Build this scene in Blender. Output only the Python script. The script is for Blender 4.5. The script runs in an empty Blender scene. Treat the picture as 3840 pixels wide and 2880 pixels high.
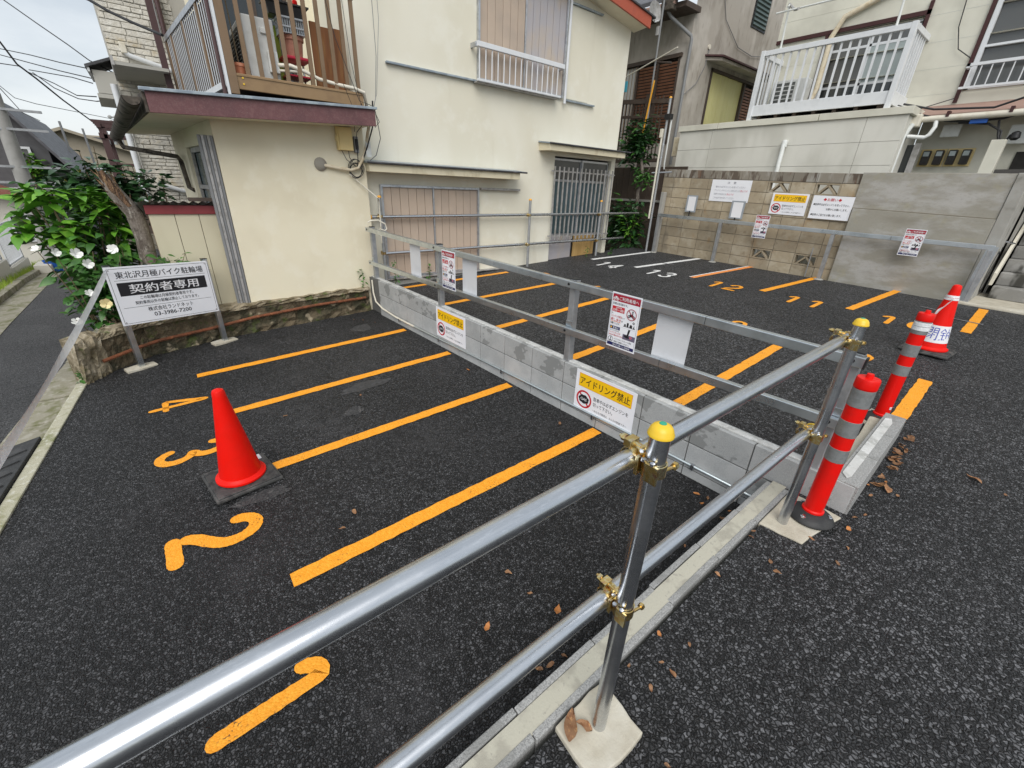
import bpy, bmesh, math, random
from mathutils import Vector, Matrix
S = bpy.context.scene
COL = S.collection
rad = math.radians
rng = random.Random(7)

# ---------------------------------------------------------------- camera
CAMZ = 1.694
cam_d = bpy.data.cameras.new('camera')
cam_d.sensor_fit = 'HORIZONTAL'; cam_d.sensor_width = 36.0; cam_d.lens = 14.7435
cam_d.clip_start = 0.02; cam_d.clip_end = 2000
cam = bpy.data.objects.new('camera', cam_d); COL.objects.link(cam)
_p, _r, _a = rad(24.906), rad(-2.1785), rad(50.8)
_fw = Vector((0, math.cos(_p), -math.sin(_p))); _rt = Vector((1, 0, 0)); _dn = Vector((0, -math.sin(_p), -math.cos(_p)))
_r2 = math.cos(_r)*_rt + math.sin(_r)*_dn; _d2 = -math.sin(_r)*_rt + math.cos(_r)*_dn
_H = Matrix(((math.cos(_a), -math.sin(_a), 0), (math.sin(_a), math.cos(_a), 0), (0, 0, 1)))
_X, _Y, _Z = _H @ _r2, _H @ (-_d2), _H @ (-_fw)
cam.matrix_world = Matrix(((_X.x, _Y.x, _Z.x, 0), (_X.y, _Y.y, _Z.y, 0), (_X.z, _Y.z, _Z.z, CAMZ), (0, 0, 0, 1)))
S.camera = cam

# ---------------------------------------------------------------- sky, sun, exposure
SUN_EL, SUN_AZ = rad(46), rad(130)      # azimuth measured from +Y towards +X
w = bpy.data.worlds.new('World'); S.world = w; w.use_nodes = True
nt = w.node_tree; nt.nodes.clear()
def nd(t, typ, **kw):
    n = t.nodes.new(typ)
    for k, v in kw.items(): setattr(n, k, v)
    return n
sky = nd(nt, 'ShaderNodeTexSky', sky_type='NISHITA', sun_disc=False, sun_elevation=SUN_EL, sun_rotation=SUN_AZ)
sky.air_density = 1.0; sky.dust_density = 2.0; sky.ozone_density = 1.0
tc = nd(nt, 'ShaderNodeTexCoord'); mp = nd(nt, 'ShaderNodeMapping'); mp.inputs['Scale'].default_value = (1, 1, 2.6)
no = nd(nt, 'ShaderNodeTexNoise'); no.inputs['Scale'].default_value = 2.6; no.inputs['Detail'].default_value = 7; no.inputs['Roughness'].default_value = .55
rp = nd(nt, 'ShaderNodeValToRGB')
rp.color_ramp.elements[0].position = .36; rp.color_ramp.elements[0].color = (3.7, 4.1, 4.45, 1)
rp.color_ramp.elements[1].position = .66; rp.color_ramp.elements[1].color = (5.8, 6.0, 6.1, 1)
mx = nd(nt, 'ShaderNodeMix', data_type='RGBA'); mx.inputs['Factor'].default_value = .82
bg = nd(nt, 'ShaderNodeBackground'); bg.inputs['Strength'].default_value = .1
wo = nd(nt, 'ShaderNodeOutputWorld')
L_ = nt.links.new
L_(tc.outputs['Generated'], mp.inputs['Vector']); L_(mp.outputs[0], no.inputs['Vector']); L_(no.outputs['Fac'], rp.inputs['Fac'])
L_(sky.outputs[0], mx.inputs[6]); L_(rp.outputs[0], mx.inputs[7]); L_(mx.outputs[2], bg.inputs['Color']); L_(bg.outputs[0], wo.inputs['Surface'])
sd = bpy.data.lights.new('sun', 'SUN'); sd.energy = 1.5; sd.angle = rad(50); sd.color = (1, .97, .93)
sun = bpy.data.objects.new('sun', sd); COL.objects.link(sun)
sun.rotation_euler = Vector((-math.sin(SUN_AZ)*math.cos(SUN_EL), -math.cos(SUN_AZ)*math.cos(SUN_EL), -math.sin(SUN_EL))).to_track_quat('-Z', 'Y').to_euler()
S.view_settings.view_transform = 'Standard'; S.view_settings.look = 'None'
S.view_settings.exposure = 0.70
S.cycles.max_bounces = 6; S.cycles.diffuse_bounces = 3; S.cycles.glossy_bounces = 3; S.cycles.transmission_bounces = 3; S.cycles.transparent_max_bounces = 6; S.view_settings.gamma = 1.0; S.view_settings.use_curve_mapping = False

# ---------------------------------------------------------------- materials
def new_mat(name):
    m = bpy.data.materials.new(name); m.use_nodes = True
    return m, m.node_tree, m.node_tree.nodes['Principled BSDF']
def C4(c): return (c[0], c[1], c[2], 1)
def noise(t, vec, scale, detail=4, rough=.55, stretch=None):
    if stretch:
        q = nd(t, 'ShaderNodeMapping'); q.inputs['Scale'].default_value = stretch; t.links.new(vec, q.inputs['Vector']); vec = q.outputs[0]
    n = nd(t, 'ShaderNodeTexNoise'); n.inputs['Scale'].default_value = scale; n.inputs['Detail'].default_value = detail; n.inputs['Roughness'].default_value = rough
    t.links.new(vec, n.inputs['Vector']); return n.outputs['Fac']
def step(t, val, lo, hi):
    r = nd(t, 'ShaderNodeMapRange'); r.inputs['From Min'].default_value = lo; r.inputs['From Max'].default_value = hi
    r.interpolation_type = 'SMOOTHSTEP'; t.links.new(val, r.inputs['Value']); return r.outputs[0]
def mixc(t, a, b, f, mode='MIX'):
    x = nd(t, 'ShaderNodeMix', data_type='RGBA', blend_type=mode)
    for s, v in ((6, a), (7, b)):
        if isinstance(v, tuple): x.inputs[s].default_value = C4(v)
        else: t.links.new(v, x.inputs[s])
    if isinstance(f, (int, float)): x.inputs[0].default_value = f
    else: t.links.new(f, x.inputs[0])
    return x.outputs[2]
MATS = {}
def mat(name, c, rough=.6, metal=0., layers=(), bump=0., bs=80., bd=.003, rnd=0., spec=.5, coat=0., trans=0., alpha=1., emit=None):
    """procedural material: base colour, noise layers (colour, scale, lo, hi, stretch, opacity), fine relief"""
    m, t, b = new_mat(name)
    g = nd(t, 'ShaderNodeNewGeometry'); pos = g.outputs['Position']
    col = mixc(t, c, c, 0.)
    for ly in layers:
        lc, sc, lo, hi = ly[:4]; st = ly[4] if len(ly) > 4 else None; op = ly[5] if len(ly) > 5 else 1.
        f = step(t, noise(t, pos, sc, 3, .6, st), lo, hi)
        if op < 1.:
            mm = nd(t, 'ShaderNodeMath', operation='MULTIPLY'); mm.inputs[1].default_value = op; t.links.new(f, mm.inputs[0]); f = mm.outputs[0]
        col = mixc(t, col, lc, f)
    if rnd:
        oi = nd(t, 'ShaderNodeObjectInfo'); r = nd(t, 'ShaderNodeMapRange'); r.inputs['To Min'].default_value = 1-rnd; r.inputs['To Max'].default_value = 1+rnd
        t.links.new(oi.outputs['Random'], r.inputs[0])
        cc = nd(t, 'ShaderNodeCombineColor')
        for i in range(3): t.links.new(r.outputs[0], cc.inputs[i])
        col = mixc(t, col, cc.outputs[0], 1., 'MULTIPLY')
    t.links.new(col, b.inputs['Base Color'])
    b.inputs['Metallic'].default_value = metal; b.inputs['Specular IOR Level'].default_value = spec
    b.inputs['Coat Weight'].default_value = coat; b.inputs['Alpha'].default_value = alpha
    if trans: b.inputs['Transmission Weight'].default_value = trans
    rn = step(t, noise(t, pos, 9, 1), .2, .8); rr = nd(t, 'ShaderNodeMapRange')
    rr.inputs['To Min'].default_value = max(.02, rough*.82); rr.inputs['To Max'].default_value = min(1, rough*1.18)
    t.links.new(rn, rr.inputs[0]); t.links.new(rr.outputs[0], b.inputs['Roughness'])
    if bump:
        bn = nd(t, 'ShaderNodeBump'); bn.inputs['Strength'].default_value = bump; bn.inputs['Distance'].default_value = bd
        t.links.new(noise(t, pos, bs, 2), bn.inputs['Height']); t.links.new(bn.outputs[0], b.inputs['Normal'])
    if emit:
        b.inputs['Emission Color'].default_value = C4(emit[0]); b.inputs['Emission Strength'].default_value = emit[1]
    MATS[name] = m; return m
def voro(t, vec, scale, feature='F1', rand=1.):
    v = nd(t, 'ShaderNodeTexVoronoi', feature=feature, voronoi_dimensions='2D'); v.inputs['Scale'].default_value = scale
    if 'Randomness' in v.inputs: v.inputs['Randomness'].default_value = rand
    t.links.new(vec, v.inputs['Vector']); return v
def asphalt(name, dark, light, scale, bumpd=.006, dust=.35, dustc=(.09, .088, .09), dens=.4):
    m, t, b = new_mat(name)
    g = nd(t, 'ShaderNodeNewGeometry'); pos = g.outputs['Position']
    wob = nd(t, 'ShaderNodeTexNoise', noise_dimensions='2D'); wob.inputs['Detail'].default_value = 0; wob.inputs['Scale'].default_value = 70; t.links.new(pos, wob.inputs['Vector'])
    ad = nd(t, 'ShaderNodeVectorMath', operation='MULTIPLY_ADD'); ad.inputs[1].default_value = (.012, .012, .012)
    t.links.new(wob.outputs['Color'], ad.inputs[0]); t.links.new(pos, ad.inputs[2]); p2 = ad.outputs[0]
    v = voro(t, p2, scale); ve = voro(t, p2, scale, 'DISTANCE_TO_EDGE'); v2 = voro(t, p2, scale*2.1)
    sp = nd(t, 'ShaderNodeSeparateColor'); t.links.new(v.outputs['Color'], sp.inputs[0])
    sp2 = nd(t, 'ShaderNodeSeparateColor'); t.links.new(v2.outputs['Color'], sp2.inputs[0])
    small = mixc(t, tuple(x*.3 for x in dark), tuple(x*.55 for x in light), step(t, sp2.outputs[0], .35, 1.))      # fines between the stones
    stone = mixc(t, dark, light, step(t, sp.outputs[1], 0., 1.))
    col = mixc(t, small, stone, step(t, sp.outputs[0], dens-.02, dens+.02))
    edge = step(t, ve.outputs['Distance'], .05, .16)
    col = mixc(t, tuple(x*.2 for x in dark), col, edge)
    big = step(t, noise(t, pos, 1.1, 4, .65), .48, .72)
    fine = step(t, noise(t, pos, 11, 3, .7), .3, .7)
    mm = nd(t, 'ShaderNodeMath', operation='MULTIPLY'); t.links.new(big, mm.inputs[0]); t.links.new(fine, mm.inputs[1])
    m2 = nd(t, 'ShaderNodeMath', operation='MULTIPLY'); m2.inputs[1].default_value = dust; t.links.new(mm.outputs[0], m2.inputs[0])
    col = mixc(t, col, dustc, m2.outputs[0])
    tone = nd(t, 'ShaderNodeMapRange'); tone.inputs['From Min'].default_value = .3; tone.inputs['From Max'].default_value = .7; tone.inputs['To Min'].default_value = .68; tone.inputs['To Max'].default_value = 1.25
    t.links.new(noise(t, pos, .7, 3, .6), tone.inputs[0]); tcc = nd(t, 'ShaderNodeCombineColor')
    for i in range(3): t.links.new(tone.outputs[0], tcc.inputs[i])
    col = mixc(t, col, tcc.outputs[0], 1., 'MULTIPLY')
    col = mixc(t, col, (.34, .34, .36), step(t, noise(t, pos, 130, 2), .79, .82))
    t.links.new(col, b.inputs['Base Color']); b.inputs['Specular IOR Level'].default_value = .5
    rr = nd(t, 'ShaderNodeMapRange'); rr.inputs['To Min'].default_value = .42; rr.inputs['To Max'].default_value = .8
    t.links.new(sp.outputs[2], rr.inputs[0]); t.links.new(rr.outputs[0], b.inputs['Roughness'])
    a2 = nd(t, 'ShaderNodeMath', operation='MULTIPLY_ADD'); a2.inputs[1].default_value = 1.4
    t.links.new(step(t, ve.outputs['Distance'], 0., .3), a2.inputs[0]); t.links.new(sp.outputs[1], a2.inputs[2])
    iv2 = nd(t, 'ShaderNodeMath', operation='MULTIPLY_ADD'); iv2.inputs[1].default_value = -.5
    t.links.new(v2.outputs['Distance'], iv2.inputs[0]); t.links.new(a2.outputs[0], iv2.inputs[2])
    bn = nd(t, 'ShaderNodeBump'); bn.inputs['Strength'].default_value = .9; bn.inputs['Distance'].default_value = bumpd
    t.links.new(iv2.outputs[0], bn.inputs['Height']); t.links.new(bn.outputs[0], b.inputs['Normal'])
    MATS[name] = m; return m
def paint(name, c, c2, under=(.012, .012, .013), wear=.5):
    m, t, b = new_mat(name)
    g = nd(t, 'ShaderNodeNewGeometry'); pos = g.outputs['Position']
    v = voro(t, pos, 95)
    sp = nd(t, 'ShaderNodeSeparateColor'); t.links.new(v.outputs['Color'], sp.inputs[0])
    col = mixc(t, c, c2, step(t, sp.outputs[0], .2, 1.))
    pit = step(t, v.outputs['Distance'], .58, .72)
    n1 = step(t, noise(t, pos, 7, 5, .7), .62-wear*.28, .75)
    mm = nd(t, 'ShaderNodeMath', operation='MULTIPLY'); t.links.new(pit, mm.inputs[0]); t.links.new(n1, mm.inputs[1])
    col = mixc(t, col, under, mm.outputs[0])
    t.links.new(col, b.inputs['Base Color']); b.inputs['Roughness'].default_value = .55
    bn = nd(t, 'ShaderNodeBump'); bn.inputs['Strength'].default_value = .6; bn.inputs['Distance'].default_value = .004; bn.invert = True
    t.links.new(v.outputs['Distance'], bn.inputs['Height']); t.links.new(bn.outputs[0], b.inputs['Normal'])
    MATS[name] = m; return m

asphalt('asphalt_road', (.016, .016, .017), (.15, .151, .158), 72, .008, .3)
asphalt('asphalt_lot', (.014, .0138, .0145), (.105, .105, .11), 80, .009, .8, (.075, .073, .076), .36)
asphalt('asphalt_old', (.05, .049, .05), (.13, .128, .13), 120, .003, .6, (.12, .12, .12), .2)
paint('paint_orange', (.86, .325, .010), (.94, .40, .025))
paint('paint_white', (.72, .72, .70), (.82, .82, .82))
paint('paint_red_orange', (.84, .27, .05), (.9, .34, .09))
mat('block', (.40, .405, .40), .95, 0, [((.30, .31, .31), 220, .4, .62), ((.46, .465, .46), 6, .4, .7, None, .6), ((.20, .205, .2), 4.5, .55, .575, (1, 1, 1.2), .75)], .5, 260, .002, .06)
mat('block_plain', (.42, .43, .43), .9, 0, [((.32, .33, .33), 220, .4, .62), ((.48, .485, .48), 6, .4, .7, None, .6)], .5, 260, .002, .06)
mat('block_side', (.37, .37, .36), .95, 0, [((.24, .24, .235), 150, .42, .6), ((.46, .46, .45), 330, .55, .65, None, .8), ((.24, .24, .23), 4.0, .56, .6, None, .6)], .9, 190, .004, .05, spec=.2)
mat('mortar', (.56, .56, .54), .9, 0, [((.40, .40, .38), 9, .45, .62), ((.66, .66, .65), 25, .5, .7)], .4, 120, .003)
mat('mortar_tan', (.46, .44, .36), .9, 0, [((.36, .34, .28), 8, .5, .62), ((.30, .28, .24), 38, .62, .68, (1, 1, 1), .6)], .4, 120, .003)
mat('pad_concrete', (.50, .46, .37), .9, 0, [((.42, .38, .30), 9, .42, .65), ((.56, .53, .45), 4, .5, .7)], .4, 90, .004)
mat('joint', (.11, .11, .105), .95)
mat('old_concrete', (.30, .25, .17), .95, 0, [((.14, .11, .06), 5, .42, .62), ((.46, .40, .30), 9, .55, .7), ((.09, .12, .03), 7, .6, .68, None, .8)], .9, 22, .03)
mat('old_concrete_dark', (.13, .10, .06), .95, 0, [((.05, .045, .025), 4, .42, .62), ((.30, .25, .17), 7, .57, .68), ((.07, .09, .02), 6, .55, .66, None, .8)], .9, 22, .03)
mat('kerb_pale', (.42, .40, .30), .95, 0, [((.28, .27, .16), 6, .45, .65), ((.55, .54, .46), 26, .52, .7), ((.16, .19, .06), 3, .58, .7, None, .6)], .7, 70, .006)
mat('gutter_concrete', (.27, .25, .19), .95, 0, [((.15, .15, .07), 5, .45, .62), ((.36, .34, .28), 14, .5, .7)], .5, 80, .004, .08)
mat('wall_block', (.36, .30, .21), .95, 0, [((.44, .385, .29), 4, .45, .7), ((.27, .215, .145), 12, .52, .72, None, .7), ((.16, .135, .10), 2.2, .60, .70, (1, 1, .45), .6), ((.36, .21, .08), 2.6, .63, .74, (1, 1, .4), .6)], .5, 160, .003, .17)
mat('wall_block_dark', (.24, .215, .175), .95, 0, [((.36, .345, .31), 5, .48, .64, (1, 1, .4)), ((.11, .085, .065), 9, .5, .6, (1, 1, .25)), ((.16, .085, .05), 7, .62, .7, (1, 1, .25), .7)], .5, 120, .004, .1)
mat('wall_joint', (.21, .185, .145), .95)
mat('slab', (.31, .295, .25), .9, 0, [((.47, .46, .445), 1.9, .42, .66, (1, 1, 2.4), .7), ((.21, .19, .15), 1.3, .50, .78, (1, 1, 3.0), .6), ((.34, .315, .22), 5, .55, .72, None, .5), ((.25, .235, .2), 30, .5, .7, (1, 1, 2), .35)], .4, 40, .004)
mat('slab_grey', (.34, .33, .30), .9, 0, [((.38, .375, .35), 4, .45, .65), ((.17, .165, .14), 3, .58, .7, None, .7)], .4, 40, .004)
mat('stucco', (.78, .75, .635), .92, 0, [((.73, .695, .57), .8, .42, .66, (1, 1, .6)), ((.81, .79, .69), 3, .5, .72, None, .6), ((.58, .52, .39), 2.4, .60, .78, (1, 1, .2), .4)], .25, 240, .002)
mat('stucco_yellow', (.79, .73, .56), .92, 0, [((.73, .665, .50), 1.2, .42, .66), ((.82, .77, .62), 4, .5, .7, None, .6)], .3, 240, .002)
mat('canopy_cream', (.66, .60, .44), .9, 0, [((.52, .46, .32), 5, .5, .7, (1, 1, .5))], .2, 160, .002)
mat('shutter_beige', (.50, .40, .315), .6, 0, [((.43, .35, .285), 1.5, .42, .68), ((.47, .25, .10), 2.8, .7, .8, (1, 1, .4), .6)], .1, 200, .001, .03)
mat('shutter_grey', (.42, .40, .42), .5, 0, [((.50, .42, .34), 1.6, .4, .62, (1, 1, .7))], .1, 200, .001, .03)
mat('slat_gap', (.24, .17, .12), .8)
mat('alu', (.55, .57, .60), .38, .85, [((.42, .44, .47), 14, .45, .65)])
mat('alu_dull', (.45, .44, .43), .55, .5, [((.33, .32, .30), 10, .45, .65)])
mat('galv', (.60, .62, .65), .29, 1., [((.54, .56, .59), 60, .4, .7, (1, .06, 1)), ((.67, .69, .72), 170, .52, .66, (1, .25, 1), .7), ((.50, .52, .55), 5, .5, .8, None, .5)], .04, 160, .0006)
mat('galv_rail', (.64, .68, .71), .32, .97, [((.52, .56, .59), 6, .4, .7), ((.66, .70, .73), 20, .5, .7, None, .6)], .05, 90, .001)
mat('galv_post', (.40, .41, .42), .5, .6, [((.33, .34, .35), 12, .45, .65)], .1, 200, .001)
mat('zinc_gold', (.66, .47, .17), .27, 1., [((.70, .62, .38), 60, .45, .6), ((.52, .30, .20), 90, .56, .66)])
mat('steel', (.6, .62, .66), .25, 1.)
mat('black_plastic', (.012, .012, .013), .45)
mat('rubber', (.02, .021, .022), .65, 0, [((.035, .035, .035), 12, .45, .65)], .2, 200, .001)
mat('rubber_dusty', (.05, .05, .048), .7, 0, [((.10, .095, .09), 8, .45, .68), ((.025, .025, .026), 18, .5, .65)], .2, 200, .001)
mat('cone_red', (.80, .006, .001), .45, 0, [((.74, .008, .002), 5, .45, .7), ((.82, .05, .03), 30, .70, .76, None, .35)], .05, 160, .001, spec=.25)
mat('pole_red', (.76, .006, .003), .4, 0, [((.68, .008, .004), 9, .45, .7)], .03, 160, .001, spec=.3)
mat('reflect_grey', (.27, .28, .28), .4, .3, [((.23, .24, .24), 40, .45, .6)], .2, 600, .0005)
mat('cap_yellow', (.80, .52, .03), .38)
mat('cap_orange', (.82, .40, .04), .4)
mat('cap_green', (.03, .36, .22), .4)
mat('paper', (.78, .78, .80), .6); mat('board_white', (.84, .85, .89), .45, 0, [((.80, .81, .85), 3, .45, .7)])
mat('board_back', (.62, .63, .65), .5, 0, [((.57, .58, .6), 5, .45, .7)])
mat('board_frame', (.30, .33, .36), .6)
mat('ink', (.012, .012, .016), .5); mat('ink_grey', (.30, .30, .34), .6); mat('ink_red', (.55, .018, .03), .5); mat('ink_maroon', (.36, .012, .03), .5)
mat('ink_navy', (.012, .016, .10), .5); mat('ink_yellow', (.92, .55, .005), .45); mat('ink_orange', (.8, .2, .02), .5); mat('ink_white', (.8, .8, .82), .5)
mat('ink_pink', (.6, .15, .2), .5); mat('ink_purple', (.14, .12, .18), .5); mat('ink_blue', (.06, .09, .45), .6)
mat('fascia', (.145, .062, .066), .55, 0, [((.18, .085, .085), 30, .45, .65), ((.10, .045, .05), 3, .45, .7, None, .7), ((.20, .12, .115), 90, .58, .66, None, .7)], .3, 180, .002)
mat('fascia_red', (.40, .085, .045), .6, 0, [((.33, .07, .045), 3, .45, .7)], .2, 180, .002)
mat('roof_edge', (.28, .33, .38), .45, .4, [((.40, .46, .50), 8, .45, .65)])
mat('roof_dark', (.05, .05, .055), .6, 0, [((.09, .09, .1), 8, .5, .7)], .3, 60, .004)
mat('brown_alu', (.22, .145, .085), .5, .15, [((.19, .125, .07), 5, .45, .7)])
mat('brown_beam', (.30, .195, .10), .5, .1, [((.26, .165, .085), 6, .45, .7)])
mat('brown_dark', (.06, .042, .032), .6, 0, [((.085, .06, .045), 9, .45, .7)])
mat('brown_pipe', (.075, .038, .038), .5)
mat('gutter_old', (.07, .058, .045), .85, 0, [((.12, .10, .08), 16, .45, .65, (1, 1, 1)), ((.025, .02, .017), 9, .5, .65)], .5, 60, .004)
mat('white_alu', (.70, .72, .74), .4, 0, [((.64, .66, .68), 6, .45, .7)])
mat('white_slat', (.62, .65, .68), .4)
mat('pvc_cream', (.70, .66, .56), .5, 0, [((.62, .57, .46), 8, .5, .7)])
mat('pvc_white', (.70, .72, .70), .45, 0, [((.62, .63, .6), 7, .5, .7)])
mat('pvc_grey', (.22, .225, .23), .5)
mat('tape_cream', (.68, .60, .45), .7, 0, [((.58, .48, .32), 14, .45, .65)])
mat('meter_yellow', (.74, .58, .27), .55); mat('cable', (.018, .018, .02), .6); mat('cable_grey', (.16, .165, .17), .6); mat('mastic', (.30, .28, .24), .9, 0, (), .6, 40, .01)
mat('ac_white', (.66, .67, .65), .5, 0, [((.58, .585, .56), 7, .48, .68)]); mat('ac_dark', (.10, .105, .10), .6)
mat('terracotta', (.50, .17, .085), .8, 0, [((.58, .26, .16), 14, .45, .65)]); mat('terracotta_pale', (.52, .25, .18), .85, 0, [((.45, .2, .14), 14, .45, .65)])
mat('crimson', (.62, .03, .07), .45); mat('basket', (.50, .54, .58), .5); mat('lime', (.28, .38, .04), .5); mat('wood_door', (.27, .105, .035), .6, 0, [((.20, .075, .025), 3, .42, .65, (3, 3, .4)), ((.33, .16, .05), 6, .5, .7, (3, 3, .3))])
mat('stone', (.62, .59, .52), .9, 0, [((.70, .68, .62), 9, .45, .65), ((.55, .47, .33), 3, .56, .70), ((.52, .50, .46), 22, .54, .70)], .9, 24, .012, .10)
mat('stone_joint', (.47, .45, .40), .95)
mat('grey_panel', (.44, .43, .39), .7); mat('pale_wall', (.62, .61, .57), .8, 0, [((.56, .55, .51), 2, .45, .7)])
mat('mortar_wall', (.40, .365, .32), .95, 0, [((.48, .445, .40), 2.2, .45, .66, (1, 1, .6)), ((.32, .29, .25), 3.2, .5, .68, (1, 1, .4)), ((.23, .20, .17), 7, .58, .7, (1, 1, .25), .6)], .6, 130, .004)
mat('siding', (.68, .665, .57), .65, 0, [((.57, .555, .47), 1.4, .42, .68)], .1, 200, .001)
mat('siding_low', (.67, .66, .60), .65, 0, [((.55, .54, .48), 1.6, .42, .68, (1, 1, .5))], .15, 200, .001)
mat('maroon', (.05, .012, .012), .5); mat('shed_red', (.24, .035, .04), .5, 0, [((.19, .03, .03), 6, .45, .7)])
mat('shed_panel', (.60, .55, .40), .55, 0, [((.54, .49, .35), 2, .42, .68, (1, 1, .4))], .08, 200, .001)
mat('shutter_brown', (.27, .125, .07), .6, 0, [((.21, .09, .05), 6, .45, .68)])
mat('yellow_panel', (.74, .70, .33), .55, 0, [((.66, .61, .27), 2, .42, .68, (1, 1, .4))])
mat('louver', (.055, .085, .08), .45)
mat('pink_roof', (.33, .21, .17), .6)
def glassy(name, c, rough=.08): return mat(name, c, rough, 0, (), 0, spec=.8)
glassy('glass_dark', (.02, .025, .027)); glassy('glass_blue', (.05, .09, .105), .15); glassy('glass_grey', (.09, .092, .09), .2); glassy('glass_frost', (.33, .38, .38), .4)
mat('interior', (.03, .028, .026), .9)
mat('cloth_teal', (.06, .36, .48), .8); mat('curtain', (.55, .55, .53), .9)
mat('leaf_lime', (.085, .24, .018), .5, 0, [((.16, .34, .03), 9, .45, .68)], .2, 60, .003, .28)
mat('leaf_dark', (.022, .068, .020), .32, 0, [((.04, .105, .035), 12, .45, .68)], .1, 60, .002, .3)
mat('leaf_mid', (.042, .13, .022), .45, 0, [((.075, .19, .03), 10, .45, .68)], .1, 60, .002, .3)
mat('leaf_yellow', (.50, .44, .05), .5); mat('petal', (.82, .82, .78), .6); mat('petal_cream', (.78, .66, .35), .6)
mat('grass_green', (.26, .38, .04), .6, 0, [((.40, .48, .08), 7, .45, .65)], 0, rnd=.2)
mat('bark', (.20, .17, .145), .9, 0, [((.10, .08, .065), 16, .45, .62, (1, 1, .25)), ((.31, .28, .245), 22, .52, .66, (1, 1, .5)), ((.07, .055, .045), 5, .6, .7)], .9, 60, .012)
mat('wood_split', (.17, .095, .05), .9, 0, [((.06, .035, .02), 30, .42, .58, (1, 1, .12)), ((.30, .19, .10), 40, .55, .66, (1, 1, .1))], 1., 70, .015)
mat('twig', (.16, .12, .07), .8)
mat('dry_leaf', (.26, .135, .065), .7, 0, [((.20, .085, .035), 40, .45, .65), ((.45, .24, .10), 70, .55, .7)], .3, 120, .003, .3)
mat('dry_leaf_orange', (.42, .17, .05), .7, 0, [((.38, .14, .03), 50, .45, .65)], .3, 120, .003, .2)
mat('rust_pipe', (.20, .065, .028), .9, 0, [((.12, .045, .02), 14, .45, .65), ((.30, .12, .05), 30, .55, .7)], .6, 60, .004)
mat('conduit', (.60, .66, .68), .32, .8); mat('ramp_rubber', (.035, .036, .037), .8, 0, [((.055, .055, .055), 10, .45, .68)], .3, 90, .002)
mat('roof_tile', (.09, .09, .10), .6, 0, [((.13, .13, .14), 5, .45, .7)]); mat('dark_house', (.10, .10, .105), .8); mat('beige_house', (.40, .35, .27), .85, 0, [((.34, .30, .23), 1, .45, .7)])
mat('cream_house2', (.68, .65, .57), .85); mat('red_tile', (.27, .10, .07), .7); mat('pole_concrete', (.34, .335, .32), .9, 0, [((.28, .275, .26), 3, .45, .7)], .3, 60, .003)
mat('terrain', (.20, .20, .17), .95, 0, [((.10, .14, .05), .15, .45, .6)])
mat('wood_pale', (.50, .32, .12), .7, 0, [((.42, .26, .09), 3, .42, .65, (3, 3, .4))])
mat('stair', (.24, .235, .22), .9, 0, [((.33, .325, .31), 4, .45, .62), ((.06, .058, .05), 4, .5, .62, (1, 1, .4))], .4, 60, .004)
mat('wheel_spoke', (.45, .45, .46), .3, 1.)
mat('bucket_blue', (.02, .12, .5), .45); mat('tile_dark', (.07, .065, .06), .7)
m, t, b = new_mat('clear_tape')
b.inputs['Base Color'].default_value = (.88, .9, .92, 1); b.inputs['Roughness'].default_value = .3; b.inputs['Alpha'].default_value = .88; b.inputs['Specular IOR Level'].default_value = .8
_g = nd(t, 'ShaderNodeNewGeometry'); _b = nd(t, 'ShaderNodeBump'); _b.inputs['Strength'].default_value = .8; _b.inputs['Distance'].default_value = .01
t.links.new(noise(t, _g.outputs['Position'], 30, 4, .6), _b.inputs['Height']); t.links.new(_b.outputs[0], b.inputs['Normal']); MATS['clear_tape'] = m

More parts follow.
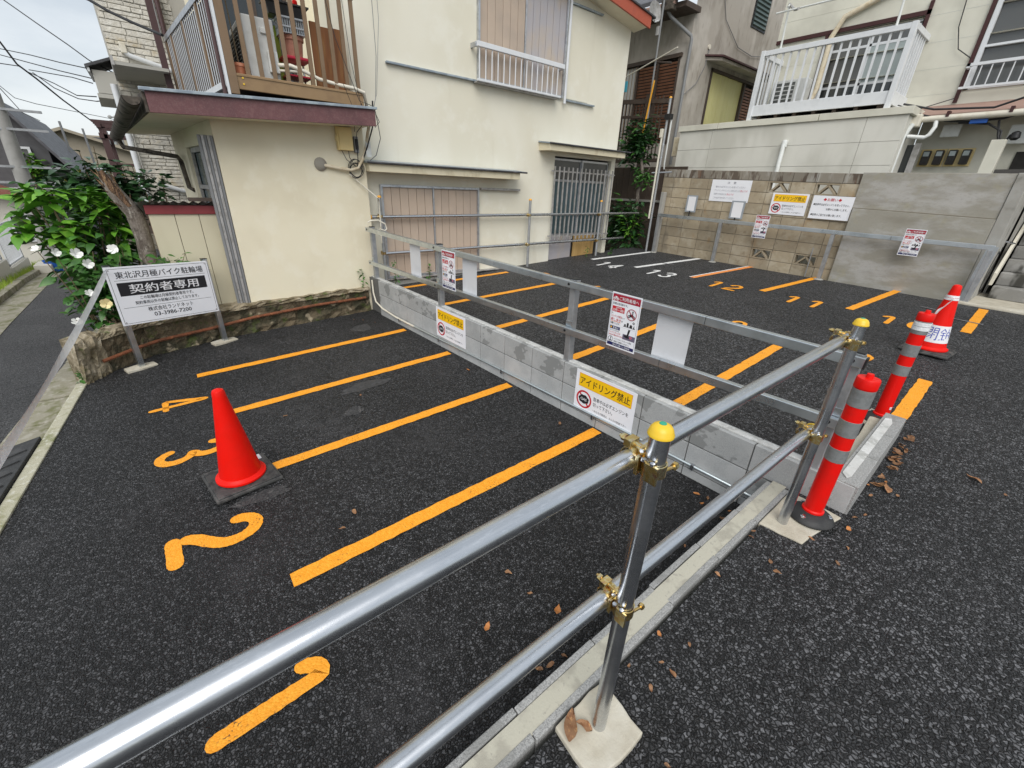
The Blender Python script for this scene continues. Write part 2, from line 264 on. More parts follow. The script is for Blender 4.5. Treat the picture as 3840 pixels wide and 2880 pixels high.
# ---------------------------------------------------------------- mesh helpers
class MB:
    """collects faces, optionally through a (possibly sheared) frame T"""
    def __init__(s, T=None): s.v = []; s.f = []; s.T = T
    def p(s, x, y=None, z=None):
        q = Vector(x) if y is None else Vector((x, y, z))
        s.v.append(s.T @ q if s.T else q); return len(s.v)-1
    def face(s, pts): s.f.append([s.p(q) for q in pts]); return s
    def box(s, x0, x1, y0, y1, z0, z1):
        i = [s.p(x, y, z) for z in (z0, z1) for y in (y0, y1) for x in (x0, x1)]
        for q in ((0, 2, 3, 1), (4, 5, 7, 6), (0, 1, 5, 4), (2, 6, 7, 3), (0, 4, 6, 2), (1, 3, 7, 5)): s.f.append([i[k] for k in q])
        return s
    def bar(s, a, b, w, h, up=(0, 0, 1)):
        a, b = Vector(a), Vector(b); d = (b-a).normalized(); u = Vector(up); x = d.cross(u).normalized(); u = x.cross(d)
        c = [s.p(q + x*sx*w/2 + u*sy*h/2) for q in (a, b) for sx, sy in ((-1, -1), (1, -1), (1, 1), (-1, 1))]
        for q in ((0, 1, 2, 3), (7, 6, 5, 4), (0, 4, 5, 1), (1, 5, 6, 2), (2, 6, 7, 3), (3, 7, 4, 0)): s.f.append([c[k] for k in q])
        return s
    def cyl(s, a, b, r, r2=None, n=14, caps=True):
        return s.tube([a, b], [r, r if r2 is None else r2], n, caps)
    def tube(s, pts, r, n=8, caps=True):
        pts = [Vector(q) for q in pts]; rr = r if isinstance(r, (list, tuple)) else [r]*len(pts)
        rings = []; x = None
        for i, q in enumerate(pts):
            d = (pts[min(i+1, len(pts)-1)] - pts[max(i-1, 0)]).normalized()
            if x is None:
                h = Vector((0, 0, 1)) if abs(d.z) < .9 else Vector((1, 0, 0)); x = d.cross(h).normalized()
            else: x = (x - d*x.dot(d)).normalized()
            y = d.cross(x)
            rings.append([s.p(q + (x*math.cos(2*math.pi*k/n) + y*math.sin(2*math.pi*k/n))*rr[i]) for k in range(n)])
        for A, B in zip(rings, rings[1:]):
            for k in range(n): s.f.append([A[k], A[(k+1) % n], B[(k+1) % n], B[k]])
        if caps: s.f.append(rings[0][::-1]); s.f.append(rings[-1])
        return s
    def lathe(s, c, prof, n=24, ax=None):
        c = Vector(c); rings = []
        for r, z in prof: rings.append([s.p(c + Vector((r*math.cos(2*math.pi*k/n), r*math.sin(2*math.pi*k/n), z))) for k in range(n)])
        for A, B in zip(rings, rings[1:]):
            for k in range(n): s.f.append([A[k], A[(k+1) % n], B[(k+1) % n], B[k]])
        s.f.append(rings[0][::-1]); s.f.append(rings[-1]); return s
    def prism(s, poly, off):
        off = Vector(off); n = len(poly); a = [s.p(Vector(q)) for q in poly]; b = [s.p(Vector(q)+off) for q in poly]
        s.f.append(a[::-1]); s.f.append(b)
        for k in range(n): s.f.append([a[k], a[(k+1) % n], b[(k+1) % n], b[k]])
        return s
    def panel(s, us, vs, holes, depth, fn):
        """wall sheet fn(u,v,d) with rectangular holes (u0,u1,v0,v1) and reveals of the given depth"""
        us = sorted(set(us) | {h[0] for h in holes} | {h[1] for h in holes}); vs = sorted(set(vs) | {h[2] for h in holes} | {h[3] for h in holes})
        for u0, u1 in zip(us, us[1:]):
            for v0, v1 in zip(vs, vs[1:]):
                if any(h[0]-1e-6 <= u0 and u1 <= h[1]+1e-6 and h[2]-1e-6 <= v0 and v1 <= h[3]+1e-6 for h in holes): continue
                s.face([fn(u0, v0, 0), fn(u1, v0, 0), fn(u1, v1, 0), fn(u0, v1, 0)])
        for a, b_, c, d in holes:
            for (p, q) in (((a, c), (b_, c)), ((b_, c), (b_, d)), ((b_, d), (a, d)), ((a, d), (a, c))):
                s.face([fn(*p, 0), fn(*q, 0), fn(*q, depth), fn(*p, depth)])
        return s
WL = {}
def mesh_of(name, mb, org, smooth=True, bevel=0., recalc=True):
    me = bpy.data.meshes.new(name); me.from_pydata([v-org for v in mb.v], [], mb.f)
    bm = bmesh.new(); bm.from_mesh(me)
    if len(mb.v) < 60000: bmesh.ops.remove_doubles(bm, verts=bm.verts, dist=1e-5)
    if recalc: bmesh.ops.recalc_face_normals(bm, faces=bm.faces)
    if bevel: bmesh.ops.bevel(bm, geom=[e for e in bm.edges if e.is_manifold and e.calc_face_angle(0) > .6], offset=bevel, segments=2, affect='EDGES', profile=.6)
    bm.to_mesh(me); bm.free()
    if smooth and not bevel:
        for p in me.polygons: p.use_smooth = True
        me.set_sharp_from_angle(angle=rad(38))
    return me
def setm(me, m):
    me.materials.append(MATS[m])
def tag(o, label, cat, group=None):
    o['label'] = label; o['category'] = cat
    if group: o['group'] = group
    return o
def thing(name, label, cat, loc, group=None):
    o = bpy.data.objects.new(name, None); COL.objects.link(o); o.location = loc; o.empty_display_size = .1
    WL[o.name] = Vector(loc); return tag(o, label, cat, group)
def part(name, mb, m, parent, smooth=True, bevel=0., label=None, kind=None):
    org = WL[parent.name]; me = mesh_of(name, mb, org, smooth, bevel); setm(me, m)
    o = bpy.data.objects.new(name, me); COL.objects.link(o); o.parent = parent; WL[o.name] = org
    if label: o['label'] = label
    if kind: o['kind'] = kind
    return o
def solo(name, mb, m, label, cat, loc, group=None, smooth=True, bevel=0.):
    loc = Vector(loc); me = mesh_of(name, mb, loc, smooth, bevel); setm(me, m)
    o = bpy.data.objects.new(name, me); COL.objects.link(o); o.location = loc; WL[o.name] = loc
    return tag(o, label, cat, group)
def struct(name, mb, m, loc=(0, 0, 0), smooth=False, bevel=0., kind='structure'):
    loc = Vector(loc); me = mesh_of(name, mb, loc, smooth, bevel); setm(me, m)
    o = bpy.data.objects.new(name, me); COL.objects.link(o); o.location = loc; WL[o.name] = loc; o['kind'] = kind
    return o
def sempty(name, loc):
    o = bpy.data.objects.new(name, None); COL.objects.link(o); o.location = loc; WL[o.name] = Vector(loc); o['kind'] = 'structure'; return o
def inst(name, me, parent, loc, rot=None, scale=None):
    o = bpy.data.objects.new(name, me); COL.objects.link(o); o.parent = parent; o.location = Vector(loc)-WL[parent.name]
    if rot is not None: o.rotation_euler = rot
    if scale is not None: o.scale = scale
    WL[o.name] = Vector(loc)
    return o
def shared(name, mb, m, bevel=0., smooth=True):
    me = mesh_of(name, mb, Vector((0, 0, 0)), smooth, bevel); setm(me, m); return me
def rootlink(name, me, loc, label, cat, group=None, rot=None, scale=None):
    o = bpy.data.objects.new(name, me); COL.objects.link(o); o.location = loc; WL[o.name] = Vector(loc)
    if rot is not None: o.rotation_euler = rot
    if scale is not None: o.scale = (scale,)*3 if isinstance(scale, (int, float)) else scale
    return tag(o, label, cat, group)

# ground levels: the road with the upper lot, and the lower lot
def U(x, y): return .085+.045*(y-2.3)-.02*(x+.43)
def Lz(x, y): return -.17-.0205*(x+.83)+.049*(y-2.62)
def dface(x): return 2.63+.059*(x+.636)         # face of the block wall between the two lots
def dtop(x): return .285-.0267*(x+.5)
def bface(x): return 9.15+.05*(x+3)             # face of the wall at the back
# ================================================================ the setting
def sheet(name, pts, zf, m, dz=0., sub=1):
    b = MB(); b.face([(x, y, zf(x, y)+dz) for x, y in pts]); return struct(name, b, m)
LE = lambda x: -1.19-.109*(x+3.39)              # alley-side edge of the lower lot
road = sheet('road', [(-.5, -30), (30, -30), (30, 9.35), (-6.62, 8.98), (-6.62, dface(-6.62)+.05), (-.5, dface(-.5)+.05)], U, 'asphalt_road')
lot = sheet('lower_lot', [(-.6, LE(-.6)), (-.6, dface(-.6)+.04), (-6.36, dface(-6.36)+.04), (-6.36, LE(-6.36))], Lz, 'asphalt_lot')
b = MB(); b.face([(-600, -600, -3.2), (600, -600, -3.2), (600, 600, -3.2), (-600, 600, -3.2)]); struct('terrain', b, 'terrain')
# alley running down between the houses
ST = [(6, -.52), (0, -.40), (-3.4, -.33), (-6, -.285), (-9, -.31), (-13, -.41), (-16, -.56), (-20, -.9), (-28, -1.7), (-45, -3.15)]
def alz(x):
    for (a, za), (c, zc) in zip(ST, ST[1:]):
        if c <= x <= a: return za+(zc-za)*(a-x)/(a-c)
    return ST[-1][1] if x < -45 else ST[0][1]
def aR(x): return LE(x)-.34                     # right edge of the alley asphalt
def aL(x): return -2.38+.012*(x+11)
def strip(mb, xs, f0, f1, zf, dz=0.):
    for a, c in zip(xs, xs[1:]): mb.face([(a, f0(a), zf(a)+dz), (c, f0(c), zf(c)+dz), (c, f1(c), zf(c)+dz), (a, f1(a), zf(a)+dz)])
XS = [6, 3, 0, -2, -3.4, -4.5, -6, -7.5, -9, -11, -13, -15, -18, -22, -26, -35, -45]
b = MB(); strip(b, XS, aR, aL, alz); struct('alley', b, 'asphalt_old')
b = MB(); strip(b, XS, lambda x: LE(x)-.05, lambda x: LE(x)+.35 if x < -6 else LE(x), lambda x: alz(x)-.02); strip(b, XS, lambda x: aL(x)+.01, lambda x: aL(x)-9, alz, -.006); struct('alley_verge', b, 'asphalt_old')
# concrete gutter slabs beside the lot
gut = sempty('gutter', (-6, -1.2, -.3))
x = -2.2
while x > -11:
    ln = .56+rng.uniform(-.02, .02); q = MB(); o = .008
    pts = [(x-o, LE(x)-.085), (x-ln+o, LE(x-ln)-.085), (x-ln+o, aR(x-ln)-.02), (x-o, aR(x)-.02)]
    dz = rng.uniform(-.004, .006); q.prism([(a, c, alz(a)-.06) for a, c in pts], (0, 0, .07+dz)); part('slab', q, 'gutter_concrete', gut, False, .004); x -= ln
b = MB(); strip(b, [-12, -9, -6, -3.4, -2], lambda x: LE(x)-.03, lambda x: aR(x)+.02, lambda x: alz(x)-.015); part('bedding', b, 'joint', gut, False)
# pale kerb along the lot
kerb = sempty('kerb', (-3.5, -1.2, -.3))
x = -.9
while x > -5.9:
    ln = min(.6, x+6.0) if x-.6 < -5.9 else .6
    pts = [(x-.004, LE(x)+.004), (x-.004, LE(x)-.082), (x-ln+.004, LE(x-ln)-.082), (x-ln+.004, LE(x-ln)+.004)]
    q = MB().prism([(a, c, Lz(a, c)-.15) for a, c in pts], (0, 0, .162+rng.uniform(-.003, .004))); part('kerb_stone', q, 'kerb_pale', kerb, False, .008); x -= ln
b = MB(); strip(b, XS, lambda x: aL(x)+.36, lambda x: aL(x)+.005, alz, .006); struct('far_gutter', b, 'gutter_concrete')
# far kerb of the alley with weeds
fk = sempty('far_kerb', (-12, -2.4, -.6))
x = -8.0
while x > -19:
    q = MB(); z0 = alz(x-.3); y0 = aL(x-.3)
    q.prism([(x-.01, aL(x), alz(x)-.1), (x-.6, aL(x-.6), alz(x-.6)-.1), (x-.6, aL(x-.6)-.13, alz(x-.6)-.1), (x-.01, aL(x)-.13, alz(x)-.1)], (0, 0, .2)); part('kerb_stone', q, 'gutter_concrete', fk, False, .012); x -= .62
# ---------------------------------------------------------------- painted markings
def jag(a, c, n, am, r):
    a, c = Vector(a), Vector(c); d = c-a; nn = Vector((-d.y, d.x)).normalized()
    return [a+d*(k/n)+nn*r.uniform(-am, am) for k in range(n+1)]
def stripe(x0, y0, x1, y1, wd, zf, m, par, dz=.004):
    d = (Vector((x1, y1))-Vector((x0, y0))); nn = Vector((d.y, -d.x)).normalized()*wd/2; n = max(6, int(d.length/.05))
    A = jag(Vector((x0, y0))-nn, Vector((x1, y1))-nn, n, .004, rng); B = jag(Vector((x0, y0))+nn, Vector((x1, y1))+nn, n, .004, rng)
    q = MB()
    for k in range(n): q.face([(p.x, p.y, zf(p.x, p.y)+dz) for p in (A[k], A[k+1], B[k+1], B[k])])
    return part('stripe', q, m, par, False)
for x0, y0, x1, y1 in ((-5.2, -.05, -5.18, 2.31), (-4.15, .06, -4.135, 2.385), (-3.075, .2, -3.045, 2.45), (-1.96, .115, -1.93, 2.53)): stripe(x0, y0, x1, y1, .1, Lz, 'paint_orange', lot)
for x0, y0, x1, y1 in ((-1.52, 2.86, -1.58, 5.19), (-2.7, 2.8, -2.79, 5.2), (-3.88, 2.7, -3.94, 5.12), (-5.09, 2.72, -5.04, 4.95), (-6.24, 2.66, -6.16, 4.82), (-.34, 4.1, -.37, 5.25)): stripe(x0, y0, x1, y1, .1, U, 'paint_orange', road)
for x0, y0, x1, y1, m in ((-6.08, 7.0, -5.89, 8.84, 'paint_white'), (-5.05, 7.1, -4.8, 9.0, 'paint_white'), (-3.93, 7.24, -3.74, 9.08, 'paint_red_orange'), (-2.75, 7.31, -2.58, 9.12, 'paint_orange'), (-1.57, 7.3, -1.44, 9.16, 'paint_orange'), (-.385, 7.34, -.405, 8.88, 'paint_orange')): stripe(x0, y0, x1, y1, .1, U, m, road)
stripe(-3.975, 7.24, -3.79, 9.07, .03, U, 'paint_white', road, .0075)
def arc(cx, cy, rx, ry, a0, a1, n=12): return [(cx+rx*math.cos(rad(a0+(a1-a0)*k/n)), cy+ry*math.sin(rad(a0+(a1-a0)*k/n))) for k in range(n+1)]
DIG = {'1': [[(.18, .80), (.36, .92), (.52, .95), (.6, .90), (.62, .7), (.63, .4), (.64, .02)]],
       '2': [arc(.5, .72, .40, .23, 172, 22), arc(.5, .70, .41, .26, 14, -48, 6)+[(.55, .40), (.30, .30), (.14, .19)], [(.06, .05), (.95, .06)]],
       '3': [arc(.47, .74, .4, .22, 160, -80), arc(.47, .27, .43, .23, 85, -160)],
       '4': [[(.62, .95), (.08, .34), (.08, .3)], [(.1, .27), (.95, .27)], [(.66, .93), (.66, .04)]],
       '5': [[(.85, .93), (.2, .93), (.17, .55)], arc(.48, .3, .4, .26, 130, -160)],
       '6': [arc(.5, .28, .4, .25, 0, 360, 20), [(.12, .35), (.3, .7), (.62, .95)]],
       '7': [[(.1, .93), (.9, .93), (.45, .05)]],
       '8': [arc(.5, .72, .34, .22, 0, 360, 20), arc(.5, .27, .42, .24, 0, 360, 20)],
       '9': [arc(.5, .7, .38, .25, 0, 360, 20), [(.88, .66), (.72, .3), (.4, .05)]],
       '0': [arc(.5, .5, .42, .43, 100, 260, 14), arc(.5, .5, .42, .43, -80, 80, 14)]}
def number(s, x, y, wd, ht, lw, zf, m, par, ux=1, uy=1, gap=.12, label=None):
    q = MB()
    for i, ch in enumerate(s):
        for st in DIG[ch]:
            P = [Vector(((x+ux*(i*(wd+gap)+u*wd)), y+uy*v*ht)) for u, v in st]
            Q = []; closed = (P[0]-P[-1]).length < 1e-4; E = [P[-2] if closed else P[0]*2-P[1]]+P+[P[1] if closed else P[-1]*2-P[-2]]
            for k in range(1, len(E)-2):
                p0, p1, p2, p3 = E[k-1:k+3]; n = max(2, int((p2-p1).length/.018))
                Q += [.5*(2*p1+(p2-p0)*t_+(2*p0-5*p1+4*p2-p3)*t_*t_+(3*p1-p0-3*p2+p3)*t_**3) for t_ in [j/n for j in range(n)]]
            Q.append(P[-1]); Lf, Rt = [], []
            if not closed:
                for e_ in (Q[0], Q[-1]): q.face([(e_.x+lw*.485*math.cos(.5236*j), e_.y+lw*.485*math.sin(.5236*j), zf(e_.x, e_.y)+.0036+.0006*i) for j in range(12)])
            for k, a in enumerate(Q):
                d = (Q[min(k+1, len(Q)-1)]-Q[max(k-1, 0)])
                if d.length < 1e-6: continue
                nn = Vector((-d.y, d.x)).normalized(); e = .55 if k in (0, len(Q)-1) else 1.; h = lw/2+rng.uniform(-.0025, .0025)
                Lf.append(a+nn*h); Rt.append(a-nn*h)
            for k in range(len(Lf)-1): q.face([(p.x, p.y, zf(p.x, p.y)+.004+.0006*i) for p in (Lf[k], Lf[k+1], Rt[k+1], Rt[k])])
    return part('number', q, m, par, False, label='painted stall number '+s)
number('1', -1.50, -.31, .2, .44, .07, Lz, 'paint_orange', lot); number('2', -2.67, -.40, .22, .47, .078, Lz, 'paint_orange', lot)
number('3', -3.75, -.43, .2, .45, .066, Lz, 'paint_orange', lot); number('4', -4.72, -.46, .2, .45, .05, Lz, 'paint_orange', lot)
for i, (s, x, y) in enumerate((('5', -5.75, 4.92), ('6', -4.6, 5.0), ('7', -3.45, 4.9), ('8', -2.3, 5.12), ('9', -1.02, 5.14))): number(s, x, y, .2, .42, .05, U, 'paint_orange', road)
for s, x, y, m in (('14', -5.74, 6.64, 'paint_white'), ('13', -4.7, 6.84, 'paint_white'), ('12', -3.53, 6.92, 'paint_orange'), ('11', -2.36, 6.98, 'paint_orange'), ('10', -1.2, 6.97, 'paint_orange')): number(s, x, y, .19, .42, .055, U, m, road)
mat('patch', (.042, .041, .043), .62, 0, [((.065, .064, .066), 9, .5, .7), ((.028, .028, .029), 30, .45, .65)], .3, 120, .002)
mat('dusty_mark', (.05, .049, .049), .85, 0, [((.10, .097, .094), 20, .5, .68), ((.022, .022, .023), 75, .42, .58)], .6, 130, .004)
def blot(cx, cy, rx, ry, rot, m, zf, par, seed, am=.3):
    r = random.Random(seed); P = []; ph = [r.uniform(0, 6) for _ in range(4)]
    for k in range(40):
        a = 2*math.pi*k/40; rr = 1+am*(.5*math.sin(2*a+ph[0])+.35*math.sin(3*a+ph[1])+.25*math.sin(7*a+ph[2])+.15*math.sin(13*a+ph[3])); u, v = rx*rr*math.cos(a), ry*rr*math.sin(a)
        X, Y = cx+u*math.cos(rot)-v*math.sin(rot), cy+u*math.sin(rot)+v*math.cos(rot); P.append((X, Y, zf(X, Y)+.0022))
    q = MB(); q.face(P); return part('patch', q, m, par, False)
blot(-3.92, 1.28, .08, .27, .1, 'patch', Lz, lot, 1); blot(-3.5, 1.0, .06, .11, .4, 'dusty_mark', Lz, lot, 4, .4); blot(-2.78, .12, .05, .2, -.06, 'dusty_mark', Lz, lot, 8, .3); blot(-5.6, 1.86, .12, .16, .2, 'dusty_mark', Lz, lot, 7)
mat('scuff', (.20, .195, .20), .8, 0, [((.12, .12, .125), 14, .45, .65)])
for x0, y0, x1, y1 in ((-4.98, 7.9, -4.74, 7.94), (-.98, 8.3, -.82, 8.28), (-.66, 7.95, -.3, 7.92)): stripe(x0, y0, x1, y1, .035, U, 'scuff', road, .0078)
# concrete strip at the back right by the stairs
b = MB(); b.prism([(-.72, 8.98, U(-.72, 8.98)-.2), (2.5, 9.0, U(2.5, 9)-.2), (2.5, 10.6, U(2.5, 9)-.2), (-.72, 10.6, U(-.72, 9)-.2)], (0, 0, .235)); struct('concrete_strip', b, 'pad_concrete', (0, 9, .3), bevel=.02)

# ================================================================ block walls
SH = Matrix(((1, 0, 0, 0), (.059, 1, 0, 0), (-.0267, 0, 1, 0), (0, 0, 0, 1)))       # courses run with the slope
div = thing('block_wall', 'low grey concrete block wall dividing the two parking areas', 'wall', (-3.3, dface(-3.3)+.06, Lz(-3.3, 2.5)))
def blockmesh(ln, ht, th, m, bv=.004): return shared('block', MB(SH).box(-ln/2, ln/2, -th/2, th/2, -ht/2, ht/2), m, bv, False)
BL = blockmesh(.394, .192, .12, 'block', .003); BL2 = blockmesh(.394, .192, .12, 'block_plain', .003)
for row in range(3):
    for k in range(14):
        x1 = -.773-.402*(k-1); x0 = x1-.402
        if k == 0: x0, x1 = -.773, -.245
        if x0 < -6.3: x0 = -6.3
        xc = (x0+x1)/2; zc = dtop(xc)-.1-.2*row; me = (BL if row == 0 else BL2)
        if k == 0 or k == 13: me = blockmesh(x1-x0-.008, .192, .12, 'block', .003)
        inst('block', me, div, (xc, dface(xc)+.06, zc))
b = MB(SH).box(-6.295, -.25, .008, .112, -.5, -.006); b.v = [v+Vector((0, dface(0), dtop(0))) for v in b.v]; part('mortar_joint', b, 'joint', div, False)
b = MB(SH).box(-6.28, -.40, .034, .092, -.004, .006); b.v = [v+Vector((0, dface(0), dtop(0))) for v in b.v]; part('mortar_fill', b, 'mortar', div, False, .003)
# conduit along its foot
ch = lambda x: dtop(x)-.4
pts = [(-6.17, dface(-6.17)-.012, dtop(-6.17)-.03), (-6.16, dface(-6.16)-.014, .22), (-6.1, dface(-6.1)-.016, .1), (-5.9, dface(-5.9)-.014, .035), (-5.5, dface(-5.5)-.014, .0), (-5.0, dface(-5)-.013, -.01)]
cond = thing('conduit', 'thin galvanised conduit pipe running along the foot of the block wall', 'pipe', (-3, dface(-3)-.012, -.05))
part('pipe', MB().tube(pts[-1:]+[(-1.8, dface(-1.8)-.013, -.037), (-.66, dface(-.66)-.013, -.065), (-.6, dface(-.6)-.03, -.13), (-.6, dface(-.6)-.04, -.2)], .011, 10), 'conduit', cond)
part('hose', MB().tube(pts, .012, 8), 'pvc_cream', cond)
for x in (-5.4, -4.4, -3.2, -2.0, -1.1): part('clip', MB().box(x-.012, x+.012, dface(x)-.027, dface(x)-.001, -.065-.01*(x+3), -.02-.01*(x+3)), 'steel', cond, bevel=.003)
# return along the road
SR = Matrix(((1, -.03, 0, 0), (0, 1, 0, 0), (0, .012, 1, 0), (0, 0, 0, 1)))
ret = thing('kerb_wall', 'single course of grey blocks beside the road at the end of the dividing wall', 'wall', (-.31, 3.3, .1))
for k in range(3):
    y0 = 2.655+.41*k; o = inst('block', shared('block', MB(SR).box(-.06, .06, -.203, .203, -.1, .1), 'block_side', .004, False), ret, (-.30-.03*(y0-2.6), y0+.205, .186+.012*(y0-2.6)))
b = MB(); b.prism([(-.335+dx-.03*(y-2.6), y, .285+.012*(y-2.6)) for dx, y in ((0, 2.74), (.03, 2.7), (.045, 2.74), (.05, 3.7), (.03, 3.78), (0, 3.75))], (0, 0, .006)); part('mortar_fill', b, 'mortar', ret, False)
b = MB(); b.prism([(-.39-.03*(y-2.6)+dx, y, U(-.4, y)-.02) for dx, y in ((0, 2.7), (-.03, 3.0), (-.02, 3.5), (-.04, 3.85), (.05, 3.85), (.05, 2.7))], (0, 0, .12)); part('haunch', b, 'pad_concrete', ret, False, .02)
# retaining blocks between the road and the lower lot, filled flush with mortar
fr = thing('retaining_wall', 'mortar filled block wall edge between the road and the lower lot', 'wall', (-.575, 1, -.2))
for row in range(2):
    for k in range(12):
        y1 = 2.585-.4*k; q = MB(); dz = U(-.575, y1-.2)+.012-.195*row
        for a, c in ((-.638, -.612), (-.541, -.514)):
            if row == 0: q.box(a, c, y1-.396, y1, -.18, .0)
        if row == 0: q.box(-.612, -.541, y1-.396, y1, -.18, -.02)
        else: q.box(-.638, -.514, y1-.396, y1, -.18, 0)
        q.v = [v+Vector((-.004*(k % 3), 0, dz+.045*(v.y-(y1-.2)))) for v in q.v]; part('block', q, 'block_side', fr, False, .004)
b = MB(); ys = [2.62-.1*k for k in range(50)]
for a, c in zip(ys, ys[1:]): b.face([(-.614, a, U(-.575, a)+.009), (-.539, a, U(-.575, a)+.009), (-.539, c, U(-.575, c)+.009), (-.614, c, U(-.575, c)+.009)])
part('mortar_fill', b, 'mortar_tan', fr, False)
# ---------------------------------------------------------------- back wall
bw = thing('boundary_wall', 'stained tan concrete block wall at the back of the upper lot', 'wall', (-4.2, 9.2, .4))
SB = Matrix(((1, 0, 0, 0), (.05, 1, 0, 0), (-.024, 0, 1, 0), (0, 0, 0, 1)))
def btop(x): return 2.155-.024*(x+3.83)
rows = [(.0, .158)]+[(.158+.1965*k, .158+.1965*(k+1)) for k in range(8)]
JX = [-6.02, -5.76, -5.375, -4.99, -4.605, -4.22, -3.84, -3.455, -3.07, -2.69, -2.405]
bm_cache = {}
for ri, (r0, r1) in enumerate(rows):
    for a, c in zip(JX, JX[1:]):
        if (ri in (1, 7)) and abs(a+3.84) < .01 or (ri in (1, 7)) and abs(a+3.07) < .01: continue
        key = (round(c-a, 3), round(r1-r0, 3), ri == 0)
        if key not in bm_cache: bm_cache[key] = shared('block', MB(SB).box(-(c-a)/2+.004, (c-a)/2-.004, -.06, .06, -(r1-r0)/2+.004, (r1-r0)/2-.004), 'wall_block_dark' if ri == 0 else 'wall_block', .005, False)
        xc = (a+c)/2; inst('block', bm_cache[key], bw, (xc, bface(xc)+.06+rng.uniform(-.003, .003), btop(xc)-(r0+r1)/2))
b = MB(SB)
for r0, r1, xa, xb in ((.01, .16, -6.0, -2.42), (.36, 1.335, -6.0, -2.42), (1.535, 1.74, -6.0, -2.42), (.16, .36, -6.0, -3.84), (.16, .36, -3.455, -3.07), (.16, .36, -2.69, -2.42), (1.335, 1.535, -6.0, -3.84), (1.335, 1.535, -3.455, -3.07), (1.335, 1.535, -2.69, -2.42)): b.box(xa, xb, .012, .108, -r1, -r0)
b.v = [v+Vector((0, bface(0), btop(0))) for v in b.v]; part('mortar_joint', b, 'wall_joint', bw, False)
for ri in (1, 7):
    r0, r1 = rows[ri]
    for a in (-3.84, -3.07):
        T = Matrix.Translation((a, bface(a), btop(a)-r1)) @ SB; c = .385; h = r1-r0; q = MB(T)
        q.box(.004, c-.004, 0, .12, .003, .026); q.box(.004, c-.004, 0, .12, h-.026, h-.003); q.box(.004, .03, 0, .12, .026, h-.026); q.box(c-.03, c-.004, 0, .12, .026, h-.026)
        ap = (c*.5, h-.03)
        for x0, x1 in ((.045, .085), (c-.085, c-.045)): q.prism([(x0, .002, .024), (x1, .002, .024), (ap[0]+(.012 if x1 > .2 else .03), .002, ap[1]), (ap[0]-(.03 if x1 > .2 else .012), .002, ap[1])], (0, .112, 0))
        part('pierced_block', q, 'wall_block', bw, False, .003)
# rendered slab part of the wall
T = SB.copy()
b = MB()
def slab_pt(u, v, d): return (u, bface(u)-.03+d, v)
for (xa, xb, za, zb, zc, zd, dd) in ((-2.415, -.735, .33, .33, 1.60, 1.54, -.03), (-2.44, -.735, 1.60, 1.54, 2.135, 2.118, 0.)):
    b.prism([(xa, bface(xa)-.03+dd, za), (xb, bface(xb)-.03+dd, zb), (xb, bface(xb)-.03+dd, zd), (xa, bface(xa)-.03+dd, zc)], (0, .2, 0))
part('slab', b, 'slab', bw, False, .006)
b = MB().box(-.732, -.6, bface(-.7)-.05, bface(-.7)+1.5, .3, 2.125); part('pilaster', b, 'slab_grey', bw, False, .008)
part('seam', MB().prism([(-2.43, bface(-2.43)-.034, 1.604), (-.74, bface(-.74)-.034, 1.544), (-.74, bface(-.74)-.034, 1.554), (-2.43, bface(-2.43)-.034, 1.614)], (0, .01, 0)), 'wall_joint', bw, False)
# old broken concrete base under the house extension
def rough_wall(A, B, back, z0f, z1f, n=30, m=7, am=.02, seed=3):
    """rough front face from A to B with a broken top, thickness along back"""
    r = random.Random(seed); q = MB(); A, B, bk = Vector(A), Vector(B), Vector(back); nn = -bk.normalized(); G = []
    for k in range(n+1):
        p = A+(B-A)*(k/n); jt = r.uniform(-am, am); col = []
        for j in range(m+1):
            z = z0f(p.x, p.y)+(z1f(p.x, p.y)+jt-z0f(p.x, p.y))*(j/m); o = nn*r.uniform(-am, am)*(1.3 if j in (2, 3) else 1)
            col.append(q.p(p.x+o.x, p.y+o.y, z))
        col.append(q.p(p.x+bk.x*.5+r.uniform(-am, am), p.y+bk.y*.5, z1f(p.x, p.y)+jt*.5)); col.append(q.p(p.x+bk.x, p.y+bk.y, z1f(p.x, p.y))); col.append(q.p(p.x+bk.x, p.y+bk.y, z0f(p.x, p.y)))
        G.append(col)
    for a, c in zip(G, G[1:]):
        for j in range(len(a)-1): q.f.append([a[j], c[j], c[j+1], a[j+1]])
    q.f.append(G[0]); q.f.append(G[-1][::-1]); return q
ob = thing('concrete_footing', 'mossy broken old concrete footing behind the parking sign', 'footing', (-6.2, .6, -.2))
FP = [(-5.86, -.77), (-6.13, -.40), (-6.27, .3), (-6.28, 1.2), (-6.29, 2.27)]
for i, (A, B) in enumerate(zip(FP, FP[1:])):
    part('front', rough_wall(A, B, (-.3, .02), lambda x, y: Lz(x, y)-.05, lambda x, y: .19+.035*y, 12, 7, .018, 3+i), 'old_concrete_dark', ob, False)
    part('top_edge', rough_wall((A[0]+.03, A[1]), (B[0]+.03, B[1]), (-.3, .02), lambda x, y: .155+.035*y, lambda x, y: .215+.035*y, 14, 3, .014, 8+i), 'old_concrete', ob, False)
part('broken_end', rough_wall((-5.62, -.93), (-5.87, -.74), (-.3, -.12), lambda x, y: Lz(x, y)-.05, lambda x, y: .17, 10, 6, .03, 9), 'old_concrete', ob, False)
solo('rusty_pipe', MB().tube([(-5.80, -.78, -.08), (-6.0, -.5, -.05), (-6.12, -.3, -.035), (-6.2, .2, .0), (-6.24, .7, .06), (-6.25, 1.5, .12), (-6.25, 2.2, .14)], .019, 8), 'rust_pipe', 'rusty old pipe lying along the mossy concrete footing', 'pipe', (-6.1, .5, .0))
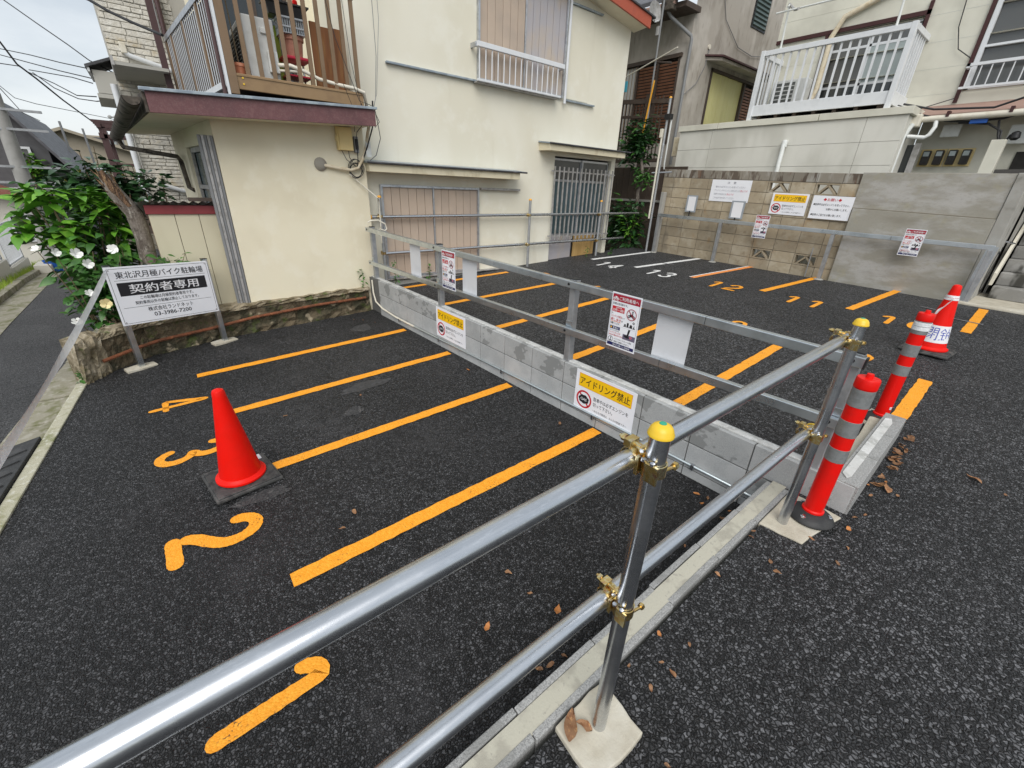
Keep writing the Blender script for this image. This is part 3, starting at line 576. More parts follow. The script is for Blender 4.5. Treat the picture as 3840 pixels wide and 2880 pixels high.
# ================================================================ fences
def clamp(par, P, pd, sgn=1, detail=True):
    """right-angle scaffold clamp: collar on the post at P, collar on the pipe (behind, along pd)"""
    P = Vector(P); y = Vector(pd).normalized(); z = Vector((0, 0, 1)); x = y.cross(z)
    T = Matrix(((x.x, y.x, z.x, P.x), (x.y, y.y, z.y, P.y), (x.z, y.z, z.z, P.z), (0, 0, 0, 1)))   # local: x towards road, y along pipe, z up
    n = 20 if detail else 10
    q = MB(T)
    def collar(q, axis, c, r, w, a0, a1, th=.004):
        for k in range(n):
            t0, t1 = rad(a0+(a1-a0)*k/n), rad(a0+(a1-a0)*(k+1)/n); pts = []
            for rr in (r, r+th):
                for tt in (t0, t1):
                    for ww in (-w/2, w/2): pts.append((c[0]+rr*math.cos(tt), c[1]+rr*math.sin(tt), c[2]+ww) if axis == 'z' else (c[0]+rr*math.cos(tt), c[1]+ww, c[2]+rr*math.sin(tt)))
            for f in ((4, 5, 7, 6), (0, 2, 3, 1), (0, 4, 6, 2), (1, 3, 7, 5), (0, 1, 5, 4), (2, 6, 7, 3)): q.face([pts[i] for i in f])
    collar(q, 'z', (0, 0, 0), .0245, .044, 100, 262); collar(q, 'z', (0, 0, 0), .0255, .034, -95, 78)
    q.box(-.034, -.0245, -.03, .03, -.026, .026); q.box(-.004, .03, -.034, -.027, -.024, .024)
    part('clamp', q, 'zinc_gold', par, True, .0015 if detail else 0)
    q = MB(T); collar(q, 'y', (-.058, 0, 0), .0245, .044, -60, 98); collar(q, 'y', (-.058, 0, 0), .0255, .034, 112, 290)
    q.box(-.082, -.060, -.017, .017, .024, .045) if detail else None
    part('clamp', q, 'zinc_gold', par, True, .0015 if detail else 0)
    if detail:
        q = MB(T); q.cyl((-.105, 0, .036), (-.028, 0, .036), .0045, n=8); q.cyl((-.098, 0, .036), (-.086, 0, .036), .0095, n=6); q.box(-.036, -.022, -.011, .011, .02, .046)
        part('bolt', q, 'zinc_gold', par); q = MB(T)
        q.cyl((.03, .052, .0), (.018, -.018, .0), .0045, n=8); q.cyl((.0285, .04, 0), (.0265, .05, 0), .0095, n=6); part('bolt', q, 'zinc_gold', par)
        q = MB(T); q.cyl((-.012, -.031, .024), (-.012, -.031, .03), .006, n=10); part('rivet', q, 'steel', par); part('rivet', MB(T).cyl((.012, -.031, .024), (.012, -.031, .03), .006, n=10), 'steel', par); part('rivet', MB(T).cyl((-.029, -.012, .036), (-.029, -.018, .036), .0055, n=10), 'steel', par)
def capped(par, P, up=(0, 0, 1), m='cap_yellow', r=.0285, dot=True):
    P = Vector(P); d = Vector(up).normalized(); x = d.orthogonal().normalized(); y = d.cross(x)
    T = Matrix(((x.x, y.x, d.x, P.x), (x.y, y.y, d.y, P.y), (x.z, y.z, d.z, P.z), (0, 0, 0, 1)))
    o = part('cap', MB(T).lathe((0, 0, 0), [(r*.97, -.007), (r*1.06, -.005), (r*1.06, .0), (r*1.0, .003), (r*.93, .011), (r*.74, .019), (r*.42, .0235), (.001, .025)], 24), m, par)
    if dot: part('button', MB(T).lathe((0, 0, .0244), [(.0085, 0), (.008, .0015), (.001, .002)], 16), 'cap_green', o)
pf = thing('pipe_fence', 'shiny galvanised pipe fence with yellow capped posts in front of the lower lot', 'fence', (-.43, 1.5, 0))
PX = -.476
def pz(y): return 1.103+.01*y
def plz(y): return .613+.012*y
for zf in (pz, plz):
    part('rail', MB().tube([(PX, -3.2, zf(-3.2)), (PX, 2.365, zf(2.365))], .0243, 28), 'galv', pf); capped(pf, (PX, 2.368, zf(2.368)), (0, 1, 0), dot=False)
for x, y, zt in ((-.420, .784, 1.205), (-.434, 2.3, 1.215), (-.41, -.95, 1.19), (-.41, -2.6, 1.18)):
    o = part('post', MB().cyl((x, y, U(x, y)-.03), (x, y, zt), .0243, n=28), 'galv', pf); capped(pf, (x, y, zt))
    for zf in (pz, plz): clamp(pf, (x, y, zf(y)), (0, 1, .01))
# concrete pads
def pad(pts, h, label, am=.006):
    r = random.Random(len(label)); P = []
    for (a, c) in zip(pts, pts[1:]+pts[:1]):
        for k in range(4): P.append((a[0]+(c[0]-a[0])*k/4+r.uniform(-am, am), a[1]+(c[1]-a[1])*k/4+r.uniform(-am, am)))
    cx = sum(p[0] for p in pts)/len(pts); cy = sum(p[1] for p in pts)/len(pts)
    return solo('concrete_pad', MB().prism([(x, y, U(x, y)-.05) for x, y in P], (0, 0, .05+h)), 'pad_concrete', label, 'concrete pad', (cx, cy, U(cx, cy)), None, False, .006)
pad([(-.507, .655), (-.315, .65), (-.308, .885), (-.507, .90)], .022, 'pale square concrete pad under the nearest fence post')
pad([(-.508, 2.19), (-.31, 2.22), (-.24, 2.60), (-.505, 2.6)], .008, 'pale concrete pad under the fence post and front red bollard')
pad([(-.53, 3.9), (-.41, 3.88), (-.40, 4.2), (-.52, 4.2)], .008, 'pale concrete pad under the rear red bollard')
# rail fence on the dividing wall
rf = thing('rail_fence', 'galvanised square tube rail fence standing on the low block wall', 'fence', (-3.3, dface(-3.3)+.06, dtop(-3.3)))
def durail(z, x): return z
for z0, z1, nm in ((1.137, .985, 'u'), (.684, .628, 'l')):
    zf = lambda x: z0+(z1-z0)*(x+6.1)/5.7
    xs = [-6.2, -4.05, -3.52, -1.25, -.42] if nm == 'u' else [-6.2, -4.3, -3.5, -1.5, -.42]
    for a, c in zip(xs[:-1], xs[1:]):
        q = MB()
        for (ax) in (0,): q.bar((a+.001, dface(a)+.0, zf(a)-.028), (c-.001, dface(c)+.0, zf(c)-.028), .045, .056)
        part('rail', q, 'galv_rail', rf, True, .004)
    for x in (-6.15, -4.42, -2.39, -.47):
        part('bolt', MB().cyl((x, dface(x)-.027, zf(x)-.026), (x, dface(x)-.02, zf(x)-.026), .011, n=12), 'black_plastic', rf)
    part('end_cap', MB().bar((-.424, dface(-.42), zf(-.42)-.028), (-.414, dface(-.41), zf(-.41)-.028), .047, .058), 'black_plastic', rf, bevel=.003)
for x in (-6.15, -4.42, -2.39, -.47):
    zt = 1.137+(.985-1.137)*(x+6.1)/5.7+.004; y = dface(x)+.055
    part('post', MB().box(x-.03, x+.03, y-.03, y+.03, dtop(x)-.02, zt), 'galv_post', rf, True, .004)
    part('post_cap', MB().box(x-.032, x+.032, y-.032, y+.032, zt, zt+.008), 'black_plastic', rf, bevel=.002)
    zl = .684+(.628-.684)*(x+6.1)/5.7
    part('bracket', MB().box(x-.033, x+.033, y-.036, y-.028, zl+.002, zl+.05), 'galv_rail', rf, bevel=.001)
# pipe fence along the house
hf = thing('pipe_fence', 'galvanised pipe fence with yellow caps in front of the cream house', 'fence', (-6.38, 5, .3))
HX = -6.40
for z0, y0, y1 in ((1.255, 2.46, 8.80), (.735, 2.62, 8.36)):
    part('rail', MB().cyl((HX, y0, z0), (HX, y1, z0+.006*(y1-y0)), .0243, n=16), 'galv', hf)
capped(hf, (HX, 2.46, 1.255), (0, -1, 0), 'cap_orange', dot=False)
for y in (2.585, 5.44, 7.40):
    x = HX+.058; part('post', MB().cyl((x, y, U(x, y)-.1), (x, y, 1.525), .0243, n=16), 'galv_post', hf); capped(hf, (x, y, 1.525), m='cap_orange', dot=False)
    for z in (1.27, .75): clamp(hf, (x, y, z), (0, 1, 0), detail=False)
# tall twin pole in the back corner
tp = thing('tall_pole', 'tall grey twin pole with orange cap in the back corner by the tree', 'pole', (-5.95, 8.78, .5))
part('pole', MB().cyl((-6.0, 8.75, .45), (-6.0, 8.75, 3.48), .0243, n=14), 'galv_post', tp); capped(tp, (-6.0, 8.75, 3.48), m='cap_orange', dot=False)
part('pole', MB().cyl((-6.05, 8.73, 1.2), (-6.05, 8.73, 2.9), .02, n=12), 'pvc_cream', tp)
part('pipe', MB().tube([(-5.93, 8.8, 3.2), (-5.93, 8.8, 2.3), (-5.95, 8.85, 2.2)], .016, 10), 'pvc_white', tp)
part('bracket', MB().box(-6.05, -5.9, 8.7, 8.8, 3.1, 3.2), 'black_plastic', tp, bevel=.01)
part('box', MB().box(-6.09, -6.03, 8.69, 8.75, 2.78, 2.94), 'pvc_cream', tp, bevel=.006)
part('arm', MB().cyl((-6.15, 8.72, 2.12), (-5.75, 8.86, 2.14), .016, n=10), 'galv', tp)
for z in (1.3, 1.75, 2.4, 2.65): part('band', MB().cyl((-6.0, 8.75, z), (-6.0, 8.75, z+.02), .027, n=14), 'steel', tp)
part('old_post', MB().box(-5.93, -5.85, 8.86, 8.97, .4, 1.75), 'slab_grey', tp, False, .01)
# single rail along the back wall
br = thing('rail_fence', 'galvanised single rail fence in front of the tan back wall', 'fence', (-3.2, 8.95, .45))
def bry(x): return bface(x)-.2
def brz(x): return 1.322+(1.215-1.322)*(x+5.8)/5.2
for a, c in ((-5.87, -1.75), (-1.748, -.6)): part('rail', MB().bar((a, bry(a), brz(a)-.035), (c, bry(c), brz(c)-.035), .05, .065), 'galv_rail', br, True, .004)
for x in (-5.84, -4.45, -2.52, -.63):
    y = bry(x); part('post', MB().box(x-.028, x+.028, y-.03, y+.03, U(x, y)-.05, brz(x)-.07), 'galv_post', br, True, .004)
    part('post_base', MB().lathe((x, y, U(x, y)), [(.075, 0), (.07, .014), (.03, .018)], 14), 'slab_grey', br)
part('brace', MB().bar((-.66, bry(-.63)-.02, U(-.63, 9)), (-.62, bry(-.63)-.02, 1.2), .11, .012, (0, 1, 0)), 'galv_rail', br)
st = solo('stake', MB().cyl((-2.78, bface(-2.78)-.06, .4), (-2.79, bface(-2.78)-.05, .93), .009, n=8).cyl((-2.79, bface(-2.78)-.05, .82), (-2.787, bface(-2.78)-.05, .84), .016, n=8), 'galv_post', 'thin metal stake leaning by the lower pierced block of the back wall', 'stake', (-2.78, bface(-2.78)-.06, .43))

# ================================================================ cones and bollards
def cone(loc, rz, label, tilt=0.):
    x, y, z = loc; t_ = thing('traffic_cone', label, 'traffic cone', loc, 'red traffic cones')
    R_ = Matrix.Translation(loc) @ Matrix.Rotation(rz, 4, 'Z')
    q = MB(R_).box(-.205, .205, -.205, .205, .004, .03); part('base', q, 'rubber_dusty', t_, True, .012)
    q = MB(R_).box(-.19, .19, -.19, .19, .03, .037); part('base_rim', q, 'rubber_dusty', t_, True, .004)
    q = MB(R_).lathe((0, 0, 0), [(.148, .036), (.155, .044), (.154, .056), (.140, .064), (.136, .07), (.1285, .075), (.039, .66), (.037, .688), (.031, .703), (.016, .711), (.002, .712)], 40); part('body', q, 'cone_red', t_)
    return t_
c1 = cone((-3.06, .05, Lz(-3.06, .05)+.002), rad(8), 'plain red traffic cone on a black base in the lower lot')
part('sticker', MB(Matrix.Translation((-3.06, .05, Lz(-3.06, .05)+.002)) @ Matrix.Rotation(rad(8), 4, 'Z')).box(-.19, -.12, .13, .17, .037, .0385), 'paper', c1)
c2p = (-.535, 6.19, U(-.53, 6.2)+.002)
c2 = cone(c2p, rad(-4), 'red traffic cone with a white paper notice and clear tape in the upper lot')
def conewrap(par, P, z0, z1, a0, a1, m, nm, off=.002):
    q = MB(); n = 14
    rr = lambda z: .1285+(.039-.1285)*(z-.075)/(.66-.075)+off
    for k in range(n):
        A, B = rad(a0+(a1-a0)*k/n), rad(a0+(a1-a0)*(k+1)/n)
        q.face([(P[0]+rr(z)*math.cos(a), P[1]+rr(z)*math.sin(a), P[2]+z) for a, z in ((A, z0), (B, z0), (B, z1), (A, z1))])
    return part(nm, q, m, par)
pw = conewrap(c2, c2p, .125, .30, -190, 20, 'paper', 'notice')
q = MB(); rr_ = lambda z: .1285+(.039-.1285)*(z-.075)/(.66-.075)+.004
def cone_ink(strokes, a_c, hw):
    for s in strokes:
        for (u0, v0), (u1, v1) in zip(s, s[1:]):
            P = []
            d = Vector((u1-u0, v1-v0)); nn = Vector((-d.y, d.x)).normalized()*.03
            for u, v in ((u0-nn.x, v0-nn.y), (u0+nn.x, v0+nn.y), (u1+nn.x, v1+nn.y), (u1-nn.x, v1-nn.y)):
                z = .155+.12*v; a = rad(a_c)+(u-.5)*2*hw; P.append((c2p[0]+rr_(z)*math.cos(a), c2p[1]+rr_(z)*math.sin(a), c2p[2]+z))
            q.face(P)
cone_ink([[(.1, 0), (.1, 1), (.42, 1), (.42, .62), (.1, .62)], [(.1, .8), (.42, .8)], [(.58, .62), (.58, 1), (.9, 1), (.9, 0), (.8, .05)], [(.58, .8), (.9, .8)], [(.58, .62), (.9, .62)], [(.25, .42), (.75, .42)], [(.55, .56), (.55, .08)], [(.5, .4), (.25, .15)]], -97, .5)
cone_ink([[(.3, 1), (.05, .7)], [(.3, 1), (.5, .75)], [(.12, .66), (.45, .66)], [(.1, .45), (.48, .45)], [(.28, .66), (.28, .05)], [(.05, .05), (.5, .1)], [(.75, 1), (.75, .7)], [(.6, .7), (.95, .7), (.95, .2)], [(.6, .7), (.6, .2)], [(.6, .45), (.95, .45)]], -38, .5)
part('handwriting', q, 'ink_blue', pw, False)
for z in (.56, .585): conewrap(c2, c2p, z, z+.022, 0, 360, 'clear_tape', 'tape_wrap', .004)
def bollard(x, y, label, taped=False):
    z = U(x, y)+.008; t_ = thing('flexible_bollard', label, 'bollard', (x, y, z), 'red flexible bollards')
    part('base', MB().lathe((x, y, z), [(.108, 0), (.112, .008), (.108, .018), (.085, .036), (.06, .046), (.05, .05)], 32), 'rubber', t_)
    for a in (20, 140, 260):
        p = (x+.082*math.cos(rad(a)), y+.082*math.sin(rad(a)), z+.03); part('bolt', MB().lathe(p, [(.014, 0), (.014, .006), (.008, .008), (.008, .014), (.001, .015)], 12), 'steel', t_)
    prof = [(.052, .05), (.052, .06), (.045, .066), (.0445, .79), (.047, .793), (.048, .80), (.048, .838), (.045, .845), (.016, .847), (.0155, .852), (.014, .866), (.001, .867)]
    part('post', MB().lathe((x, y, z), prof, 32), 'pole_red', t_)
    for z0, z1 in ((.70, .79), (.535, .62), (.385, .46)): part('reflective_band', MB().lathe((x, y, z), [(.0445, z0-.001), (.0465, z0), (.0465, z1), (.0445, z1+.001)], 32), 'reflect_grey', t_)
    return t_
b1 = bollard(-.357, 2.465, 'red flexible bollard with grey bands right beside the front fence post')
b2 = bollard(-.43, 4.03, 'red flexible bollard wrapped with clear tape behind the front bollard')
for z in (.74, .77): part('tape_wrap', MB().lathe((-.43, 4.03, U(-.43, 4.03)+.008), [(.0445, z-.014), (.0492, z-.013), (.0495, z+.013), (.0445, z+.014)], 24), 'clear_tape', b2)
part('sticker', MB().box(-.395, -.386, 4.0, 4.03, U(-.43, 4.03)+.12, U(-.43, 4.03)+.14), 'paper', b2)
def tape(name, A, B, w0, w1, label, sag=0., tw=.3, n=24, loc=None):
    A, B = Vector(A), Vector(B); d = (B-A).normalized(); s_ = d.cross(Vector((0, 0, 1))).normalized(); q = MB(); pr = None
    for k in range(n+1):
        t_ = k/n; P = A+(B-A)*t_; P.z -= sag*4*t_*(1-t_); a = tw+.25*math.sin(t_*9)+.15*math.sin(t_*23); wd = w0+(w1-w0)*t_
        u = (Vector((0, 0, 1))*math.cos(a)+s_*math.sin(a))*wd/2; cur = (q.p(P+u), q.p(P+u*.1+s_*.004), q.p(P-u))
        if pr: q.f.append([pr[0], cur[0], cur[1], pr[1]]); q.f.append([pr[1], cur[1], cur[2], pr[2]])
        pr = cur
    return solo(name, q, 'clear_tape', label, 'tape', loc or tuple(A))
tape('barrier_tape', (-.46, 4.06, U(-.43, 4.03)+.765), (c2p[0]+.02, c2p[1]-.06, c2p[2]+.58), .05, .035, 'clear tape strung from the rear bollard to the papered cone', .02)
tape('barrier_tape', (-5.79, -.51, .815), (-.43, -.95, .53), .045, .05, 'long clear tape strung from the parking sign out over the alley side', .09, .2, 60)

# ================================================================ signs
_tc = {}
def text2d(s, size, bold=0., align='LEFT', sx=1.):
    key = (s, bold)
    if key not in _tc:
        cu = bpy.data.curves.new('t', 'FONT'); cu.body = s; cu.size = 1.; cu.resolution_u = 2; cu.offset = bold; cu.fill_mode = 'FRONT'
        ob_ = bpy.data.objects.new('t', cu); me = ob_.to_mesh()
        _tc[key] = ([(v.co.x, v.co.y) for v in me.vertices], [tuple(p.vertices) for p in me.polygons]); ob_.to_mesh_clear(); bpy.data.objects.remove(ob_); bpy.data.curves.remove(cu)
    V, F = _tc[key]
    if not V: return [], []
    x0 = min(v[0] for v in V); x1 = max(v[0] for v in V); wd = (x1-x0)*size*sx
    off = {'LEFT': 0, 'CENTER': -wd/2, 'RIGHT': -wd}[align]
    return [((v[0]-x0)*size*sx+off, v[1]*size) for v in V], F
class Sign:
    """flat print in a frame: origin bottom-left, u right, v up, n out of the face"""
    def __init__(s, root, o, u, v, n, wd, ht, th=.003, board='board_white', bv=0.):
        s.r = root; s.T = Matrix(((u[0], v[0], n[0], o[0]), (u[1], v[1], n[1], o[1]), (u[2], v[2], n[2], o[2]), (0, 0, 0, 1))); s.w = wd; s.h = ht
        s.b = part('board', MB(s.T).box(0, wd, 0, ht, -th, 0), board, root, False, bv)
    def rect(s, nm, x0, x1, y0, y1, m, k=1, par=None):
        return part(nm, MB(s.T).face([(x0, y0, .0008*k), (x1, y0, .0008*k), (x1, y1, .0008*k), (x0, y1, .0008*k)]), m, par or s.b, False)
    def poly(s, nm, pts, m, k=1): return part(nm, MB(s.T).face([(x, y, .0008*k) for x, y in pts]), m, s.b, False)
    def text(s, tx, x, y, size, m='ink', bold=.0, align='LEFT', k=2, wd=None, sx=1.):
        V, F = text2d(tx, size, 0., align, sx)
        if not V: return
        if wd:
            X0, X1 = min(v[0] for v in V), max(v[0] for v in V); f = wd/(X1-X0); V = [(v[0]*f, v[1]) for v in V]
        q = MB(s.T); q.f = []
        for sh_, kk in (((-bold*.8, 0.), (bold*.8, .3), (0., .6)) if bold > .003 else ((0., 0.),)):
            ii = [q.p(x+a+sh_*size, y+c+(bold*.5*size if kk == .6 else 0), .0008*(k+kk)) for a, c in V]; q.f += [[ii[i] for i in f] for f in F]
        org = WL[s.b.name]; me = bpy.data.meshes.new('lettering'); me.from_pydata([v-org for v in q.v], [], q.f); setm(me, m)
        o = bpy.data.objects.new('lettering', me); COL.objects.link(o); o.parent = s.b; WL[o.name] = org
    def ring(s, cx, cy, r0, r1, m, k=1, nm='symbol', n=36):
        q = MB(s.T)
        for i in range(n):
            a, c = 2*math.pi*i/n, 2*math.pi*(i+1)/n
            q.face([(cx+r*math.cos(t_), cy+r*math.sin(t_), .0008*k) for r, t_ in ((r0, a), (r1, a), (r1, c), (r0, c))])
        return part(nm, q, m, s.b, False)
    def line(s, pts, wd, m, k=1, nm='line'):
        q = MB(s.T)
        for (a, c), (d, e) in zip(pts, pts[1:]):
            v = Vector((d-a, e-c)); nn = Vector((-v.y, v.x)).normalized()*wd/2
            q.face([(a-nn.x, c-nn.y, .0008*k), (a+nn.x, c+nn.y, .0008*k), (d+nn.x, e+nn.y, .0008*k), (d-nn.x, e-nn.y, .0008*k)])
        return part(nm, q, m, s.b, False)
    def border(s, x0, x1, y0, y1, wd, m, k=1):
        s.line([(x0, y0), (x1, y0)], wd, m, k, 'border'); s.line([(x1, y0), (x1, y1)], wd, m, k, 'border'); s.line([(x1, y1), (x0, y1)], wd, m, k, 'border'); s.line([(x0, y1), (x0, y0)], wd, m, k, 'border')
def idling(root, o, u, v, n):
    s = Sign(root, o, u, v, n, .6, .36)
    s.rect('band', .035, .565, .215, .335, 'ink_orange', 1); s.rect('band', .038, .562, .218, .332, 'ink_yellow', 2)
    s.text('アイドリング禁止', .05, .243, .078, 'ink', .014, k=3, wd=.50)
    s.ring(.105, .105, .066, .082, 'ink_red', 1); s.line([(.052, .158), (.158, .052)], .015, 'ink_red', 1, 'symbol')
    cl = []
    for i in range(48):
        a = 2*math.pi*i/48; r = 1+.16*abs(math.sin(a*3.5+.4)); cl.append((.105+.052*r*math.cos(a)*.95, .107+.036*r*math.sin(a)))
    s.poly('symbol', cl, 'ink', 3); s.text('GAS', .105, .095, .036, 'ink_white', .03, 'CENTER', 4)
    s.text('駐車中は必ずエンジンを', .205, .135, .04, 'ink', .004, k=1, wd=.345); s.text('切って下さい。', .205, .085, .04, 'ink', .004, k=1, wd=.2)
    s.text('～みんなの環境は、みんなの財産です～', .205, .035, .024, 'ink', .002, k=1, wd=.345); return s
def poster(root, o, u, v, n, wd=.25, ht=.415):
    s = Sign(root, o, u, v, n, wd, ht); f = wd/.25
    s.border(.008, wd-.008, .012, ht-.01, .0015, 'ink_navy'); s.rect('band', .008, wd-.008, ht-.062, ht-.012, 'ink_maroon', 2); s.rect('band', .008, wd-.008, .012, .036, 'ink_navy', 2)
    for cx in (.022, .05): s.ring(cx, ht-.047, .006, .0105, 'ink_white', 3, n=16)
    s.line([(.022, ht-.045), (.034, ht-.036), (.05, ht-.045)], .008, 'ink_white', 3, 'symbol'); s.line([(.028, ht-.03), (.045, ht-.032)], .005, 'ink_white', 3, 'symbol')
    s.text('ご利用者様へ', .066, ht-.05, .03, 'ink_white', .012, k=3, wd=.165)
    s.text('近隣は住宅街です。', .014, ht-.088, .018, 'ink', .012, k=1, wd=.13); s.rect('band', .014, .122, ht-.142, ht-.1, 'ink_red', 1)
    s.text('夜間早朝', .045, ht-.114, .012, 'ink_white', .01, k=2, wd=.05); s.text('22時～7時', .02, ht-.137, .024, 'ink_white', .015, k=2, wd=.094)
    s.text('は、', .014, ht-.158, .012, 'ink', .01); s.text('エンジンを停止', .014, ht-.182, .02, 'ink_red', .012, wd=.095); s.text('して', .112, ht-.182, .012, 'ink', .01)
    s.text('押し歩き', .014, ht-.212, .026, 'ink_red', .016, wd=.088); s.line([(.014, ht-.217), (.102, ht-.217)], .003, 'ink_orange', 1); s.text('で', .105, ht-.21, .018, 'ink', .012)
    s.text('お願いします。', .014, ht-.235, .016, 'ink', .012, wd=.085); s.line([(.012, ht-.245), (wd-.012, ht-.245)], .0008, 'ink_grey')
    s.rect('band', .014, .104, ht-.275, ht-.251, 'ink_navy', 1); s.ring(.026, ht-.263, .0, .007, 'ink_yellow', 2, n=12); s.text('夏季は', .042, ht-.27, .018, 'ink_white', .014, k=2, wd=.05)
    s.text('アスファルトがゆるみ、', .014, ht-.289, .011, 'ink', .008, wd=.09); s.text('サイドスタンドが', .014, ht-.307, .015, 'ink_red', .01, wd=.1); s.text('沈み込む場合があります。', .014, ht-.325, .014, 'ink_red', .01, wd=.125)
    s.ring(.034, .06, .019, .022, 'ink', 2, n=24); s.line([(.034, .075), (.036, .056)], .007, 'ink', 1, 'symbol'); s.line([(.022, .05), (.044, .05)], .006, 'ink', 1, 'symbol')
    s.text('バイクスタンドプレート等を', .064, .064, .014, 'ink', .008, wd=.155); s.text('各自ご使用ください。', .064, .044, .014, 'ink', .008, wd=.14); s.text('東北沢 月極バイク駐輪場', .06, .018, .014, 'ink_white', .012, k=3, wd=.15)
    # pictograms: no riding, night town, side stand
    s.ring(.185, ht-.135, .037, .042, 'ink_maroon', 4); s.line([(.158, ht-.108), (.212, ht-.162)], .006, 'ink_maroon', 4, 'symbol')
    for cx in (.166, .204): s.ring(cx, ht-.15, .006, .011, 'ink', 3, n=16)
    s.poly('symbol', [(.166, ht-.15), (.172, ht-.132), (.196, ht-.134), (.208, ht-.146), (.188, ht-.152)], 'ink', 2); s.poly('symbol', [(.188, ht-.136), (.197, ht-.136), (.197, ht-.118), (.19, ht-.118)], 'ink', 3); s.ring(.193, ht-.112, 0, .0055, 'ink', 3, n=12)
    s.line([(.128, ht-.232), (wd-.02, ht-.232)], .004, 'ink', 1, 'symbol')
    for x0, x1, h_ in ((.135, .15, .018), (.157, .173, .032), (.182, .204, .016)): s.rect('symbol', x0, x1, ht-.232, ht-.232+h_, 'ink', 1)
    s.poly('symbol', [(.18, ht-.217), (.206, ht-.217), (.193, ht-.205)], 'ink', 1); s.poly('symbol', [(.213, ht-.232), (.225, ht-.232), (.219, ht-.205)], 'ink', 1); s.ring(.212, ht-.192, .004, .009, 'ink', 1, n=14)
    s.rect('picture', .135, wd-.01, .085, .125, 'ink_purple', 1); s.poly('symbol', [(.178, .168), (.195, .168), (.182, .112), (.168, .112)], 'ink', 2); s.poly('symbol', [(.145, .118), (.165, .122), (.19, .112), (.196, .103), (.17, .1), (.15, .106)], 'ink', 3); s.ring(.205, .112, .004, .011, 'ink_pink', 2, n=10)
    return s
du = (1, .059, -.0267); dv = (0, 0, 1); dn = (.059, -.998, 0)
def dsign(x, z, off): return (x, dface(x)+off, z)
t_ = thing('idling_sign', 'yellow headed no idling sign low on the block wall beside the nearer painted lines', 'sign', (-1.91, dface(-1.91), .0), 'no idling signs'); idling(t_, dsign(-2.225, -.034, -.006), du, dv, dn)
t_ = thing('idling_sign', 'yellow headed no idling sign low on the block wall towards the house', 'sign', (-4.15, dface(-4.15), .03), 'no idling signs'); idling(t_, dsign(-4.45, .026, -.006), du, dv, dn)
t_ = thing('idling_sign', 'yellow headed no idling sign on the tan back wall', 'sign', (-3.4, bface(-3.4), 1.44), 'no idling signs'); idling(t_, (-3.705, bface(-3.7)-.012, 1.445), (1, .05, -.02), dv, (.05, -.998, 0))
du2 = (1, .059, -.024)
t_ = thing('notice_poster', 'red headed user notice on the dividing rail fence, nearest to the camera', 'poster', (-1.83, dface(-1.83)-.03, .62), 'user notice posters'); poster(t_, dsign(-1.955, .622, -.027), du2, dv, dn)
t_ = thing('notice_poster', 'red headed user notice at the house end of the dividing rail fence', 'poster', (-4.1, dface(-4.1)-.03, .65), 'user notice posters'); poster(t_, dsign(-4.25, .652, -.027), du2, dv, dn, .255)
bu = (1, .05, -.018); bn_ = (.05, -.998, 0)
t_ = thing('notice_poster', 'red headed user notice on the back rail in front of the blocks', 'poster', (-3.68, bry(-3.68), 1.0), 'user notice posters'); poster(t_, (-3.80, bry(-3.8)-.03, 1.017), bu, dv, bn_, .24, .4)
t_ = thing('notice_poster', 'red headed user notice on the back rail in front of the rendered slab', 'poster', (-1.48, bry(-1.48), .97), 'user notice posters'); poster(t_, (-1.60, bry(-1.6)-.03, .972), bu, dv, bn_, .24, .385)
for x0, x1, z0, z1, lb in ((-5.06, -4.815, .66, 1.05, 'blank white plate behind the dividing rails nearest the house'), (-3.94, -3.69, .64, 1.03, 'blank white plate behind the dividing rails beside the farther user notice'), (-1.60, -1.345, .59, .985, 'blank white plate behind the dividing rails nearest the camera')):
    solo('blank_plate', MB().prism([(x0, dface(x0)+.030, z0), (x1, dface(x1)+.030, z0-.006), (x1, dface(x1)+.030, z1-.006), (x0, dface(x0)+.030, z1)], (0, .003, 0)), 'board_back', lb, 'plate', (x0, dface(x0)+.03, z0), 'blank plates', False)
t_ = thing('attention_sign', 'white printed caution sign high on the left of the tan back wall', 'sign', (-4.5, bface(-4.5), 1.62))
s = Sign(t_, (-4.90, bface(-4.9)-.012, 1.62), (1, .05, -.016), dv, bn_, .775, .392)
s.text('注　意', .31, .325, .045, 'ink_grey', .008, wd=.17); s.text('場内では必ずエンジンを切ってください', .09, .25, .04, 'ink_grey', wd=.58); s.text('アイドリングやエンジンの空ふかしは', .08, .185, .04, 'ink_grey', wd=.5); s.text('禁止です', .59, .185, .04, 'ink_pink', wd=.14)
s.text('当車での出迎えは', .08, .118, .04, 'ink_grey', wd=.25); s.text('禁止です', .34, .118, .04, 'ink_pink', wd=.14); s.text('ごみは必ず持ち帰ってください', .08, .05, .04, 'ink_grey', wd=.42)
t_ = thing('request_sign', 'white request sign with red heading on the right of the tan back wall', 'sign', (-2.73, bface(-2.7), 1.4))
s = Sign(t_, (-3.03, bface(-3.03)-.038, 1.412), (1, .05, -.02), dv, bn_, .6, .368)
s.text('◆お願い◆', .16, .29, .052, 'ink_red', .012, wd=.27); s.text('●駐車中は必ずエンジンを切って下さい。', .03, .215, .04, 'ink', .006, wd=.53); s.text('お静かにお願いします。', .24, .145, .04, 'ink', .006, wd=.31); s.text('●駐車のご協力をお願い致します。', .03, .05, .04, 'ink', .006, wd=.46)
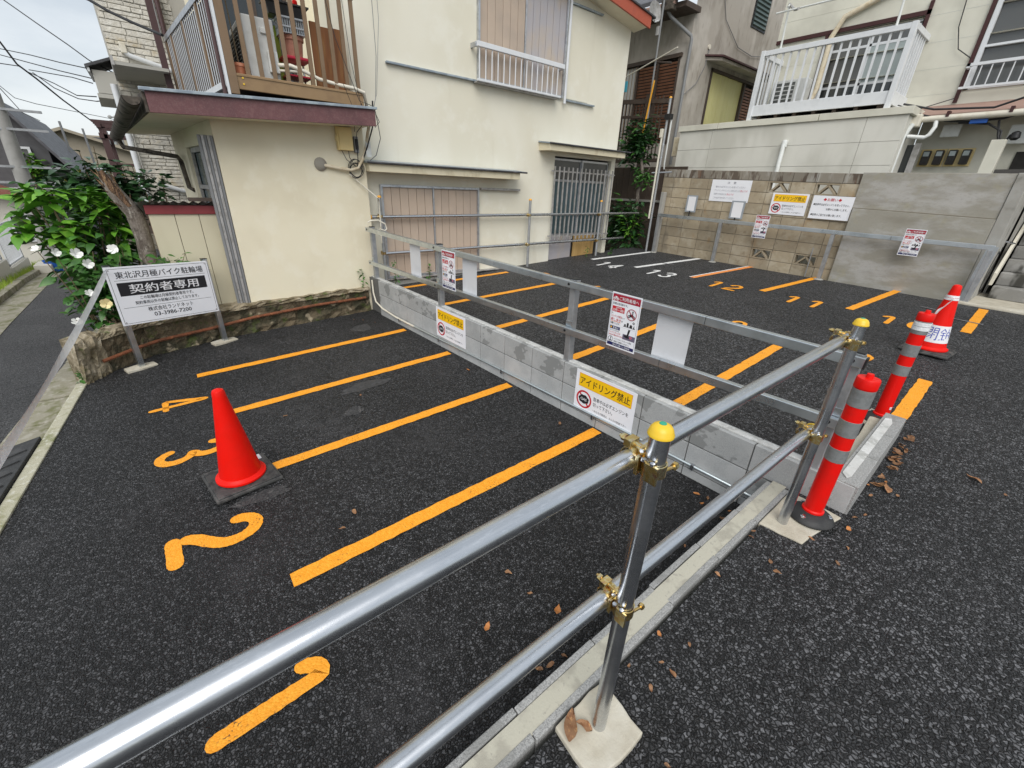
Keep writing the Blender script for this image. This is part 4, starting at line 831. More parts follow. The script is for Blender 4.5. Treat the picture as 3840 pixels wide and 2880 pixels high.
for x, z, wd, lb in ((-5.33, 1.385, .235, 'small white framed plate on the left of the back wall'), (-4.38, 1.315, .26, 'small white framed plate under the caution sign on the back wall')):
    t_ = thing('framed_plate', lb, 'plate', (x, bface(x)-.1, z), 'framed plates'); s = Sign(t_, (x, bface(x)-.09, z), bu, dv, bn_, wd, .325, .006, 'board_frame'); s.rect('plate', .035, wd-.035, .025, .3, 'ink_white', 2)
    part('stem', MB().cyl((x+wd/2, bface(x)-.1, z-.09), (x+wd/2, bface(x)-.1, z+.02), .012, n=8), 'black_plastic', t_)
# main sign on two posts
ms = thing('parking_sign', 'white parking lot sign on two posts with black lettering and a black band', 'sign', (-5.97, -.09, -.2))
A, B = Vector((-5.813, -.502, 0)), Vector((-6.144, .323, 0)); d = (B-A).normalized(); n_ = Vector((d.y, -d.x, 0))
for P, zt in ((A, .862), (B, .835)):
    T = Matrix(((d.x, n_.x, 0, P.x), (d.y, n_.y, 0, P.y), (0, 0, 1, 0), (0, 0, 0, 1))); zb = Lz(P.x, P.y)
    part('post', MB(T).box(-.025, .025, -.025, .025, zb, zt), 'galv_rail', ms, True, .003); part('post_cap', MB(T).box(-.027, .027, -.027, .027, zt, zt+.008), 'black_plastic', ms)
    part('footing', MB(T).prism([(-.14, -.06, zb-.02), (.0, -.085, zb-.02), (.13, -.05, zb-.02), (.125, .07, zb-.02), (-.02, .08, zb-.02), (-.15, .06, zb-.02)], (0, 0, .04)), 'pad_concrete', ms, False, .006)
u = d+Vector((0, 0, -.04)); o = A-d*.035+n_*.03+Vector((0, 0, .262))
s = Sign(ms, o, u, (0, 0, 1), n_, .935, .592, .012, 'board_white', .002)
s.border(.018, .917, .018, .574, .003, 'ink'); s.text('東北沢月極バイク駐輪場', .07, .482, .075, 'ink', .008, wd=.8); s.line([(.05, .458), (.885, .458)], .003, 'ink')
s.rect('band', .06, .875, .3, .435, 'ink', 1); s.text('契約者専用', .15, .328, .1, 'ink_white', .022, k=2, wd=.64)
s.text('この駐輪場は月極契約者専用です。', .215, .255, .04, 'ink', .004, wd=.5); s.text('契約車両以外の駐輪は禁止しております。', .16, .205, .04, 'ink', .004, wd=.6); s.line([(.05, .178), (.885, .178)], .003, 'ink')
s.text('株式会社ランドネット', .25, .122, .05, 'ink', .005, wd=.43); s.text('03-3986-7200', .29, .06, .06, 'ink', .014, wd=.36)
for cx, cy in ((.03, .562), (.905, .562), (.03, .03), (.905, .03)): s.ring(cx, cy, 0, .006, 'steel', 2, 'screw', 10)
# ================================================================ cream house
FX = -6.5
hs = thing('house', 'cream stucco two storey house with brown balcony and shuttered windows', 'house', (-7.5, 4, .2))
b = MB(); HOLE = (6.13, 7.76, .33, 2.29)
b.panel([2.42, 7.88], [-.1, 7.4], [HOLE], -.14, lambda u, v, d: (FX+d, u, v))
b.face([(FX, 7.88, -.1), (-12, 7.88, -.1), (-12, 7.88, 7.4), (FX, 7.88, 7.4)]); b.face([(FX, 2.42, -.1), (FX, 2.42, 7.4), (-12, 2.42, 7.4), (-12, 2.42, -.1)])
b.face([(-12, 2.42, -.1), (-12, 7.88, -.1), (-12, 7.88, 7.4), (-12, 2.42, 7.4)]); b.face([(FX, 2.42, 7.4), (-12, 2.42, 7.4), (-12, 7.88, 7.4), (FX, 7.88, 7.4)])
part('wall', b, 'stucco', hs, False)
def frame4(q, x0, x1, y0, y1, z0, z1, w):
    q.box(x0, x1, y0, y0+w, z0, z1); q.box(x0, x1, y1-w, y1, z0, z1); q.box(x0, x1, y0+w, y1-w, z0, z0+w); q.box(x0, x1, y0+w, y1-w, z1-w, z1); return q
def shutter(y0, y1, z0, z1, n, m, mul=True, x=FX, m2=None):
    wn = part('shutter_window', MB().box(x+.004, x+.012, y0, y1, z0, z1), 'slat_gap', hs, False)
    part('frame', frame4(MB(), x+.003, x+.055, y0-.03, y1+.03, z0-.03, z1+.03, .032), 'alu', wn, True, .003)
    ym = (y0+y1)/2
    for h, (a, c) in enumerate(((y0, ym-.012), (ym+.012, y1))):
        w_ = (c-a)/n
        for k in range(n): part('slat', MB().box(x+.014, x+.03-(.006 if h else 0), a+k*w_+.003, a+(k+1)*w_-.003, z0, z1), m2 if (m2 and h) else m, wn, False, .003)
    part('mullion', MB().box(x+.013, x+.045, ym-.012, ym+.012, z0, z1), 'alu', wn, True, .003); return wn
shutter(2.69, 4.36, .38, 1.66, 6, 'shutter_beige'); shutter(4.40, 6.15, 3.22, 5.0, 6, 'shutter_beige', m2='shutter_grey')
part('sill', MB().box(FX+.002, FX+.09, 2.64, 5.1, .325, .345), 'alu_dull', hs, True, .003); part('shutter_track', MB().box(FX+.002, FX+.07, 4.42, 5.27, 1.665, 1.70), 'alu_dull', hs, True, .004)
part('plinth', MB().box(FX+.002, FX+.05, 2.62, 6.0, -.1, .30), 'slab_grey', hs, False, .006)
# sloping sheet-edged canopies
def canopy(y0, y1, ztop, ht, pr, nm='canopy'):
    o = part(nm, MB().prism([(FX-.02, y0, ztop-ht-.005), (FX+pr, y0, ztop-ht-.01), (FX+pr, y0, ztop-.012), (FX-.02, y0, ztop+.02)], (0, y1-y0, 0)), 'canopy_cream', hs, False, .004)
    part('edging', MB().prism([(FX+.01, y0-.03, ztop+.022), (FX+pr+.03, y0-.03, ztop-.012), (FX+pr+.03, y0-.03, ztop+.012), (FX+.01, y0-.03, ztop+.045)], (0, y1-y0+.16, 0)), 'roof_edge', o, False, .004)
    part('edge_roll', MB().cyl((FX+pr+.028, y0-.03, ztop), (FX+pr+.028, y1+.13, ztop), .014, n=10), 'roof_dark', o)
canopy(2.43, 5.06, 1.955, .1, .30); canopy(5.72, 7.80, 2.45, .10, .30)
# door window behind a bar grille
dw = part('window', MB().box(FX-.138, FX-.12, 6.13, 7.76, .33, 2.29), 'interior', hs, False)
for a, c in ((6.15, 6.96), (6.94, 7.74)):
    x = FX-.10 if a < 6.5 else FX-.07
    part('frame', frame4(MB(), x-.015, x+.015, a, c, .86, 2.26, .035).box(x-.014, x+.014, a, c, 1.86, 1.90), 'alu', dw, True, .002)
    part('pane', MB().box(x-.004, x+.002, a+.03, c-.03, .9, 1.87), 'glass_blue', dw, False); part('pane', MB().box(x-.004, x+.002, a+.03, c-.03, 1.9, 2.23), 'glass_grey', dw, False)
part('panel', MB().box(FX-.10, FX-.085, 6.14, 6.84, .32, .87), 'shutter_grey', dw, False); part('panel', MB().box(FX-.09, FX-.07, 6.9, 7.55, .32, .87), 'wood_pale', dw, False)
gr = part('grille', MB().box(FX+.05, FX+.065, 6.02, 7.84, 2.02, 2.045).box(FX+.05, FX+.065, 6.02, 7.84, .86, .885), 'alu_dull', hs, True, .002)
for k in range(15): y = 6.07+.119*k; part('bar', MB().box(FX+.066, FX+.085, y, y+.03, .80, 2.11), 'alu_dull', gr, True, .003)
# upper window balustrade
ur = part('window_railing', MB().box(FX+.12, FX+.165, 4.28, 6.07, 3.575, 3.64), 'white_alu', hs, True, .005)
part('bottom_rail', MB().box(FX+.11, FX+.15, 4.30, 6.03, 3.16, 3.19), 'white_alu', ur, True, .004); part('bottom_shelf', MB().box(FX+.002, FX+.11, 4.30, 6.03, 3.145, 3.165), 'alu_dull', ur, True, .003)
for y in (4.26, 6.05): part('bracket', MB().box(FX+.002, FX+.14, y, y+.03, 3.57, 3.63), 'alu', ur, True, .004)
for k in range(15): y = 4.33+.1145*k; part('bar', MB().cyl((FX+.14, y, 3.58), (FX+.14, y, 3.19), .009, n=8).cyl((FX+.14, y, 3.19), (FX+.10, y, 3.165), .009, n=8), 'white_alu', ur)
part('downpipe', MB().cyl((FX+.06, 6.215, 5.6), (FX+.06, 6.215, 3.11), .024, n=12), 'white_alu', hs)
for y0, y1, z in ((2.9, 4.34, 3.18), (6.26, 7.02, 3.175), (6.26, 7.03, 4.53)): part('trim', MB().box(FX+.002, FX+.05, y0, y1, z-.016, z+.008), 'roof_edge', hs, True, .003)
part('raised_panel', MB().box(FX+.0005, FX+.012, 6.26, 6.85, 3.2, 4.51), 'stucco', hs, False, .006)
# gable eave
b = MB(); e0, e1 = (4.0, 5.05), (7.98, 4.50)
b.prism([(FX-.02, e0[0], e0[1]-.02), (FX+.33, e0[0], e0[1]-.02), (FX+.33, e0[0], e0[1]+.13), (FX-.02, e0[0], e0[1]+.13)], (0, 0, 0.001)); b = MB()
P0 = [(FX+a, e0[0], e0[1]+c) for a, c in ((-.02, -.03), (.30, 0), (.30, .11), (-.02, .11))]; b.prism(P0, (0, e1[0]-e0[0], e1[1]-e0[1])); part('eave', b, 'stucco_yellow', hs, False)
P0 = [(FX+a, e0[0], e0[1]+c) for a, c in ((.302, -.03), (.335, -.03), (.335, .15), (.302, .15))]; part('fascia', MB().prism(P0, (0, e1[0]-e0[0]+.02, e1[1]-e0[1])), 'fascia_red', hs, False, .003)
P0 = [(FX+a, e0[0], e0[1]+c) for a, c in ((-.2, .112), (.36, .152), (.36, .178), (-.2, .16))]; part('roof', MB().prism(P0, (0, e1[0]-e0[0]+.12, e1[1]-e0[1]-.02)), 'roof_dark', hs, False, .003)
# ---- ground floor extension
EX = -6.32
def ey(x): return .72+.09*(x-EX)
b = MB(); b.face([(EX, ey(EX), -.1), (EX, 2.425, -.1), (EX, 2.425, 2.5), (EX, ey(EX), 2.4)])
b.panel([0, 2.7], [-.1, 2.35], [(.45, 1.75, 1.0, 2.06)], .08, lambda u, v, d: (EX-u, ey(EX-u)+d, v)); b.face([(EX, 2.425, -.1), (FX-.05, 2.425, -.1), (FX-.05, 2.425, 2.5), (EX, 2.425, 2.5)])
part('extension_wall', b, 'stucco_yellow', hs, False)
ew = part('window', MB().prism([(EX-.45, ey(EX-.45)+.079, 1.0), (EX-1.75, ey(EX-1.75)+.079, 1.0), (EX-1.75, ey(EX-1.75)+.079, 2.06), (EX-.45, ey(EX-.45)+.079, 2.06)], (0, .01, 0)), 'glass_blue', hs, False)
for u0, u1, z0, z1 in ((.45, .5, 1, 2.06), (1.69, 1.75, 1, 2.06), (1.05, 1.1, 1, 2.06), (.45, 1.75, 1.0, 1.05), (.45, 1.75, 2.0, 2.06), (.45, 1.75, 1.55, 1.6)):
    part('frame', MB().prism([(EX-u0, ey(EX-u0)+.04, z0), (EX-u1, ey(EX-u1)+.04, z0), (EX-u1, ey(EX-u1)+.04, z1), (EX-u0, ey(EX-u0)+.04, z1)], (0, .03, 0)), 'alu_dull', ew, False)
for k in range(4): u0 = .06+.09*k; part('shutter_board', MB().prism([(EX-u0, ey(EX-u0)-.05, .95), (EX-u0-.084, ey(EX-u0-.084)-.05, .95), (EX-u0-.084, ey(EX-u0-.084)-.05, 2.1), (EX-u0, ey(EX-u0)-.05, 2.1)], (0, .045, 0)), 'shed_panel', ew, False, .004)
for k in range(5): part('corner_strip', MB().box(EX-.06+.005*(k % 2), EX+.004+.012*(k % 2), ey(EX)-.15+.029*k, ey(EX)-.124+.029*k, .2, 2.12), 'alu_dull' if k % 2 else 'pvc_grey', hs, False, .003)
# roof of the extension
def rz(y): return 2.245+.048*(y-.2)
RP = [(-5.95, .2), (-5.95, 2.44), (-9.2, 2.44), (-9.2, -.06)]
b = MB(); b.prism([(x, y, rz(y)+.01) for x, y in RP], (0, 0, .15)); part('roof', b, 'stucco_yellow', hs, False)
part('fascia', MB().prism([(-5.948, .2, rz(.2)), (-5.948, 2.46, rz(2.46)), (-5.948, 2.46, rz(2.46)+.175), (-5.948, .2, rz(.2)+.175)], (.03, 0, 0)), 'fascia', hs, False, .004)
part('fascia', MB().prism([(-5.93, .198, rz(.2)), (-9.2, -.062, rz(-.06)), (-9.2, -.062, rz(-.06)+.17), (-5.93, .198, rz(.2)+.17)], (0, -.025, 0)), 'gutter_old', hs, False, .004)
part('edge_trim', MB().prism([(-5.93, .16, rz(.16)+.177), (-5.93, 2.48, rz(2.48)+.177), (-5.93, 2.48, rz(2.48)+.205), (-5.93, .16, rz(.16)+.205)], (.04, 0, 0)), 'roof_edge', hs, False, .004)
part('deck', MB().prism([(x-.002, y+.0, rz(y)+.165) for x, y in RP], (0, 0, .03)), 'roof_dark', hs, False)
# gutter: half pipe along the left edge
b = MB(); gp = [Vector((-5.9, .09, 2.36)), Vector((-9.2, -.17, 2.20))]; pr = None
for p in gp:
    cur = [b.p(p+Vector((0, .075*math.cos(rad(a)), .075*math.sin(rad(a))))) for a in range(180, 361, 15)]+[b.p(p+Vector((0, .068*math.cos(rad(a)), .068*math.sin(rad(a))))) for a in range(360, 179, -15)]
    if pr:
        for k in range(len(cur)): b.f.append([pr[k], cur[k], cur[(k+1) % len(cur)], pr[(k+1) % len(cur)]])
    pr = cur
b.face([gp[0]+Vector((0, .07*math.cos(rad(a)), .07*math.sin(rad(a)))) for a in range(180, 361, 15)])
part('gutter', b, 'gutter_old', hs); part('downpipe', MB().tube([(-8.9, -.15, 2.14), (-8.9, -.12, 2.05), (-8.3, .45, 1.95), (-8.3, .48, 1.9), (-8.3, .5, 1.55), (-8.2, .55, 1.52)], .03, 10), 'gutter_old', hs)
# ---- balcony over the extension
BX = -6.1
def by(x): return 1.0+.09*(x-BX)
bl = part('balcony', MB().prism([(BX-.06, 1.02, 2.585), (BX-.06, 2.40, 2.585), (-9.0, 2.40, 2.585), (-9.0, by(-9), 2.585)], (0, 0, .1)), 'brown_dark', hs, False)
part('beam', MB().box(BX-.05, BX, .98, 2.40, 2.57, 2.715), 'brown_beam', bl, True, .006); part('beam', MB().box(BX-.001, BX+.008, .99, 2.39, 2.69, 2.705), 'brown_beam', bl)
for k, (y, z) in enumerate(((1.09, 2.62), (1.09, 2.675))): part('screw', MB().cyl((BX, y, z), (BX+.006, y, z), .009, n=10), 'cap_yellow', bl)
part('post', MB().box(BX-.055, BX+.012, .955, 1.035, 2.52, 4.6), 'brown_alu', bl, True, .004)
for k in range(10): y = 1.135+.1335*k; part('bar', MB().box(BX-.04, BX-.012, y, y+.043, 2.70, 3.64), 'brown_alu', bl, True, .003)
part('top_rail', MB().box(BX-.055, BX+.005, .98, 2.40, 3.62, 3.70), 'brown_alu', bl, True, .004)
def side(u0, u1, z0, z1, th, m, nm, off=0.): return part(nm, MB().prism([(BX-u0, by(BX-u0)+off, z0), (BX-u1, by(BX-u1)+off, z0), (BX-u1, by(BX-u1)+off, z1), (BX-u0, by(BX-u0)+off, z1)], (0, th, 0)), m, bl, False)
for k in range(29): side(.12+.1*k, .12+.1*k+.022, 2.68, 3.46, .004, 'white_slat', 'slat')
for u in (0.9, 1.75, 2.6, 3.05): side(u, u+.07, 2.6, 3.52, .03, 'brown_alu', 'post', -.006)
part('shade_board', MB().prism([(BX-.12, by(BX-.12)+.03, 2.68), (BX-3.0, by(BX-3.0)+.03, 2.68), (BX-3.0, by(BX-3.0)+.03, 3.46), (BX-.12, by(BX-.12)+.03, 3.46)], (0, .015, 0)), 'brown_dark', bl, False)  # dark brown board added so the gaps between the slats look shaded
side(.05, 3.1, 3.47, 3.53, .04, 'alu', 'side_rail', -.01); side(.05, 3.1, 2.62, 2.68, .04, 'white_alu', 'side_rail', -.01)
part('drain_pipe', MB().cyl((BX-.02, .90, 2.5), (BX-.02, .90, 5.0), .02, n=10), 'brown_pipe', bl); part('edge_strip', MB().box(BX-.02, BX+.01, .925, .95, 2.5, 5.0), 'white_alu', bl)
part('post', MB().box(-9.2, -9.12, .60, .68, 2.6, 5.5), 'brown_pipe', bl)
# upper storey behind the balcony
b = MB(); b.panel([.9, 2.42], [2.6, 6.5], [(1.25, 2.1, 2.75, 4.4)], -.08, lambda u, v, d: (-7.7+d, u, v)); part('upper_wall', b, 'stucco_yellow', hs, False)
up = part('window', MB().box(-7.785, -7.775, 1.25, 2.1, 2.75, 4.4), 'glass_dark', hs, False); part('frame', frame4(MB(), -7.77, -7.74, 1.25, 2.1, 2.75, 4.4, .05).box(-7.77, -7.74, 1.65, 1.7, 2.8, 4.35), 'brown_dark', up)
for z in (3.55, 3.75): part('laundry_pole', MB().cyl((-6.5, 1.1, z), (-7.6, 1.15, z+.02), .013, n=8), 'alu', bl)

# ---- things on the balcony
ac = thing('air_conditioner', 'white outdoor air conditioner unit behind the brown balcony bars', 'air conditioner', (-6.6, 1.34, 2.69))
part('case', MB().box(-7.0, -6.2, 1.20, 1.50, 2.71, 3.27), 'ac_white', ac, True, .012); part('foot', MB().box(-6.95, -6.25, 1.22, 1.48, 2.68, 2.71), 'rubber', ac)
part('grille', MB().box(-6.95, -6.45, 1.185, 1.199, 2.76, 3.2), 'ac_dark', ac)
for k in range(12): part('fin', MB().box(-6.94, -6.46, 1.176, 1.186, 2.78+.034*k, 2.786+.034*k), 'ac_white', ac)
part('cover', MB().box(-6.2, -6.15, 1.39, 1.49, 2.78, 2.98), 'ac_white', ac, True, .01); part('handle', MB().box(-6.2, -6.18, 1.36, 1.46, 3.13, 3.18), 'ac_white', ac, True, .006)
part('hose', MB().tube([(-6.16, 1.48, 2.86), (-6.13, 1.6, 2.87), (-6.14, 1.75, 2.84), (-6.14, 1.9, 2.79), (-6.13, 2.1, 2.765), (-6.10, 2.3, 2.75), (-6.08, 2.4, 2.72), (-6.2, 2.47, 2.62), (-6.3, 2.5, 2.5)], .02, 10), 'pvc_cream', ac)
part('hose', MB().tube([(-6.16, 1.48, 2.81), (-6.14, 1.6, 2.82), (-6.145, 1.7, 2.83)], .013, 8), 'pvc_cream', ac)
sl = thing('stool', 'low stool with bright crimson seat on the balcony', 'stool', (-6.4, 1.73, 2.69)); part('seat', MB().box(-6.55, -6.25, 1.58, 1.87, 2.965, 2.995), 'crimson', sl, True, .01)
for x, y in ((-6.27, 1.6), (-6.27, 1.85), (-6.53, 1.6), (-6.53, 1.85)): part('leg', MB().cyl((x, y, 2.69), (x, y, 2.965), .012, n=8), 'steel', sl)
part('shelf', MB().box(-6.54, -6.26, 1.59, 1.86, 2.8, 2.815), 'crimson', sl)
solo('flower_pot', MB().lathe((-6.38, 1.73, 2.996), [(.085, 0), (.105, .16), (.117, .16), (.12, .20), (.11, .2), (.1, .19), (.001, .19)], 20), 'terracotta_pale', 'pale terracotta pot standing on the crimson stool', 'pot', (-6.38, 1.73, 2.996))
bk = thing('basket', 'pale grey plastic basket stacked on the terracotta pot', 'basket', (-6.38, 1.72, 3.2))
q = MB()
for k in range(9):
    for s_ in (-1, 1): q.box(-6.48+.0245*k, -6.47+.0245*k, 1.72+s_*.125-.003, 1.72+s_*.125+.003, 3.2, 3.34)
for k in range(11):
    for x in (-6.485, -6.275): q.box(x, x+.005, 1.6+.0235*k, 1.609+.0235*k, 3.2, 3.34)
part('lattice', q, 'basket', bk, False, kind='stuff'); part('rim', MB().box(-6.5, -6.25, 1.58, 1.86, 3.335, 3.35).box(-6.5, -6.25, 1.59, 1.85, 3.2, 3.206).box(-6.49, -6.262, 1.592, 1.848, 3.255, 3.27), 'basket', bk, False)
pl = thing('planter', 'black rectangular planter on top of the stacked basket', 'planter', (-6.4, 1.7, 3.35)); part('box', MB().prism([(-6.28, 1.5, 3.352), (-6.28, 1.88, 3.352), (-6.27, 1.9, 3.46), (-6.27, 1.48, 3.46)], (-.2, 0, 0)), 'black_plastic', pl, False, .006); part('rim', MB().box(-6.49, -6.25, 1.46, 1.92, 3.46, 3.475), 'rubber_dusty', pl)
solo('red_cup', MB().lathe((-6.33, 1.8, 3.476), [(.02, 0), (.028, .02), (.026, .05), (.01, .06), (.001, .06)], 12), 'cone_red', 'small red cup on the black balcony planter', 'cup', (-6.33, 1.8, 3.476))
solo('storage_box', MB().box(-6.72, -6.5, 1.52, 1.62, 2.69, 3.3), 'lime', 'lime green storage box between air conditioner and pots', 'box', (-6.6, 1.57, 2.69), None, True, .01)
wb = thing('wooden_boards', 'brown wooden boards standing upright at the right of the balcony', 'boards', (-6.35, 2.12, 2.69))
for y0, y1, zt in ((1.93, 2.02, 3.38), (2.025, 2.14, 3.35), (2.145, 2.28, 3.36)): part('board', MB().box(-6.36, -6.33, y0, y1, 2.69, zt), 'wood_door', wb, False, .003)
po = thing('potted_vine', 'climbing vine in a terracotta pot at the left balcony corner', 'potted plant', (-6.22, 1.10, 2.69)); part('pot', MB().lathe((-6.22, 1.10, 2.69), [(.05, 0), (.065, .1), (.072, .1), (.072, .13), (.06, .13), (.001, .12)], 16), 'terracotta', po)
part('stem', MB().tube([(-6.22, 1.1, 2.8), (-6.2, 1.09, 3.1), (-6.21, 1.08, 3.5), (-6.2, 1.08, 3.9)], .006, 6), 'twig', po)
# ---- meter box, cables and pipes on the extension wall
mb_ = thing('meter_box', 'yellow meter box on the cream wall under the maroon fascia', 'box', (EX, 2.16, 2.08)); part('case', MB().box(EX+.002, EX+.07, 2.065, 2.255, 2.075, 2.345), 'meter_yellow', mb_, True, .008); part('door', MB().box(EX+.07, EX+.082, 2.085, 2.255, 2.08, 2.34), 'meter_yellow', mb_, True, .004); part('hinge', MB().box(EX+.03, EX+.08, 2.052, 2.066, 2.18, 2.23), 'meter_yellow', mb_)
ab = thing('cable_bundle', 'tangle of black cables and cream pipe at the corner under the balcony', 'cables', (EX, 2.4, 1.9))
part('closure', MB().cyl((EX+.05, 2.315, 2.1), (EX+.05, 2.315, 2.22), .02, n=12), 'cable', ab); part('closure_bracket', MB().box(EX+.002, EX+.05, 2.285, 2.34, 2.06, 2.25), 'pvc_grey', ab, True, .006)
r = random.Random(4)
for k in range(4):
    c = Vector((EX+.05, 2.27+r.uniform(-.015, .015), 1.86+r.uniform(-.02, .02))); ra, rb = .085+r.uniform(-.015, .015), .1+r.uniform(-.015, .015); ph = r.uniform(0, 6)
    part('coil', MB().tube([c+Vector((.012*math.sin(3*a+ph), ra*math.cos(a), rb*math.sin(a))) for a in [2*math.pi*i/28 for i in range(29)]], .0045, 6, False), 'cable', ab)
CB = [([(EX+.05, 2.315, 2.1), (EX+.05, 2.31, 1.98), (EX+.06, 2.29, 1.9)], .006, 'cable'), ([(EX+.04, 2.11, 2.08), (EX+.05, 2.16, 1.97), (EX+.05, 2.27, 1.9), (EX+.05, 2.36, 1.92)], .004, 'cable'),
      ([(EX+.04, 2.2, 2.08), (EX+.05, 2.2, 2.0), (EX+.06, 2.26, 1.9)], .004, 'cable'), ([(-5.92, 2.44, 2.62), (-6.0, 2.46, 2.5), (-6.1, 2.48, 2.35), (-6.22, 2.44, 2.15), (EX+.04, 2.38, 1.98), (EX+.04, 2.34, 1.88)], .009, 'cable'),
      ([(-5.93, 2.3, 2.58), (-5.98, 2.35, 2.4), (EX+.06, 2.33, 2.3), (EX+.05, 2.315, 2.22)], .004, 'cable'), ([(-5.92, 2.1, 2.75), (-5.93, 2.2, 2.5), (EX+.06, 2.3, 2.3)], .003, 'cable'), ([(-6.05, 1.98, 3.9), (-6.02, 2.1, 3.2), (-5.93, 2.28, 2.6), (-5.92, 2.42, 2.57)], .004, 'cable'),
      ([(-6.05, 2.22, 3.8), (-6.0, 2.25, 3.0), (-5.94, 2.3, 2.56)], .003, 'cable'), ([(-6.47, 2.75, 5.0), (-6.44, 2.76, 4.0), (-6.4, 2.74, 3.2), (-6.2, 2.6, 2.7), (-5.95, 2.46, 2.56)], .004, 'cable_grey'), ([(-6.47, 2.84, 5.0), (-6.44, 2.83, 3.6), (-6.2, 2.62, 2.75), (-5.95, 2.46, 2.57)], .003, 'cable_grey'),
      ([(-5.95, 2.47, 2.55), (-6.1, 2.56, 2.4), (-6.2, 2.62, 2.25), (-6.3, 2.58, 2.05), (-6.28, 2.48, 1.98)], .005, 'cable_grey'), ([(-6.0, 2.5, 2.5), (-6.05, 2.56, 2.42), (-6.1, 2.52, 2.36), (-6.06, 2.47, 2.42)], .004, 'cable')]
for P, r_, m_ in CB: part('cable', MB().tube(P, r_, 6), m_, ab)
part('wrapped_pipe', MB().tube([(EX, 1.83, 1.90), (EX+.04, 1.9, 1.885), (EX+.05, 2.05, 1.865), (EX+.05, 2.2, 1.85), (EX+.05, 2.3, 1.88), (EX+.04, 2.37, 1.98), (EX+.04, 2.43, 2.1), (EX+.1, 2.46, 2.3), (EX+.25, 2.47, 2.5)], .02, 10), 'tape_cream', ab)
part('putty', MB(Matrix.Translation((EX, 1.83, 1.90)) @ Matrix.Rotation(rad(90), 4, 'Y')).lathe((0, 0, 0), [(.075, 0), (.08, .012), (.06, .035), (.03, .045), (.001, .047)], 16), 'mastic', ab)
part('hose', MB().tube([(EX+.04, 2.18, 1.80), (EX+.05, 2.35, 1.66), (-6.2, 2.5, 1.52), (-6.3, 2.56, 1.48), (-6.31, 2.56, 1.2), (-6.31, 2.55, .9)], .009, 8), 'pvc_cream', ab)
part('hose', MB().tube([(-6.2, 2.33, 1.20), (-6.17, 2.36, 1.225), (-6.15, 2.46, 1.23), (-6.15, 2.56, 1.18), (-6.15, 2.58, 1.11), (-6.14, 2.54, 1.09), (-6.14, 2.47, 1.115)], .0095, 8), 'pvc_cream', ab)
part('tag_label', MB().box(-6.24, -6.235, 2.42, 2.49, 2.02, 2.2), 'pvc_white', ab)
# ---- cream panel store beside the sign
sh = thing('panel_shed', 'cream panel shed wall with dark red band and corrugated roof behind the parking sign', 'shed', (-6.45, .3, .2))
for y0, y1 in ((-.055, .175), (.18, .405), (.41, .66)): part('panel', MB().box(-6.47, -6.45, y0, y1, .15, 1.3), 'shed_panel', sh, False, .004)
part('backing', MB().box(-6.55, -6.475, -.06, .66, .15, 1.3), 'slat_gap', sh, False); part('band', MB().box(-6.56, -6.43, -.075, .665, 1.302, 1.395), 'shed_red', sh, True, .004); part('side', MB().box(-8.2, -6.56, -.05, -.03, .1, 1.3), 'shed_panel', sh, False)
q = MB(); n = 36
for k in range(n):
    a, c = -.14+.84*k/n*.9, -.14+.84*(k+1)/n*.9; f = lambda y: 1.435+.012*math.sin(y*70)
    q.face([(-6.36, a, f(a)), (-6.36, c, f(c)), (-8.2, c, f(c)-.25), (-8.2, a, f(a)-.25)])
part('corrugated_roof', q, 'pvc_grey', sh); part('roof_cap', MB().box(-6.6, -6.4, .35, .66, 1.44, 1.475), 'brown_dark', sh)
# ================================================================ grey mortar house behind the gap
gh = thing('house', 'weathered grey mortar house with brown louvred shutters and a yellow panel window', 'house', (-8, 11, .3))
GX, GY = -7.05, 10.7
b = MB(); b.panel([-14, GX], [-.2, 5.6], [(-8.86, -7.26, 2.9, 4.68)], .12, lambda u, v, d: (u, GY+d, v)); b.panel([GY, 17], [-.2, 8.0], [(11.8, 14.25, 3.2, 4.62)], -.12, lambda u, v, d: (GX+d, u, v))
part('wall', b, 'mortar_wall', gh, False)
part('eave', MB().prism([(-14, 10.15, 5.62), (-6.95, 10.15, 5.45), (-6.95, 10.75, 5.45), (-14, 10.75, 5.62)], (0, 0, .1)), 'brown_dark', gh, False); part('roof', MB().prism([(-14, 10.05, 5.78), (-6.9, 10.05, 5.58), (-6.9, 13, 7.2), (-14, 13, 7.4)], (0, 0, .08)), 'roof_tile', gh, False)
part('gutter', MB().cyl((-14, 10.08, 5.72), (-7.2, 10.08, 5.52), .06, n=10), 'pink_roof', gh); part('hopper', MB().box(-7.5, -7.2, 10.0, 10.2, 5.42, 5.62), 'gutter_old', gh, True, .02)
part('downpipe', MB().tube([(-7.38, 10.12, 5.45), (-7.34, 10.2, 5.35), (-7.0, 10.6, 5.02), (-6.98, 10.62, 4.95), (-6.98, 10.62, 2.4)], .035, 10), 'pvc_grey', gh)
sw = part('shutter_window', MB().box(-8.86, -7.26, GY+.10, GY+.118, 2.9, 4.68), 'interior', gh, False)
for x0, x1 in ((-8.40, -7.88), (-7.80, -7.28)):
    for k in range(26): z = 2.92+.066*k; part('slat', MB().prism([(x0, GY+.02, z), (x1, GY+.02, z), (x1, GY+.0, z+.04), (x0, GY+.0, z+.04)], (0, .012, 0)), 'shutter_brown', sw, False)
for x in (-8.44, -7.84, -7.26): part('stile', MB().box(x-.03, x+.02, GY-.02, GY+.05, 2.88, 4.7), 'brown_dark', sw)
part('head', MB().box(-8.95, -7.2, GY-.05, GY+.06, 4.68, 4.76), 'brown_dark', sw); part('pane', MB().box(-8.84, -8.46, GY+.03, GY+.04, 2.92, 4.66), 'curtain', sw, False)
